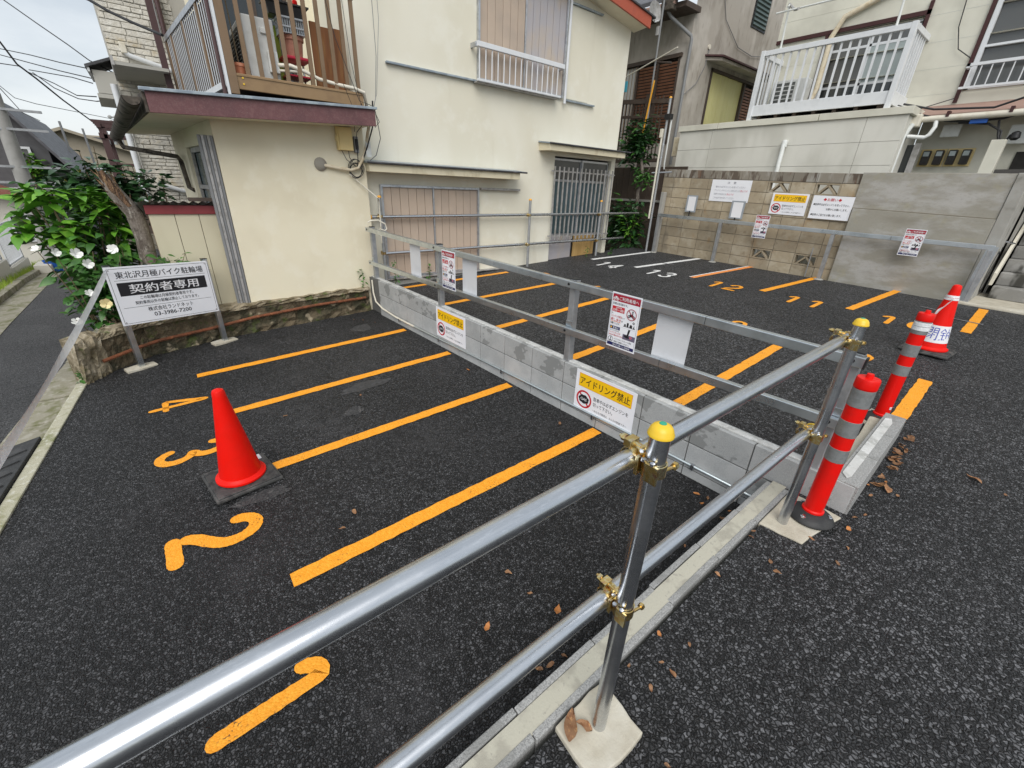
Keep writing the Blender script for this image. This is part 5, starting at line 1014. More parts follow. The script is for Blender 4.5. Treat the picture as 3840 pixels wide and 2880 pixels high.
for k in range(4): part('bar', MB().box(-8.8+.1*k, -8.79+.1*k, GY-.02, GY-.01, 2.92, 4.66), 'brown_beam', sw)
yw = part('window', MB().box(GX-.115, GX-.1, 11.8, 14.25, 3.2, 4.62), 'interior', gh, False)
for k in range(6): y0 = 11.88+.285*k; part('panel', MB().box(GX-.06, GX-.03-(.02 if k > 2 else 0), y0+.004, y0+.281, 3.2, 4.56), 'yellow_panel', yw, False, .006)
part('frame', MB().box(GX-.1, GX+.02, 11.79, 11.87, 3.2, 4.6).box(GX-.1, GX+.02, 11.79, 14.25, 4.56, 4.62).box(GX-.1, GX+.02, 13.6, 13.66, 3.2, 4.56), 'brown_dark', yw)
for k in range(18): z = 3.25+.07*k; part('slat', MB().box(GX-.05, GX-.03, 13.68, 14.22, z, z+.045), 'shutter_brown', yw, False)
part('canopy', MB().prism([(GX-.01, 11.45, 4.72), (GX+.35, 11.6, 4.68), (GX+.35, 14.6, 4.68), (GX-.01, 14.6, 4.72)], (0, 0, .06)), 'mortar_wall', gh, False); part('canopy_edge', MB().prism([(GX-.01, 11.4, 4.79), (GX+.4, 11.55, 4.745), (GX+.4, 14.6, 4.745), (GX-.01, 14.6, 4.79)], (0, 0, .035)), 'maroon', gh, False)
lv = part('louver_window', MB().box(GX-.02, GX+.02, 13.25, 14.05, 5.72, 6.6), 'black_plastic', gh)
for k in range(9): part('blade', MB().prism([(GX+.02, 13.3, 5.76+.09*k), (GX+.05, 13.3, 5.78+.09*k), (GX+.025, 13.3, 5.84+.09*k)], (0, .7, 0)), 'louver', lv, False)
part('pipe_sleeve', MB().tube([(GX+.005, 11.5, 4.98), (GX+.03, 11.5, 4.98)], .05, 14), 'pvc_cream', gh)
for P in ([(GX+.02, 11.5, 4.96), (GX+.03, 11.45, 4.6), (GX+.02, 11.2, 4.2), (GX+.05, 10.7, 3.9)], [(GX+.02, 11.6, 6.2), (GX+.02, 12.0, 5.6), (GX+.03, 12.8, 5.2), (GX+.03, 13.6, 5.15), (GX+.05, 14.6, 5.3)]): part('cable', MB().tube(P, .008, 6), 'cable_grey', gh)
# dark timber balcony frame in front of it
bf = thing('timber_frame', 'dark brown balcony frame with bars above the tree in the gap', 'balcony frame', (-7.8, 10.0, 0))
part('top_rail', MB().bar((-8.9, 10.0, 3.84), (-6.9, 10.0, 3.68), .08, .09), 'brown_dark', bf); part('mid_rail', MB().bar((-8.9, 10.0, 3.5), (-6.95, 10.0, 3.38), .05, .06), 'brown_dark', bf); part('post', MB().box(-7.5, -7.38, 9.94, 10.06, .2, 3.86), 'brown_dark', bf)
for k in range(18): x = -8.85+.105*k; part('bar', MB().box(x, x+.022, 9.985, 10.01, 2.5, 3.8), 'brown_dark', bf)
part('bottom_rail', MB().box(-8.9, -6.9, 9.95, 10.05, 2.42, 2.5), 'brown_dark', bf)
dk = thing('shade_backdrop', 'dark brown backdrop standing in for the shade behind the tree', 'fence', (-7.6, 9.8, .3))
for k in range(14): part('shade_strip', MB().box(-8.75+.2*k, -8.56+.2*k, 9.78, 9.8, .1, 2.3), 'brown_dark', dk, False)  # dark brown strips put here as the shade deep in the gap
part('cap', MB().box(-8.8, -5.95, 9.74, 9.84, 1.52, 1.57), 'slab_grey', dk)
solo('laundry', MB().box(-8.5, -8.1, 9.9, 9.93, 3.98, 4.2).box(-8.42, -8.2, 9.88, 9.9, 3.93, 4.12), 'cloth_teal', 'teal laundry pegs hanging left of the brown shutters', 'laundry', (-8.3, 9.9, 3.95))
an = thing('antenna', 'television antenna mast with a small grey dish in front of the grey house', 'antenna', (-7.3, 9.88, 2.6))
part('mast', MB().tube([(-7.34, 9.9, 2.6), (-7.35, 9.9, 4.4), (-7.36, 9.9, 6.6)], .022, 10), 'pvc_grey', an); part('arm', MB().cyl((-8.3, 9.95, 4.28), (-6.75, 9.8, 4.62), .014, n=8), 'pvc_cream', an); part('arm', MB().cyl((-7.4, 9.95, 4.48), (-6.85, 9.8, 4.36), .02, n=8), 'brown_dark', an)
q = MB(Matrix.Translation((-7.42, 9.72, 5.35)) @ Matrix.Rotation(rad(80), 4, 'Y') @ Matrix.Rotation(rad(5), 4, 'X')); q.lathe((0, 0, 0), [(.001, -.04), (.1, -.03), (.19, 0), (.2, .012), (.185, .01), (.1, -.02), (.001, -.03)], 22); part('dish', q, 'alu_dull', an)
part('feed_arm', MB().tube([(-7.36, 9.8, 5.2), (-7.3, 9.6, 5.12), (-7.26, 9.5, 5.18)], .012, 8), 'white_alu', an); part('box', MB().box(-7.42, -7.36, 9.84, 9.9, 4.95, 5.12), 'alu_dull', an, True, .008)
solo('orange_strip', MB().bar((-7.27, 9.85, 4.1), (-7.40, 9.86, 2.95), .04, .012), 'cap_orange', 'long orange plastic strip hanging beside the antenna mast', 'strip', (-7.4, 9.86, 2.9))
solo('wall_box', MB().box(-6.72, -6.5, 10.2, 10.3, 2.55, 2.95), 'tape_cream', 'tan box on the grey house above the back wall corner', 'box', (-6.6, 10.25, 2.55), None, True, .01)

# ================================================================ cream apartment building with white balcony
ap = thing('apartment_building', 'cream sided apartment building with a white balcony above the back wall', 'building', (-3, 10.9, .3))
LY = 9.9
for zi, (z0, z1) in enumerate(((.2, 2.275), (2.28, 2.635), (2.64, 3.01))):
    for x0, x1 in ((-6.38, -5.61), (-5.605, -2.855), (-2.85, -2.3)): part('siding_panel', MB().box(x0, x1, LY, LY+.03, z0, z1), 'siding_low', ap, False, .002)
part('lower_wall', MB().box(-6.37, -2.31, LY+.031, LY+.9, .2, 3.0), 'siding_low', ap, False)
for x0, x1 in ((-6.42, -5.5), (-5.49, -3.6), (-3.59, -2.26)): part('coping', MB().box(x0, x1, LY-.035, LY+.95, 3.012, 3.12), 'siding', ap, False, .006)
UY = 10.9
zs = [3.02, 3.4, 3.78, 4.16, 4.54, 4.92, 5.3, 6.5]; holes = [(-4.2, -2.79, 3.05, 4.56), (-1.95, -.55, 3.42, 4.75)]
for z0, z1 in zip(zs, zs[1:]):
    hh = [(a, c, max(d, z0), min(e, z1)) for a, c, d, e in holes if d < z1 and e > z0]
    q = MB(); q.panel([-5.15, 2.5], [z0, z1-.006], [(a, c, d, min(e, z1-.006)) for a, c, d, e in hh], .08, lambda u, v, d: (u, UY+d, v)); q.face([(-5.15, UY+.004, z1-.006), (2.5, UY+.004, z1-.006), (2.5, UY+.004, z1), (-5.15, UY+.004, z1)]); part('siding_board', q, 'siding', ap, False)
part('side_wall', MB().face([(-5.15, UY, 3.02), (-5.15, UY+5, 3.02), (-5.15, UY+5, 6.5), (-5.15, UY, 6.5)]), 'siding', ap, False)
part('trim', MB().box(-5.15, -2.74, UY-.035, UY+.01, 4.565, 4.63), 'maroon', ap)
for x0, z0, z1 in ((-4.25, 3.05, 4.56), (-2.79, 3.05, 4.75), (-2.01, 3.25, 4.85)): part('trim', MB().box(x0, x0+.05, UY-.035, UY+.01, z0, z1), 'maroon', ap)
wd_ = part('window', MB().box(-4.2, -2.79, UY+.075, UY+.08, 3.05, 4.56), 'interior', ap, False)
for x0, x1, yy in ((-4.17, -3.47, UY+.05), (-3.5, -2.82, UY+.03)):
    part('frame', MB().box(x0, x0+.045, yy, yy+.02, 3.08, 4.5).box(x1-.045, x1, yy, yy+.02, 3.08, 4.5).box(x0, x1, yy, yy+.02, 3.08, 3.14).box(x0, x1, yy, yy+.02, 4.27, 4.31).box(x0, x1, yy, yy+.02, 4.48, 4.53).box(x0, x1, yy, yy+.02, 3.68, 3.72), 'white_alu', wd_, False)
    part('pane', MB().box(x0+.04, x1-.04, yy+.006, yy+.012, 3.14, 3.68), 'glass_dark', wd_, False); part('pane', MB().box(x0+.04, x1-.04, yy+.006, yy+.012, 3.72, 4.27), 'glass_frost' if x0 > -3.6 else 'glass_grey', wd_, False); part('pane', MB().box(x0+.04, x1-.04, yy+.006, yy+.012, 4.31, 4.48), 'glass_grey', wd_, False)
w2 = part('window', MB().box(-1.95, -.55, UY+.06, UY+.08, 3.42, 4.75), 'glass_grey', ap, False)
part('frame', MB().box(-1.95, -1.89, UY-.02, UY+.05, 3.42, 4.75).box(-1.95, -.55, UY-.02, UY+.05, 3.42, 3.47).box(-1.95, -.55, UY-.01, UY+.05, 3.98, 4.01).box(-1.95, -.55, UY-.02, UY+.05, 4.62, 4.67).box(-1.28, -1.22, UY-.01, UY+.05, 3.42, 4.7), 'white_alu', w2, False)
wr = part('window_railing', MB().box(-1.99, -.5, UY-.16, UY-.12, 3.72, 3.76), 'white_alu', ap); part('bottom_rail', MB().box(-1.99, -.5, UY-.14, UY-.1, 3.42, 3.45), 'white_alu', wr)
for k in range(12): part('bar', MB().cyl((-1.93+.12*k, UY-.14, 3.72), (-1.93+.12*k, UY-.13, 3.45), .009, n=6), 'white_alu', wr)
part('bracket', MB().box(-1.99, -1.95, UY-.16, UY, 3.7, 3.76), 'white_alu', wr)
# balcony
BY = 10.0
wb = part('balcony', MB().box(-4.9, -2.7, BY+.03, UY, 3.21, 3.27), 'black_plastic', ap, False)
part('top_rail', MB().box(-4.95, -2.65, BY-.03, BY+.04, 4.19, 4.27), 'white_alu', wb, True, .006); part('beam', MB().box(-4.93, -2.66, BY-.01, BY+.03, 3.20, 3.385), 'white_alu', wb, True, .006)
for x in (-4.965, -2.70): part('post', MB().box(x, x+.075, BY-.035, BY+.05, 3.12, 4.28), 'white_alu', wb, True, .006)
for x in (-4.95, -2.66): part('side_rail', MB().box(x-.03, x+.03, BY+.05, UY, 4.19, 4.27).box(x-.02, x+.02, BY+.05, UY, 3.2, 3.385), 'white_alu', wb, True, .004)
for k in range(16): x = -4.83+.1345*k; part('bar', MB().box(x-.016, x+.016, BY, BY+.025, 3.38, 4.2), 'white_alu', wb, True, .003)
for x in (-4.95, -2.66):
    for k in range(6): y = BY+.14+.125*k; part('bar', MB().box(x-.012, x+.012, y-.016, y+.016, 3.38, 4.2), 'white_alu', wb, True, .003)
for k in range(7): part('joist', MB().box(-4.8+.33*k, -4.74+.33*k, BY+.05, UY, 3.13, 3.21), 'brown_dark', wb)
a2 = thing('air_conditioner', 'white air conditioner unit behind the white balcony bars', 'air conditioner', (-4.5, 10.6, 3.27)); part('case', MB().box(-4.82, -4.22, 10.5, 10.78, 3.3, 3.85), 'ac_white', a2, True, .012); part('grille', MB().box(-4.79, -4.42, 10.488, 10.499, 3.36, 3.8), 'ac_dark', a2)
for k in range(6): part('fin', MB().box(-4.79, -4.42, 10.482, 10.489, 3.38+.07*k, 3.395+.07*k), 'ac_white', a2)
for k in range(2): part('foot', MB().box(-4.75+.45*k, -4.7+.45*k, 10.5, 10.75, 3.27, 3.3), 'rubber', a2)
part('duct', MB().tube([(-4.25, 10.6, 3.42), (-4.15, 10.72, 3.42), (-4.12, 10.8, 3.7), (-4.13, 10.83, 4.5), (-4.0, 10.84, 4.78), (-3.6, 10.84, 4.92), (-3.1, 10.84, 5.1)], .045, 10), 'tape_cream', a2)
cp = thing('laundry_pole', 'white laundry pole on two stands above the white balcony', 'laundry pole', (-3.8, 10.05, 4.2))
for x in (-4.69, -2.95): part('stand', MB().tube([(x+.03, BY+.06, 4.2), (x, BY+.06, 4.95), (x+.05, BY-.1, 4.86)], .018, 8), 'pvc_white', cp)
part('pole', MB().cyl((-4.85, BY-.05, 4.82), (-2.3, BY-.05, 4.8), .015, n=8), 'pvc_white', cp); part('hook', MB().tube([(-4.7, BY+.06, 4.95), (-4.55, BY, 4.82), (-4.45, BY-.08, 4.8)], .022, 8), 'alu_dull', cp)
# entrance side below
part('entrance_wall', MB().box(-2.3, 2.5, UY+.0, UY+.1, .2, 3.01), 'siding', ap, False); part('entrance_side', MB().box(-2.38, -2.31, LY+.95, UY, .2, 3.0), 'siding_low', ap)
part('door', MB().box(-2.32, -2.21, UY-.4, UY-.38, .2, 2.62), 'glass_dark', ap, False); part('door_frame', MB().box(-2.21, -2.12, UY-.42, UY-.38, .2, 2.64), 'alu_dull', ap)
part('pent_roof', MB().prism([(-2.36, 10.35, 3.0), (2.5, 10.35, 3.0), (2.5, 10.9, 3.2), (-2.36, 10.9, 3.2)], (0, 0, .03)), 'pink_roof', ap, False); part('gutter', MB().cyl((-2.25, 10.33, 2.97), (2.5, 10.33, 3.0), .045, n=12), 'pvc_cream', ap)
part('hopper', MB().box(-2.36, -2.2, 10.2, 10.36, 2.86, 3.04), 'pvc_cream', ap, True, .015)
part('downpipe', MB().tube([(-2.02, 10.33, 2.95), (-2.0, 10.3, 2.85), (-2.03, 10.28, 2.74), (-2.08, 10.27, 2.70), (-2.26, 10.22, 2.72), (-2.3, 10.2, 2.72)], .03, 10), 'pvc_white', ap); part('downpipe', MB().tube([(-2.28, 10.2, 2.9), (-2.31, 10.18, 2.8), (-2.33, 10.15, 2.7), (-2.33, 10.15, .4)], .036, 10), 'pvc_white', ap)
part('vent_pipe', MB().tube([(-4.05, LY+.01, 2.70), (-4.05, LY-.06, 2.70), (-4.05, LY-.075, 2.66), (-4.05, LY-.075, .5)], .038, 12), 'pvc_white', ap); part('vent_elbow', MB().lathe((-4.05, LY-.06, 2.66), [(.05, -.05), (.05, .03), (.045, .055), (.02, .065), (.001, .066)], 14), 'pvc_white', ap)
for x in (-1.9, -1.2, -.6): part('gutter_clip', MB().box(x-.02, x+.02, 10.28, 10.4, 2.98, 3.06), 'maroon', ap)
mp_ = thing('electricity_meters', 'four dark electricity meters on cream boards above the back wall', 'meters', (-1.8, UY, 2.3))
for k in range(2): part('board', MB().box(-2.16+.345*k, -1.825+.345*k, UY-.02, UY-.002, 2.305, 2.575), 'meter_yellow', mp_, True, .006)
for k in range(4):
    x = -2.12+.168*k; o = part('meter', MB().box(x, x+.105, UY-.11, UY-.02, 2.33, 2.55), 'black_plastic', mp_, True, .012); part('dial', MB().box(x+.015, x+.09, UY-.116, UY-.111, 2.46, 2.53), 'glass_frost', o); part('cover', MB().box(x+.008, x+.097, UY-.125, UY-.111, 2.335, 2.44), 'interior', o)
for x0, x1, y_, z0, z1, lb in ((-1.96, -1.73, UY-.25, 2.73, 2.91, 'square white lamp plate above the electricity meters'), (-1.17, -.85, UY-.2, 2.60, 2.86, 'white lamp plate at the right edge above the dark entrance')):
    t_ = thing('wall_lamp', lb, 'lamp', (x0, y_, z0)); part('cover', MB().box(x0, x1, y_, y_+.03, z0, z1), 'pvc_white', t_, True, .01); part('arm', MB().box((x0+x1)/2-.02, (x0+x1)/2+.02, y_+.03, UY, z1-.06, z1-.02), 'pvc_grey', t_)
cbx = thing('service_cables', 'black service cables bunched under the gutter beside the meters', 'cables', (-1.4, 10.5, 2.9))
for P in ([(-2.3, 10.3, 3.06), (-1.9, 10.35, 2.93), (-1.6, 10.4, 2.9), (-1.25, 10.4, 2.92), (-.8, 10.3, 3.05), (.2, 10, 3.5)], [(-1.75, 10.4, 2.9), (-1.4, 10.42, 2.86), (-1.22, 10.42, 2.75), (-1.2, 10.42, 2.62), (-1.14, 10.42, 2.6), (-1.1, 10.42, 2.7)], [(-1.3, 10.42, 2.9), (-1.24, 10.42, 2.7), (-1.18, 10.42, 2.55)], [(-2.5, 10.2, 3.2), (-2.1, 10.3, 3.1), (-1.4, 10.3, 3.06), (-.4, 10.2, 3.4)]): part('cable', MB().tube(P, .016, 6), 'cable', cbx)
part('junction', MB().box(-1.62, -1.42, 10.36, 10.42, 2.87, 2.93), 'bucket_blue', cbx, True, .01); part('spotlight', MB().lathe((-1.05, 10.4, 2.62), [(.03, 0), (.06, .03), (.05, .1), (.02, .12), (.001, .12)], 12), 'black_plastic', cbx)
for P in ([(-2.35, 10.85, 4.9), (-2.3, 10.85, 4.3), (-2.2, 10.85, 4.0), (-2.0, 10.85, 3.85)], [(-2.62, 10.4, 3.22), (-2.4, 10.6, 3.15), (-2.0, 10.8, 3.3)]): part('cable', MB().tube(P, .008, 6), 'cable', cbx)
part('pillar', MB().box(-1.26, -1.1, 10.2, 10.36, .3, 2.62), 'siding', ap, False, .006); part('dark_entry', MB().box(-1.0, 2.5, UY-.02, UY-.004, .3, 2.5), 'interior', ap, False); part('entry_shutter', MB().box(-1.08, .6, 10.2, 10.24, 1.9, 2.22), 'tile_dark', ap)
# ---------------------------------------------------------------- stairs and bicycle at the right edge
sx = thing('staircase', 'grimy concrete staircase with a cream steel stringer at the right edge', 'staircase', (0, 10.2, .4))
for k in range(9): part('step', MB().box(-.48, 1.4, 9.82+.24*k, 9.82+.24*(k+1)+.02, .42+.185*k, .60+.185*k), 'stair', sx, False, .008)
part('core', MB().prism([(-.47, 9.9, .2), (-.47, 12, .2), (-.47, 12, 1.9), (-.47, 10.1, .5)], (1.8, 0, 0)), 'tile_dark', sx, False)
part('stringer', MB().prism([(-.53, 9.72, .62), (-.53, 9.84, .62), (-.53, 12.0, 2.36), (-.53, 12.0, 2.56), (-.53, 9.72, .80)], (.035, 0, 0)), 'pvc_cream', sx, False, .004)
part('side_panel', MB().box(-.575, -.545, 10.25, 12, .35, 1.95), 'slab_grey', sx, False)
bc = thing('bicycle', 'bicycle parked behind the end of the back wall with its black tyre showing', 'bicycle', (-.62, 10.3, .42))
for y in (9.95, 11.0):
    c = Vector((-.62+.03*(y-9.95), y, .78)); o = part('wheel', MB().tube([c+Vector((0, .30*math.cos(a), .30*math.sin(a))) for a in [2*math.pi*i/32 for i in range(33)]], .028, 8, False), 'rubber', bc)
    part('rim', MB().tube([c+Vector((0, .268*math.cos(a), .268*math.sin(a))) for a in [2*math.pi*i/32 for i in range(33)]], .01, 6, False), 'wheel_spoke', o)
    q = MB()
    for i in range(12): a = math.pi*i/6; q.cyl(c, c+Vector((0, .265*math.cos(a), .265*math.sin(a))), .002, n=4)
    part('spokes', q, 'wheel_spoke', o, kind='stuff')
part('frame', MB().tube([(-.62, 9.95, .78), (-.62, 10.1, 1.2), (-.61, 10.15, 1.25)], .016, 8).tube([(-.61, 10.12, 1.15), (-.605, 10.5, .72), (-.6, 11.0, .78)], .016, 8).tube([(-.605, 10.5, .72), (-.6, 10.7, 1.25)], .016, 8), 'black_plastic', bc)
part('saddle', MB().box(-.66, -.55, 10.6, 10.85, 1.25, 1.3), 'black_plastic', bc, True, .02); part('handlebar', MB().tube([(-.75, 10.25, 1.2), (-.68, 10.15, 1.22), (-.56, 10.15, 1.22), (-.5, 10.25, 1.2)], .013, 8), 'steel', bc)
# ================================================================ stone clad building on the left
SX = -10.3
sb = thing('building', 'pale stone clad building rising behind the extension roof', 'building', (-11, 1.5, -.6))
part('wall', MB().box(-16, SX, .035, 4, -1.2, 9), 'stone_joint', sb, False)
r = random.Random(11); z = 1.25; cache = {}
while z < 4.7:
    h = r.choice((.055, .07, .085)); y = .04+(-r.uniform(0, .2)); 
    while y < .95:
        wd = r.choice((.14, .2, .27, .36)); y0, y1 = max(y, .04), min(y+wd, 1.0)
        if y1-y0 > .04:
            key = (round(y1-y0, 2), h, r.randrange(2))
            if key not in cache:
                w_ = key[0]-.012; q = MB(); dx = .012+.008*key[2]; q.box(0, dx, -w_/2, w_/2, -h/2+.006, h/2-.006); cache[key] = shared('stone', q, 'stone', .006, False)
            inst('stone', cache[key], sb, (SX, (y0+y1)/2, z+h/2))
        y += wd
    z += h
part('corner_pipe', MB().tube([(-10.22, -.02, 2.98), (-10.22, -.03, 1.3), (-10.22, -.03, -.4)], .045, 10), 'white_alu', sb)
part('awning', MB().box(SX, -8.95, .06, .66, 3.06, 3.1), 'grey_panel', sb, False); part('awning_edge', MB().box(SX, -8.94, .03, .06, 3.05, 3.16), 'alu_dull', sb)
part('side_canopy', MB().prism([(-12, .03, 2.82), (-10.9, .03, 2.85), (-10.9, -.27, 2.85), (-12, -.3, 2.82)], (0, 0, .06)), 'grey_panel', sb, False); part('side_box', MB().box(-12, -10.92, -.25, .03, 2.92, 3.24), 'grey_panel', sb, False); part('side_roof', MB().prism([(-12, .03, 3.44), (-10.85, .03, 3.40), (-10.85, -.32, 3.25), (-12, -.32, 3.28)], (0, 0, .04)), 'roof_dark', sb, False); part('side_trim', MB().box(-12, -10.87, -.3, -.27, 3.2, 3.26), 'white_alu', sb)
for y0, z0, y1, z1 in ((.24, 3.42, .80, 3.28), (.22, 1.56, .62, 1.43)): part('duct_cap', MB().box(SX+.02, SX+.11, y0-.05, y0+.03, z0, z0+.14), 'pvc_cream', sb, True, .01); part('duct', MB().tube([(SX+.07, y0, z0+.02), (SX+.07, y0+.05, z0-.02), (SX+.07, y1, z1)], .035, 10), 'white_alu', sb)
part('brown_pipe', MB().cyl((SX+.12, .82, 2.4), (SX+.12, .82, 6), .035, n=10), 'brown_pipe', sb); part('white_pipe', MB().cyl((SX+.1, .74, 3.75), (SX+.1, .74, 6), .04, n=10), 'white_alu', sb)
def leafmesh(nm, L, W, fold, droop, m, tip=.5):
    q = MB(); n = 5; rows_ = []
    for k in range(n+1):
        t_ = k/n; w_ = W*math.sin(math.pi*min(1, t_**.8*.97+.03))*(1-.25*t_); z_ = -droop*t_*t_*L; y_ = L*t_
        rows_.append((q.p(-w_/2, y_, z_+fold*w_), q.p(0, y_, z_), q.p(w_/2, y_, z_+fold*w_)))
    for a, c in zip(rows_, rows_[1:]): q.f.append([a[0], a[1], c[1], c[0]]); q.f.append([a[1], a[2], c[2], c[1]])
    me = bpy.data.meshes.new(nm); me.from_pydata(q.v, [], q.f); setm(me, m)
    for p in me.polygons: p.use_smooth = True
    return me
def scatter(par, C, R, n, meshes, seed, shell=.55, up=.5, sc=(.8, 1.2), zmin=-9, cap=300, sky=0.):
    r = random.Random(seed); C = Vector(C); extra = []
    for i in range(n):
        while True:
            d = Vector((r.gauss(0, 1), r.gauss(0, 1), r.gauss(0, 1))).normalized(); k = r.uniform(shell, 1.0)
            lump = 1+.16*math.sin(5*d.x+seed)*math.sin(4*d.y+2)+.1*math.sin(7*d.z+seed*2)
            P = C+Vector((d.x*R[0], d.y*R[1], d.z*R[2]))*k*lump
            if P.z > zmin: break
        yaw = math.atan2(-d.x, d.y)+r.gauss(0, .7); pit = up*r.uniform(-.6, 1)-.25*(d.z < 0)
        o = (rad(0)+pit, r.gauss(0, .45), yaw); me = r.choice(meshes)
        inst('leaf', me, par, P, o, (r.uniform(*sc),)*3)
def bulk(par, C, R, n, L, W, m, seed, shell=.2, zmin=-9):
    """the many more leaves past the limit, joined"""
    r = random.Random(seed); C = Vector(C); q = MB()
    for i in range(n):
        d = Vector((r.gauss(0, 1), r.gauss(0, 1), r.gauss(0, 1))).normalized(); k = r.uniform(shell, .97)
        lump = 1+.16*math.sin(5*d.x+seed)*math.sin(4*d.y+2)+.1*math.sin(7*d.z+seed*2); P = C+Vector((d.x*R[0], d.y*R[1], d.z*R[2]))*k*lump
        if P.z < zmin: continue
        M_ = Matrix.Translation(P) @ Matrix.Rotation(r.uniform(0, 6.28), 4, 'Z') @ Matrix.Rotation(r.uniform(-.7, .5), 4, 'X') @ Matrix.Rotation(r.gauss(0, .4), 4, 'Y'); s_ = r.uniform(.7, 1.3); l, w_ = L*s_, W*s_
        p = [M_ @ Vector(v) for v in ((0, 0, 0), (-w_*.5, l*.4, .1*w_), (-w_*.3, l*.75, .02*w_), (0, l, -.15*l), (w_*.3, l*.75, .02*w_), (w_*.5, l*.4, .1*w_), (0, l*.45, -.03*l))]
        for a, b_, c in ((0, 6, 1), (1, 6, 2), (2, 6, 3), (3, 6, 4), (4, 6, 5), (5, 6, 0)): q.face([p[a], p[b_], p[c]])
    org = WL[par.name]; me = bpy.data.meshes.new('foliage'); me.from_pydata([v-org for v in q.v], [], q.f); setm(me, m)
    o = bpy.data.objects.new('foliage', me); COL.objects.link(o); o.parent = par; o['kind'] = 'stuff'; WL[o.name] = org
def stems(par, B, tips, rr, m='twig'):
    B = Vector(B)
    for T in tips: T = Vector(T); mid = B+(T-B)*.5+Vector((rng.uniform(-.05, .05), rng.uniform(-.05, .05), .08)); part('stem', MB().tube([B, mid, T], [rr, rr*.7, rr*.35], 6), m, par)
# ---------------------------------------------------------------- houses down the alley
def gable(name, label, x0, x1, y0, y1, zb, zw, zr, wall, roof, wins, ridge=None):
    t_ = thing(name, label, 'house', ((x0+x1)/2, (y0+y1)/2, zb)); part('wall', MB().box(x1, x0, y0, y1, zb, zw), wall, t_, False); ym = ridge if ridge is not None else (y0+y1)/2
    part('gable', MB().prism([(x0-.01, y0, zw), (x0-.01, y1, zw), (x0-.01, ym, zr)], (x1-x0, 0, 0)), wall, t_, False)
    for ya in (y0-.4, y1+.4):
        zz = zw-(zr-zw)*.4/abs((ya-(.4 if ya > ym else -.4))-ym); part('roof', MB().prism([(x0+.4, ya, zz), (x0+.4, ym, zr), (x0+.4, ym, zr+.12), (x0+.4, ya, zz+.12)], (x1-x0-.8, 0, 0)), roof, t_, False)
    for wy0, wy1, wz0, wz1 in wins:
        o = part('window', MB().box(x0+.005, x0+.03, wy0, wy1, wz0, wz1), 'glass_grey', t_, False); part('frame', frame4(MB(), x0+.02, x0+.07, wy0-.05, wy1+.05, wz0-.05, wz1+.05, .06), 'white_alu', o, False)
    return t_
gable('house', 'dark grey house with a steep dark roof down the alley', -19, -27, -6.6, -1.95, -2.4, 2.3, 3.3, 'dark_house', 'roof_tile', [(-2.5, -2.2, .6, 1.2), (-3.1, -2.8, .6, 1.2), (-2.75, -2.35, 1.9, 2.25)], -2.6)
gable('house', 'beige low house behind the dark house', -30, -38, -4.2, -.2, -2.4, 2.7, 3.4, 'beige_house', 'beige_house', [(-1.9, -1.4, 1.2, 1.9)], -2.4)
bb = thing('building', 'broad beige building with a dark window band far down the alley', 'building', (-45, -2, -3)); part('wall', MB().box(-52, -45, -5.6, 1.5, -3, 4.1), 'beige_house', bb, False); part('window_band', MB().box(-44.99, -44.9, -3.0, -.9, 3.3, 4.0), 'dark_house', bb, False)
for k in range(8): part('window', MB().box(-44.9, -44.85, -2.95+.26*k, -2.8+.26*k, 3.35, 3.75), 'glass_frost', bb, False)
gable('house', 'small cream gatehouse with red tiles beside the alley on the left', -17.5, -19, -4.2, -2.45, -1.5, .9, 1.25, 'cream_house2', 'red_tile', [(-3.0, -2.7, .0, .6)])
gable('house', 'pale house with beige gable at the bottom of the alley', -34, -40, -1.2, 3, -3, 1.9, 2.6, 'pale_wall', 'beige_house', [(-.9, -.5, .9, 1.5)])
pg = thing('carport', 'brown steel carport frame with railing beside the stone building', 'carport', (-14, -.2, -.8))
for x, y in ((-14, -.46), (-14, .6), (-17, -.46)): part('post', MB().box(x-.06, x+.06, y-.06, y+.06, -.9, 2.62), 'brown_pipe', pg)
for z in (2.6, 2.4): part('beam', MB().box(-17, -13.9, -.54, -.46, z, z+.1).box(-14.06, -13.94, -.54, .7, z, z+.08), 'brown_pipe', pg)
for k in range(6): part('rafter', MB().box(-14-.5*k, -13.95-.5*k, -.6, .7, 2.7, 2.75), 'brown_pipe', pg)
part('rail', MB().box(-14.03, -13.97, -.46, .6, 1.86, 1.92), 'brown_pipe', pg); part('panel', MB().box(-14.02, -13.99, -.4, .6, .4, 1.5), 'brown_dark', pg)
for k in range(12): part('bar', MB().box(-14.01, -13.99, -.4+.085*k, -.385+.085*k, 1.5, 1.86), 'brown_dark', pg)
up = thing('utility_pole', 'concrete utility pole with crossarms at the left edge', 'utility pole', (-16.5, -2.38, -1)); part('pole', MB().cyl((-16.5, -2.42, -1), (-16.5, -2.26, 3.3), .17, .13, 14), 'pole_concrete', up)
for z in (2.95, 2.55, 1.75, 1.4): part('crossarm', MB().box(-16.45, -16.37, -2.75, -1.55, z, z+.05), 'galv_post', up)
part('brace', MB().bar((-16.4, -2.3, .9), (-16.4, -1.8, 1.4), .03, .03), 'galv_post', up)
for x, y, zt in ((-24, -1.85, 3.35), (-26, -1.4, 3.3), (-30, -1.0, 3.9), (-32, -.62, 3.9), (-33, -.35, 4.2)): solo('pole', MB().cyl((x, y, -2.6), (x, y-.05, zt), .035, n=10), 'pvc_grey', 'slender grey pole among the roofs down the alley', 'pole', (x, y, -2.6), 'slender far poles')
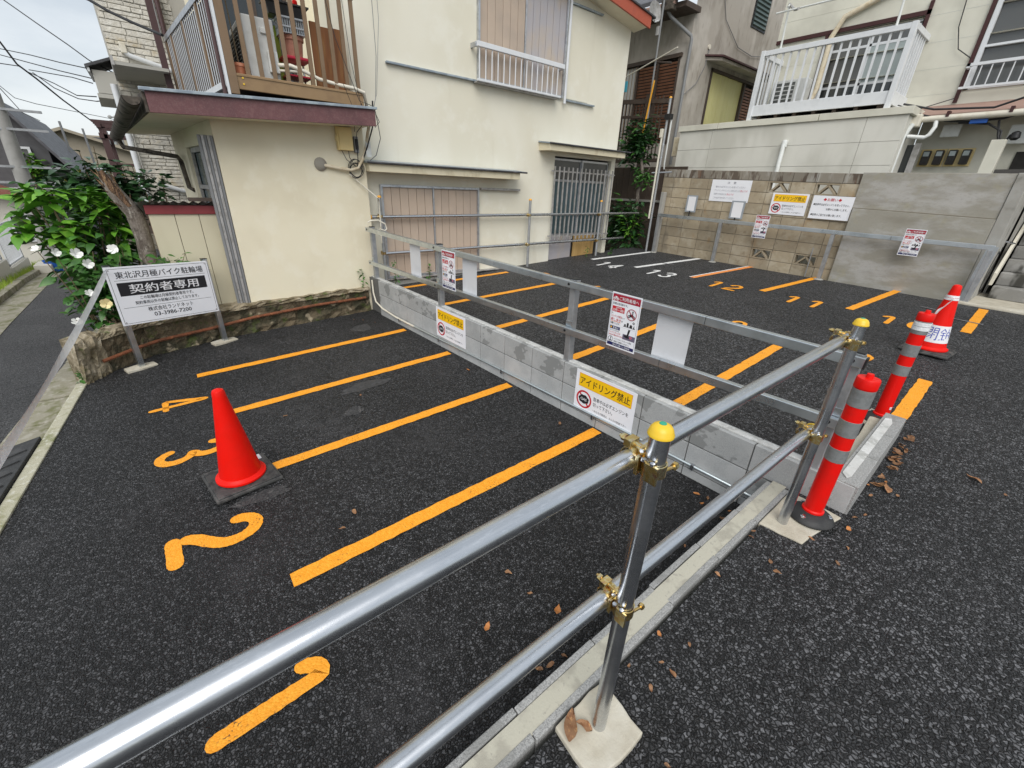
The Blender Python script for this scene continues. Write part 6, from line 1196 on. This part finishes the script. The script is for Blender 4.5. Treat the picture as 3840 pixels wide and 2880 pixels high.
vn = thing('climbing_vine', 'green climbing vine on the dark grey house down the alley', 'vine', (-18.8, -2.5, .8)); bulk(vn, (-18.85, -2.35, 1.75), (.15, .28, .4), 220, .16, .09, 'leaf_lime', 51, .1); part('stem', MB().tube([(-18.85, -2.5, .8), (-18.85, -2.4, 2.0)], .02, 6), 'twig', vn)
fl = thing('floodlight_tower', 'stadium floodlight tower seen beyond the stone building', 'floodlight', (-70, -.3, -3)); part('mast', MB().cyl((-70, -.3, -3), (-70, -.3, 7.2), .2, n=10), 'pole_concrete', fl)
for rr in range(4):
    for k in range(6): part('lamp', MB(Matrix.Translation((-69.7, -1.3+.45*k, 6.0+.45*rr)) @ Matrix.Rotation(rad(90), 4, 'Y')).lathe((0, 0, 0), [(.17, 0), (.17, .12), (.1, .2), (.001, .2)], 10), 'alu_dull', fl)
    part('beam', MB().box(-70.1, -69.95, -1.5, 1.2, 5.95+.45*rr, 6.07+.45*rr), 'pvc_grey', fl)
# white fence by the alley
for i, (x, lb) in enumerate(((-12.3, 'white slatted fence on a cream base, nearer piece by the alley'), (-13.95, 'white slatted fence on a cream base, farther piece by the alley'))):
    y = -2.72+.04*i; zb = alz(x-1)-.03-.1*i; t_ = thing('garden_fence', lb, 'fence', (x, y, zb)); part('base', MB().box(x-1.6, x, y-.1, y+.02, zb, zb+.42), 'cream_house2', t_, False, .01)
    part('frame', MB().box(x-1.55, x-1.5, y-.06, y-.03, zb+.42, zb+1.25).box(x-.08, x-.03, y-.06, y-.03, zb+.42, zb+1.25).box(x-1.55, x-.03, y-.06, y-.03, zb+1.2, zb+1.26).box(x-1.55, x-.03, y-.06, y-.03, zb+.44, zb+.48), 'white_alu', t_)
    for k in range(14): part('slat', MB().box(x-1.5+.1*k, x-1.47+.1*k, y-.05, y-.035, zb+.48, zb+1.2), 'white_alu', t_)
solo('planter_wall', MB().box(-15.4, -14.7, -2.5, -2.2, -1, -.3), 'cream_house2', 'low cream gate pillar beside the far end of the alley', 'pillar', (-15, -2.4, -1), None, False, .02)
solo('bucket', MB().lathe((-15, -2.2, alz(-15)), [(.13, 0), (.16, .25), (.17, .25), (.17, .28), (.15, .28), (.12, .05), (.001, .05)], 18), 'bucket_blue', 'blue bucket standing at the edge of the alley under the leaves', 'bucket', (-15, -2.2, alz(-15)))
WI = [[(-10.6, -.9, 4.3), (-8.78, -.01, 3.69), (-8.5, .15, 3.55), (-8.12, .35, 3.4), (-7.43, .57, 3.19)], [(-13.66, -1.24, 4.52), (-12.75, -.85, 4.09), (-12.12, -.49, 3.73), (-11.46, -.25, 3.44), (-11.09, .02, 3.26)], [(-14.6, -1.95, 4.5), (-14.73, -1.62, 4.03), (-14.79, -1.5, 3.69), (-14.84, -1.29, 3.48), (-15.89, -1.06, 3.24), (-17.93, -.79, 3.04), (-19.95, -.64, 2.96)],
      [(-14.7, -2.4, 3.75), (-14.77, -1.74, 3.66), (-14.8, -1.49, 3.66), (-14.82, -1.38, 3.58), (-13.87, -.97, 3.32), (-12.42, -.61, 3.0), (-11.43, -.31, 2.91)], [(-14.82, -1.31, 3.58), (-13.88, -.99, 3.24), (-12.92, -.63, 3.0), (-12.13, -.35, 2.91), (-11.44, -.13, 2.88)],
      [(-17, -2.4, 4.2), (-15.73, -1.77, 4.06), (-13.8, -1.16, 3.74), (-12.65, -.7, 3.52), (-11.48, -.29, 3.32)], [(-17, -2.5, 4.1), (-15.74, -1.81, 3.95), (-13.82, -1.21, 3.61), (-12.67, -.74, 3.39), (-11.6, -.3, 3.2)], [(-17.6, -2.6, 3.9), (-17.76, -2.27, 3.53), (-17.83, -2.05, 3.05), (-19.86, -1.98, 3.03)], [(-14.81, -1.35, 3.62), (-12.88, -.61, 3.34), (-11.71, -.31, 3.14)],
      [(-19.6, -2.9, 4.3), (-19.78, -2.31, 3.54), (-19.83, -1.92, 3.45), (-21.9, -1.04, 3.5), (-23.93, -.17, 3.54)]]
for i, P in enumerate(WI): solo('wire', MB().tube(P, .017 if i in (0, 2) else .009, 6), 'cable', 'thick overhead cable running to the balcony side' if i == 0 else 'thin dark overhead wire crossing the sky on the left', 'wire', P[0], None if i == 0 else 'overhead wires')
# rubber ramp on the gutter
rp_ = [(-3.0, LE(-3.0)-.09), (-4.6, LE(-4.6)-.09), (-4.57, aR(-4.57)+.1), (-4.45, aR(-4.4)+.04), (-4.2, aR(-4.2)-.0), (-3.0, aR(-3)-.0)]
q = MB(); zt = [.05, .05, .03, .012, .008, .008]; A_ = [q.p(x, y, alz(x)+.012) for x, y in rp_]; B_ = [q.p(x, y, alz(x)+.012+h) for (x, y), h in zip(rp_, zt)]
q.f += [A_[::-1], B_]+[[A_[k], A_[(k+1) % 6], B_[(k+1) % 6], B_[k]] for k in range(6)]; rmp = thing('kerb_ramp', 'black rubber kerb ramp lying on the gutter beside the lower lot', 'ramp', (-3.8, -1.3, -.3)); part('plate', q, 'ramp_rubber', rmp, False, .006)
for k in range(9): x = -4.4+.16*k; part('tread', MB().bar((x, LE(x)-.12, alz(x)+.064), (x+.05, aR(x)+.03, alz(x)+.028), .018, .01), 'ramp_rubber', rmp)

# ================================================================ vegetation
HL = [leafmesh('leaf', L, W, .12, d, 'leaf_lime') for L, W, d in ((.19, .105, .35), (.16, .09, .2), (.21, .115, .5))]
hy = thing('hydrangea_shrub', 'hydrangea shrub with big bright green leaves beside the alley', 'shrub', (-7.3, -.75, -.3)); r = random.Random(21); tips = []
for i in range(42):
    a = r.uniform(0, 6.28); e = r.uniform(-.5, 1.3); T = Vector((-7.25+.36*math.cos(a)*math.cos(e*.8), -.74+.48*math.sin(a)*math.cos(e*.8), 1.08+.46*math.sin(e)+r.uniform(-.05, .05))); tips.append(T)
    for k in range(7):
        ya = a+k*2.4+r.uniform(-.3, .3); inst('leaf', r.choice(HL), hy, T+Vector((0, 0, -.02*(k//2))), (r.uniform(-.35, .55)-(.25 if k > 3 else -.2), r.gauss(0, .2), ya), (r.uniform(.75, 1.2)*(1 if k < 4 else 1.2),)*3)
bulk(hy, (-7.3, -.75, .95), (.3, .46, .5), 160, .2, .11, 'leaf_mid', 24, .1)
stems(hy, (-7.3, -.7, -.3), tips[::2], .014)
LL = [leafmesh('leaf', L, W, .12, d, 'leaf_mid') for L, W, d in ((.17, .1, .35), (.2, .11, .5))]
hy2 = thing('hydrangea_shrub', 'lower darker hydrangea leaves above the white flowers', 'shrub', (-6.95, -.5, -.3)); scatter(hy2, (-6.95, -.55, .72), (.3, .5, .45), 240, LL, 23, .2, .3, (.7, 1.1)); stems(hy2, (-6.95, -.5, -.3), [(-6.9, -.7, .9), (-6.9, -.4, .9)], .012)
CL = [leafmesh('leaf', L, W, .1, d, 'leaf_dark') for L, W, d in ((.095, .05, .2), (.08, .045, .1), (.1, .05, .35))]
cm = thing('camellia_tree', 'dark glossy camellia behind the hydrangea', 'tree', (-8.3, -.45, -.4)); scatter(cm, (-8.0, -.46, 1.5), (.32, .6, .42), 298, CL, 5, .25, .4, (1.2, 2.0))
bulk(cm, (-8.05, -.46, 1.45), (.36, .66, .48), 700, .13, .07, 'leaf_dark', 6)
for P in ((-8.1, -.62, 1.72), (-8.05, -.45, 1.6), (-8.0, -.2, 1.68), (-8.1, -.78, 1.58)): inst('yellow_leaf', shared('leaf', MB().lathe((0, 0, 0), [(.001, -.03), (.022, 0), (.001, .035)], 8), 'leaf_yellow'), cm, P)
stems(cm, (-8.3, -.45, -.4), [(-8.1, -.5, 1.5), (-8.05, -.2, 1.6), (-8.0, -.8, 1.5), (-8.0, -.55, 1.95), (-8.0, -.4, 2.0)], .014)
for C_, R_, n_, sd_, lb in (((-7.6, .08, 1.5), (.3, .2, .33), 110, 8, 'dark glossy shrub between the trunk and the stone building'),):
    t_ = thing('evergreen_shrub', lb, 'shrub', (C_[0], C_[1], -.3)); scatter(t_, C_, R_, n_, CL, sd_, .3, .5, (.9, 1.4)); stems(t_, (C_[0], C_[1], -.3), [(C_[0], C_[1]+.1, 1.6), (C_[0], C_[1]-.1, 1.5)], .015)
ML = [leafmesh('leaf', L, W, .12, d, 'leaf_mid') for L, W, d in ((.07, .042, .2), (.06, .038, .1), (.08, .045, .35))]
hb = thing('hibiscus_shrub', 'leafy shrub with white flowers behind the parking sign', 'shrub', (-6.4, -.75, -.3)); scatter(hb, (-6.4, -.68, .5), (.24, .3, .5), 296, ML, 13, .2, .45, (1.1, 1.9), -.12)
bulk(hb, (-6.4, -.66, .48), (.24, .32, .5), 420, .085, .05, 'leaf_mid', 14, .1, -.15)
FLW = [(-6.2, -.98, 1.0), (-6.15, -.86, .97), (-6.15, -.72, .95), (-6.12, -.66, .85), (-6.08, -.72, .56), (-6.1, -.42, .98), (-6.12, -.9, .27), (-6.05, -.62, .45)]
pet = MB()
for k in range(5):
    a = 2*math.pi*k/5; u_ = Vector((math.cos(a), math.sin(a), .6)); v_ = Vector((-math.sin(a), math.cos(a), .35)); pet.face([(0, 0, 0), u_*.02+v_*.02, u_*.042+v_*.03, u_*.058+v_*.015, u_*.058-v_*.015, u_*.042-v_*.03, u_*.02-v_*.02])
PM = shared('flower', pet, 'petal'); PM2 = shared('flower', pet, 'petal_cream')
for i, P in enumerate(FLW): inst('flower', PM2 if i == 7 else PM, hb, P, (rng.uniform(-.3, .6), 1.1+rng.uniform(-.4, .3), rng.uniform(-.6, .6)), (rng.uniform(.6, .9),)*3)
stems(hb, (-6.42, -.7, -.3), [(-6.2, -.98, .98), (-6.15, -.86, .95), (-6.3, -.6, .95), (-6.12, -.9, .3), (-6.3, -.4, .9), (-6.2, -.8, .6)], .009)
ns = thing('low_shrub', 'low leafy shrub showing above the parking sign beside the cream panels', 'shrub', (-6.38, .0, .2)); scatter(ns, (-6.36, -.02, .72), (.12, .33, .2), 90, ML, 17, .3, .6, (1., 1.7)); stems(ns, (-6.38, .0, .2), [(-6.36, .18, .9), (-6.36, -.2, .9), (-6.36, .0, .85)], .007)
tr = thing('tree_stump', 'leaning cut tree trunk with a splintered top behind the parking sign', 'tree', (-6.75, -.2, .1))
TP = [(-6.78, -.2, -.1), (-6.78, -.19, .66), (-6.8, -.165, 1.0), (-6.8, -.18, 1.29), (-6.82, -.29, 1.51), (-6.84, -.34, 1.68)]
part('trunk', MB().tube(TP, [.09, .085, .082, .085, .075, .05], 14), 'bark', tr); r = random.Random(2)
for k in range(30):
    a = r.uniform(0, 6.28); hh = r.random(); s0 = Vector((-6.81-.03*hh+.06*math.cos(a), -.22-.1*hh+.055*math.sin(a), 1.34+.28*hh)); part('splinter', MB().tube([s0, s0+Vector((r.uniform(-.03, .03), -.05+r.uniform(-.07, .07), r.uniform(.05, .15)))], [.013, .002], 5), 'wood_split', tr)
part('torn_wood', MB().tube([(-6.75, -.2, 1.36), (-6.78, -.28, 1.52), (-6.8, -.35, 1.72)], [.03, .05, .025], 8), 'wood_split', tr)
# gap on the right
TL = [leafmesh('leaf', L, W, .1, d, 'leaf_dark') for L, W, d in ((.1, .048, .15), (.12, .05, .3))]+[leafmesh('leaf', .1, .046, .1, .2, 'leaf_mid')]
gt = thing('small_tree', 'small tree with a bare pale trunk in the gap beside the cream house', 'tree', (-6.85, 9.3, .3)); part('trunk', MB().tube([(-6.8, 9.3, .3), (-6.83, 9.3, 1.04), (-6.86, 9.3, 1.76), (-6.78, 9.3, 2.04), (-6.9, 9.3, 2.4), (-6.98, 9.3, 2.65), (-7.06, 9.3, 2.9)], [.05, .045, .042, .038, .032, .025, .012], 10), 'bark', gt)
part('branch', MB().tube([(-6.78, 9.3, 2.02), (-6.68, 9.28, 2.12), (-6.62, 9.27, 2.25)], [.03, .022, .01], 7), 'bark', gt); scatter(gt, (-7.05, 9.28, 2.78), (.44, .28, .6), 298, TL, 31, .1, .5, (1.2, 2.0))
bulk(gt, (-7.05, 9.3, 2.75), (.46, .28, .6), 450, .13, .06, 'leaf_dark', 33, .1)
bulk(gt, (-6.75, 9.25, 2.05), (.3, .2, .3), 110, .12, .055, 'leaf_mid', 37, .2)
hd = thing('hedge', 'dark feathery hedge behind the pipe fence in the gap', 'hedge', (-6.9, 9.0, .3)); scatter(hd, (-6.95, 9.0, .98), (.62, .22, .62), 298, TL+[leafmesh('leaf', .1, .04, .1, .25, 'leaf_lime')]*0+[leafmesh('leaf', .1, .04, .1, .25, 'leaf_mid')], 41, .2, .5, (1.4, 2.3), .4); stems(hd, (-6.9, 9.0, .3), [(-6.6, 9, 1.2), (-7.1, 9, 1.2), (-6.9, 9.05, 1.3)], .012)
bulk(hd, (-6.95, 9.02, .95), (.66, .22, .62), 900, .14, .06, 'leaf_dark', 42, .2, .38)
hd2 = thing('hedge', 'bright fresh sprays of leaves on the hedge in the gap', 'hedge', (-6.6, 8.85, .4)); scatter(hd2, (-6.65, 8.86, 1.0), (.36, .12, .35), 80, [leafmesh('leaf', .09, .034, .1, .25, 'leaf_lime')], 43, .3, .5, (.9, 1.5)); stems(hd2, (-6.6, 8.9, .4), [(-6.5, 8.86, 1.1), (-6.8, 8.86, 1.2)], .008)
# weeds
for (x, y, z, h, n, lb, sd_) in ((-6.2, 2.66, .25, .42, 22, 'drooping weed behind the house end of the block wall', 3), (-6.28, 2.18, .27, .3, 14, 'thin weed growing on the footing below the cream wall', 4), (-6.42, 3.35, .25, .3, 14, 'weed growing at the foot of the lower shutters', 6), (-6.4, 7.15, .4, .25, 10, 'small weed at the foot of the barred window', 8), (-5.72, -.98, -.24, .14, 12, 'small green weed at the broken footing corner', 9), (-6.25, 7.75, .42, .2, 8, 'broad leaved weed at the right corner of the cream house', 12)):
    t_ = thing('weed', lb, 'weed', (x, y, z)); r = random.Random(sd_); part('stem', MB().tube([(x, y, z), (x+.02, y+.02, z+h*.6), (x+.03, y, z+h)], [.005, .004, .002], 5), 'leaf_mid', t_)
    for k in range(n): inst('leaf', r.choice(ML), t_, (x+.02+r.uniform(-.03, .03), y+r.uniform(-.04, .04), z+h*(.15+.85*k/n)), (r.uniform(-.8, .4), r.gauss(0, .3), r.uniform(0, 6.28)), (r.uniform(.6, 1.1),)*3)
q = MB(); r = random.Random(77)
for k in range(5200):
    x = -8.0-11*r.random(); y = aL(x)-.10-abs(r.gauss(0, .13))*(1.5 if math.sin(x*2.3) > 0 else .6); z = alz(x)+.02; h = r.uniform(.04, .2); a = r.uniform(0, 6.28); q.face([(x-.006*math.cos(a), y-.006*math.sin(a), z), (x+.006*math.cos(a), y+.006*math.sin(a), z), (x+r.uniform(-.04, .04), y+r.uniform(-.04, .04), z+h)])
me = bpy.data.meshes.new('grass'); me.from_pydata(q.v, [], q.f); setm(me, 'grass_green'); gro = bpy.data.objects.new('grass', me); COL.objects.link(gro); gro['kind'] = 'stuff'; tag(gro, 'yellow green weeds and grass along the far alley kerb', 'grass')

# ================================================================ fallen leaves
def dryleaf(seed, L, m):
    r = random.Random(seed); q = MB(); n = 6; rows_ = []; cu = r.uniform(-.3, .7); tw = r.uniform(-.5, .5)
    for k in range(n+1):
        t_ = k/n; w_ = L*.5*math.sin(math.pi*min(1, t_**.75*.95+.04))*(1+r.uniform(-.25, .25)); z_ = L*(.12+cu*.5*(t_-.5)**2+.08*math.sin(t_*6+seed)); f = r.uniform(.1, .5)
        rows_.append((q.p(-w_/2, L*(t_-.5), z_+f*w_*.4+tw*w_*.2), q.p(r.uniform(-.003, .003), L*(t_-.5), z_-.02*L), q.p(w_/2, L*(t_-.5), z_+f*w_*.4-tw*w_*.2)))
    for a, c in zip(rows_, rows_[1:]): q.f.append([a[0], a[1], c[1], c[0]]); q.f.append([a[1], a[2], c[2], c[1]])
    zm = min(v.z for v in q.v); q.v = [v-Vector((0, 0, zm)) for v in q.v]
    return shared('fallen_leaf', q, m)
DL = [dryleaf(s_, .04, 'dry_leaf') for s_ in range(7)]; DO = [dryleaf(s_+20, .04, 'dry_leaf_orange') for s_ in range(4)]
r = random.Random(99)
ROADL = [(-.2, 2.66), (-.29, 2.3), (-.49, 2.06), (-.5, 2.11), (-.48, 1.7), (-.31, 1.94), (-.15, 2.23), (-.36, 1.98), (-.17, 2.73), (-.15, 2.38), (-.1, 3.08), (-.18, 3.17), (-.24, 3.05), (-.2, 2.95), (-.19, 2.53), (-.48, 1.03), (-.48, 1.23), (-.38, 1.29), (-.41, 1.14), (-.36, 1.14), (-.38, 1.03), (-.21, .88), (-1.7, 5.6), (.3, 3.6)]
for x, y in ROADL: rootlink('fallen_leaf', r.choice(DL+DO[:1]), (x, y, U(x, y)+.004), 'small dry leaf on the road asphalt', 'leaf', 'leaves on the road', (0, 0, r.uniform(0, 6.28)), r.uniform(.5, 1.0))
for k in range(26):
    y = r.uniform(3.0, 3.9); x = -.235-.03*(y-2.6)+abs(r.gauss(0, .035))+.03; rootlink('fallen_leaf', r.choice(DL), (x, y, U(x, y)+.004+r.uniform(0, .02)), 'dry leaf drifted against the single course of blocks', 'leaf', 'leaves along the low blocks', (r.uniform(-.4, .4), r.uniform(-.4, .4), r.uniform(0, 6.28)), r.uniform(.9, 1.9))
LOTL = [(-.98, 2.48), (-.91, 2.5), (-.76, 2.5), (-.75, 2.4), (-.91, 2.42), (-.78, 2.01), (-.8, 2.5), (-.77, 1.0), (-.78, .92), (-.8, .87), (-1.28, 1.07), (-1.11, 1.08), (-3.78, .49), (-2.25, .56), (-2.16, .45), (-3.75, 1.16), (-5.9, 2.0), (-5.7, 2.1), (-6.0, 1.9), (-2.2, 2.35), (-3.6, 2.3), (-1.6, 2.3)]
for x, y in LOTL: rootlink('fallen_leaf', r.choice(DL+DO), (x, y, Lz(x, y)+.004), 'small dry leaf on the lower lot asphalt', 'leaf', 'leaves on the lower lot', (0, 0, r.uniform(0, 6.28)), r.uniform(.6, 1.3))
for x, y, s_, m_, lb in ((-.95, 1.13, 1.5, DO[0], 'orange dry leaf on the lower lot between the two fence rails'), (-1.1, .8, 1.3, DO[1], 'narrow orange dry leaf on the lower lot under the upper rail')): rootlink('fallen_leaf', m_, (x, y, Lz(x, y)+.004), lb, 'leaf', None, (0, 0, .6), s_)
for x, y, s_, a_, lb in ((-.475, .70, 2.4, .7, 'large curled brown leaf leaning on the nearest concrete pad'), (-.445, .735, 1.5, 2.2, 'dark curled leaf lying on the nearest concrete pad'), (.15, 3.65, 2.2, 1.2, 'large brown leaf alone on the road at the right'), (-.16, 3.1, 2.2, .4, 'large crumpled leaf beside the single course of blocks')): rootlink('fallen_leaf', DL[int(s_*3) % 7], (x, y, U(x, y)+(.03 if y < 1 else .004)), lb, 'leaf', None, (.2, .1, a_), s_)
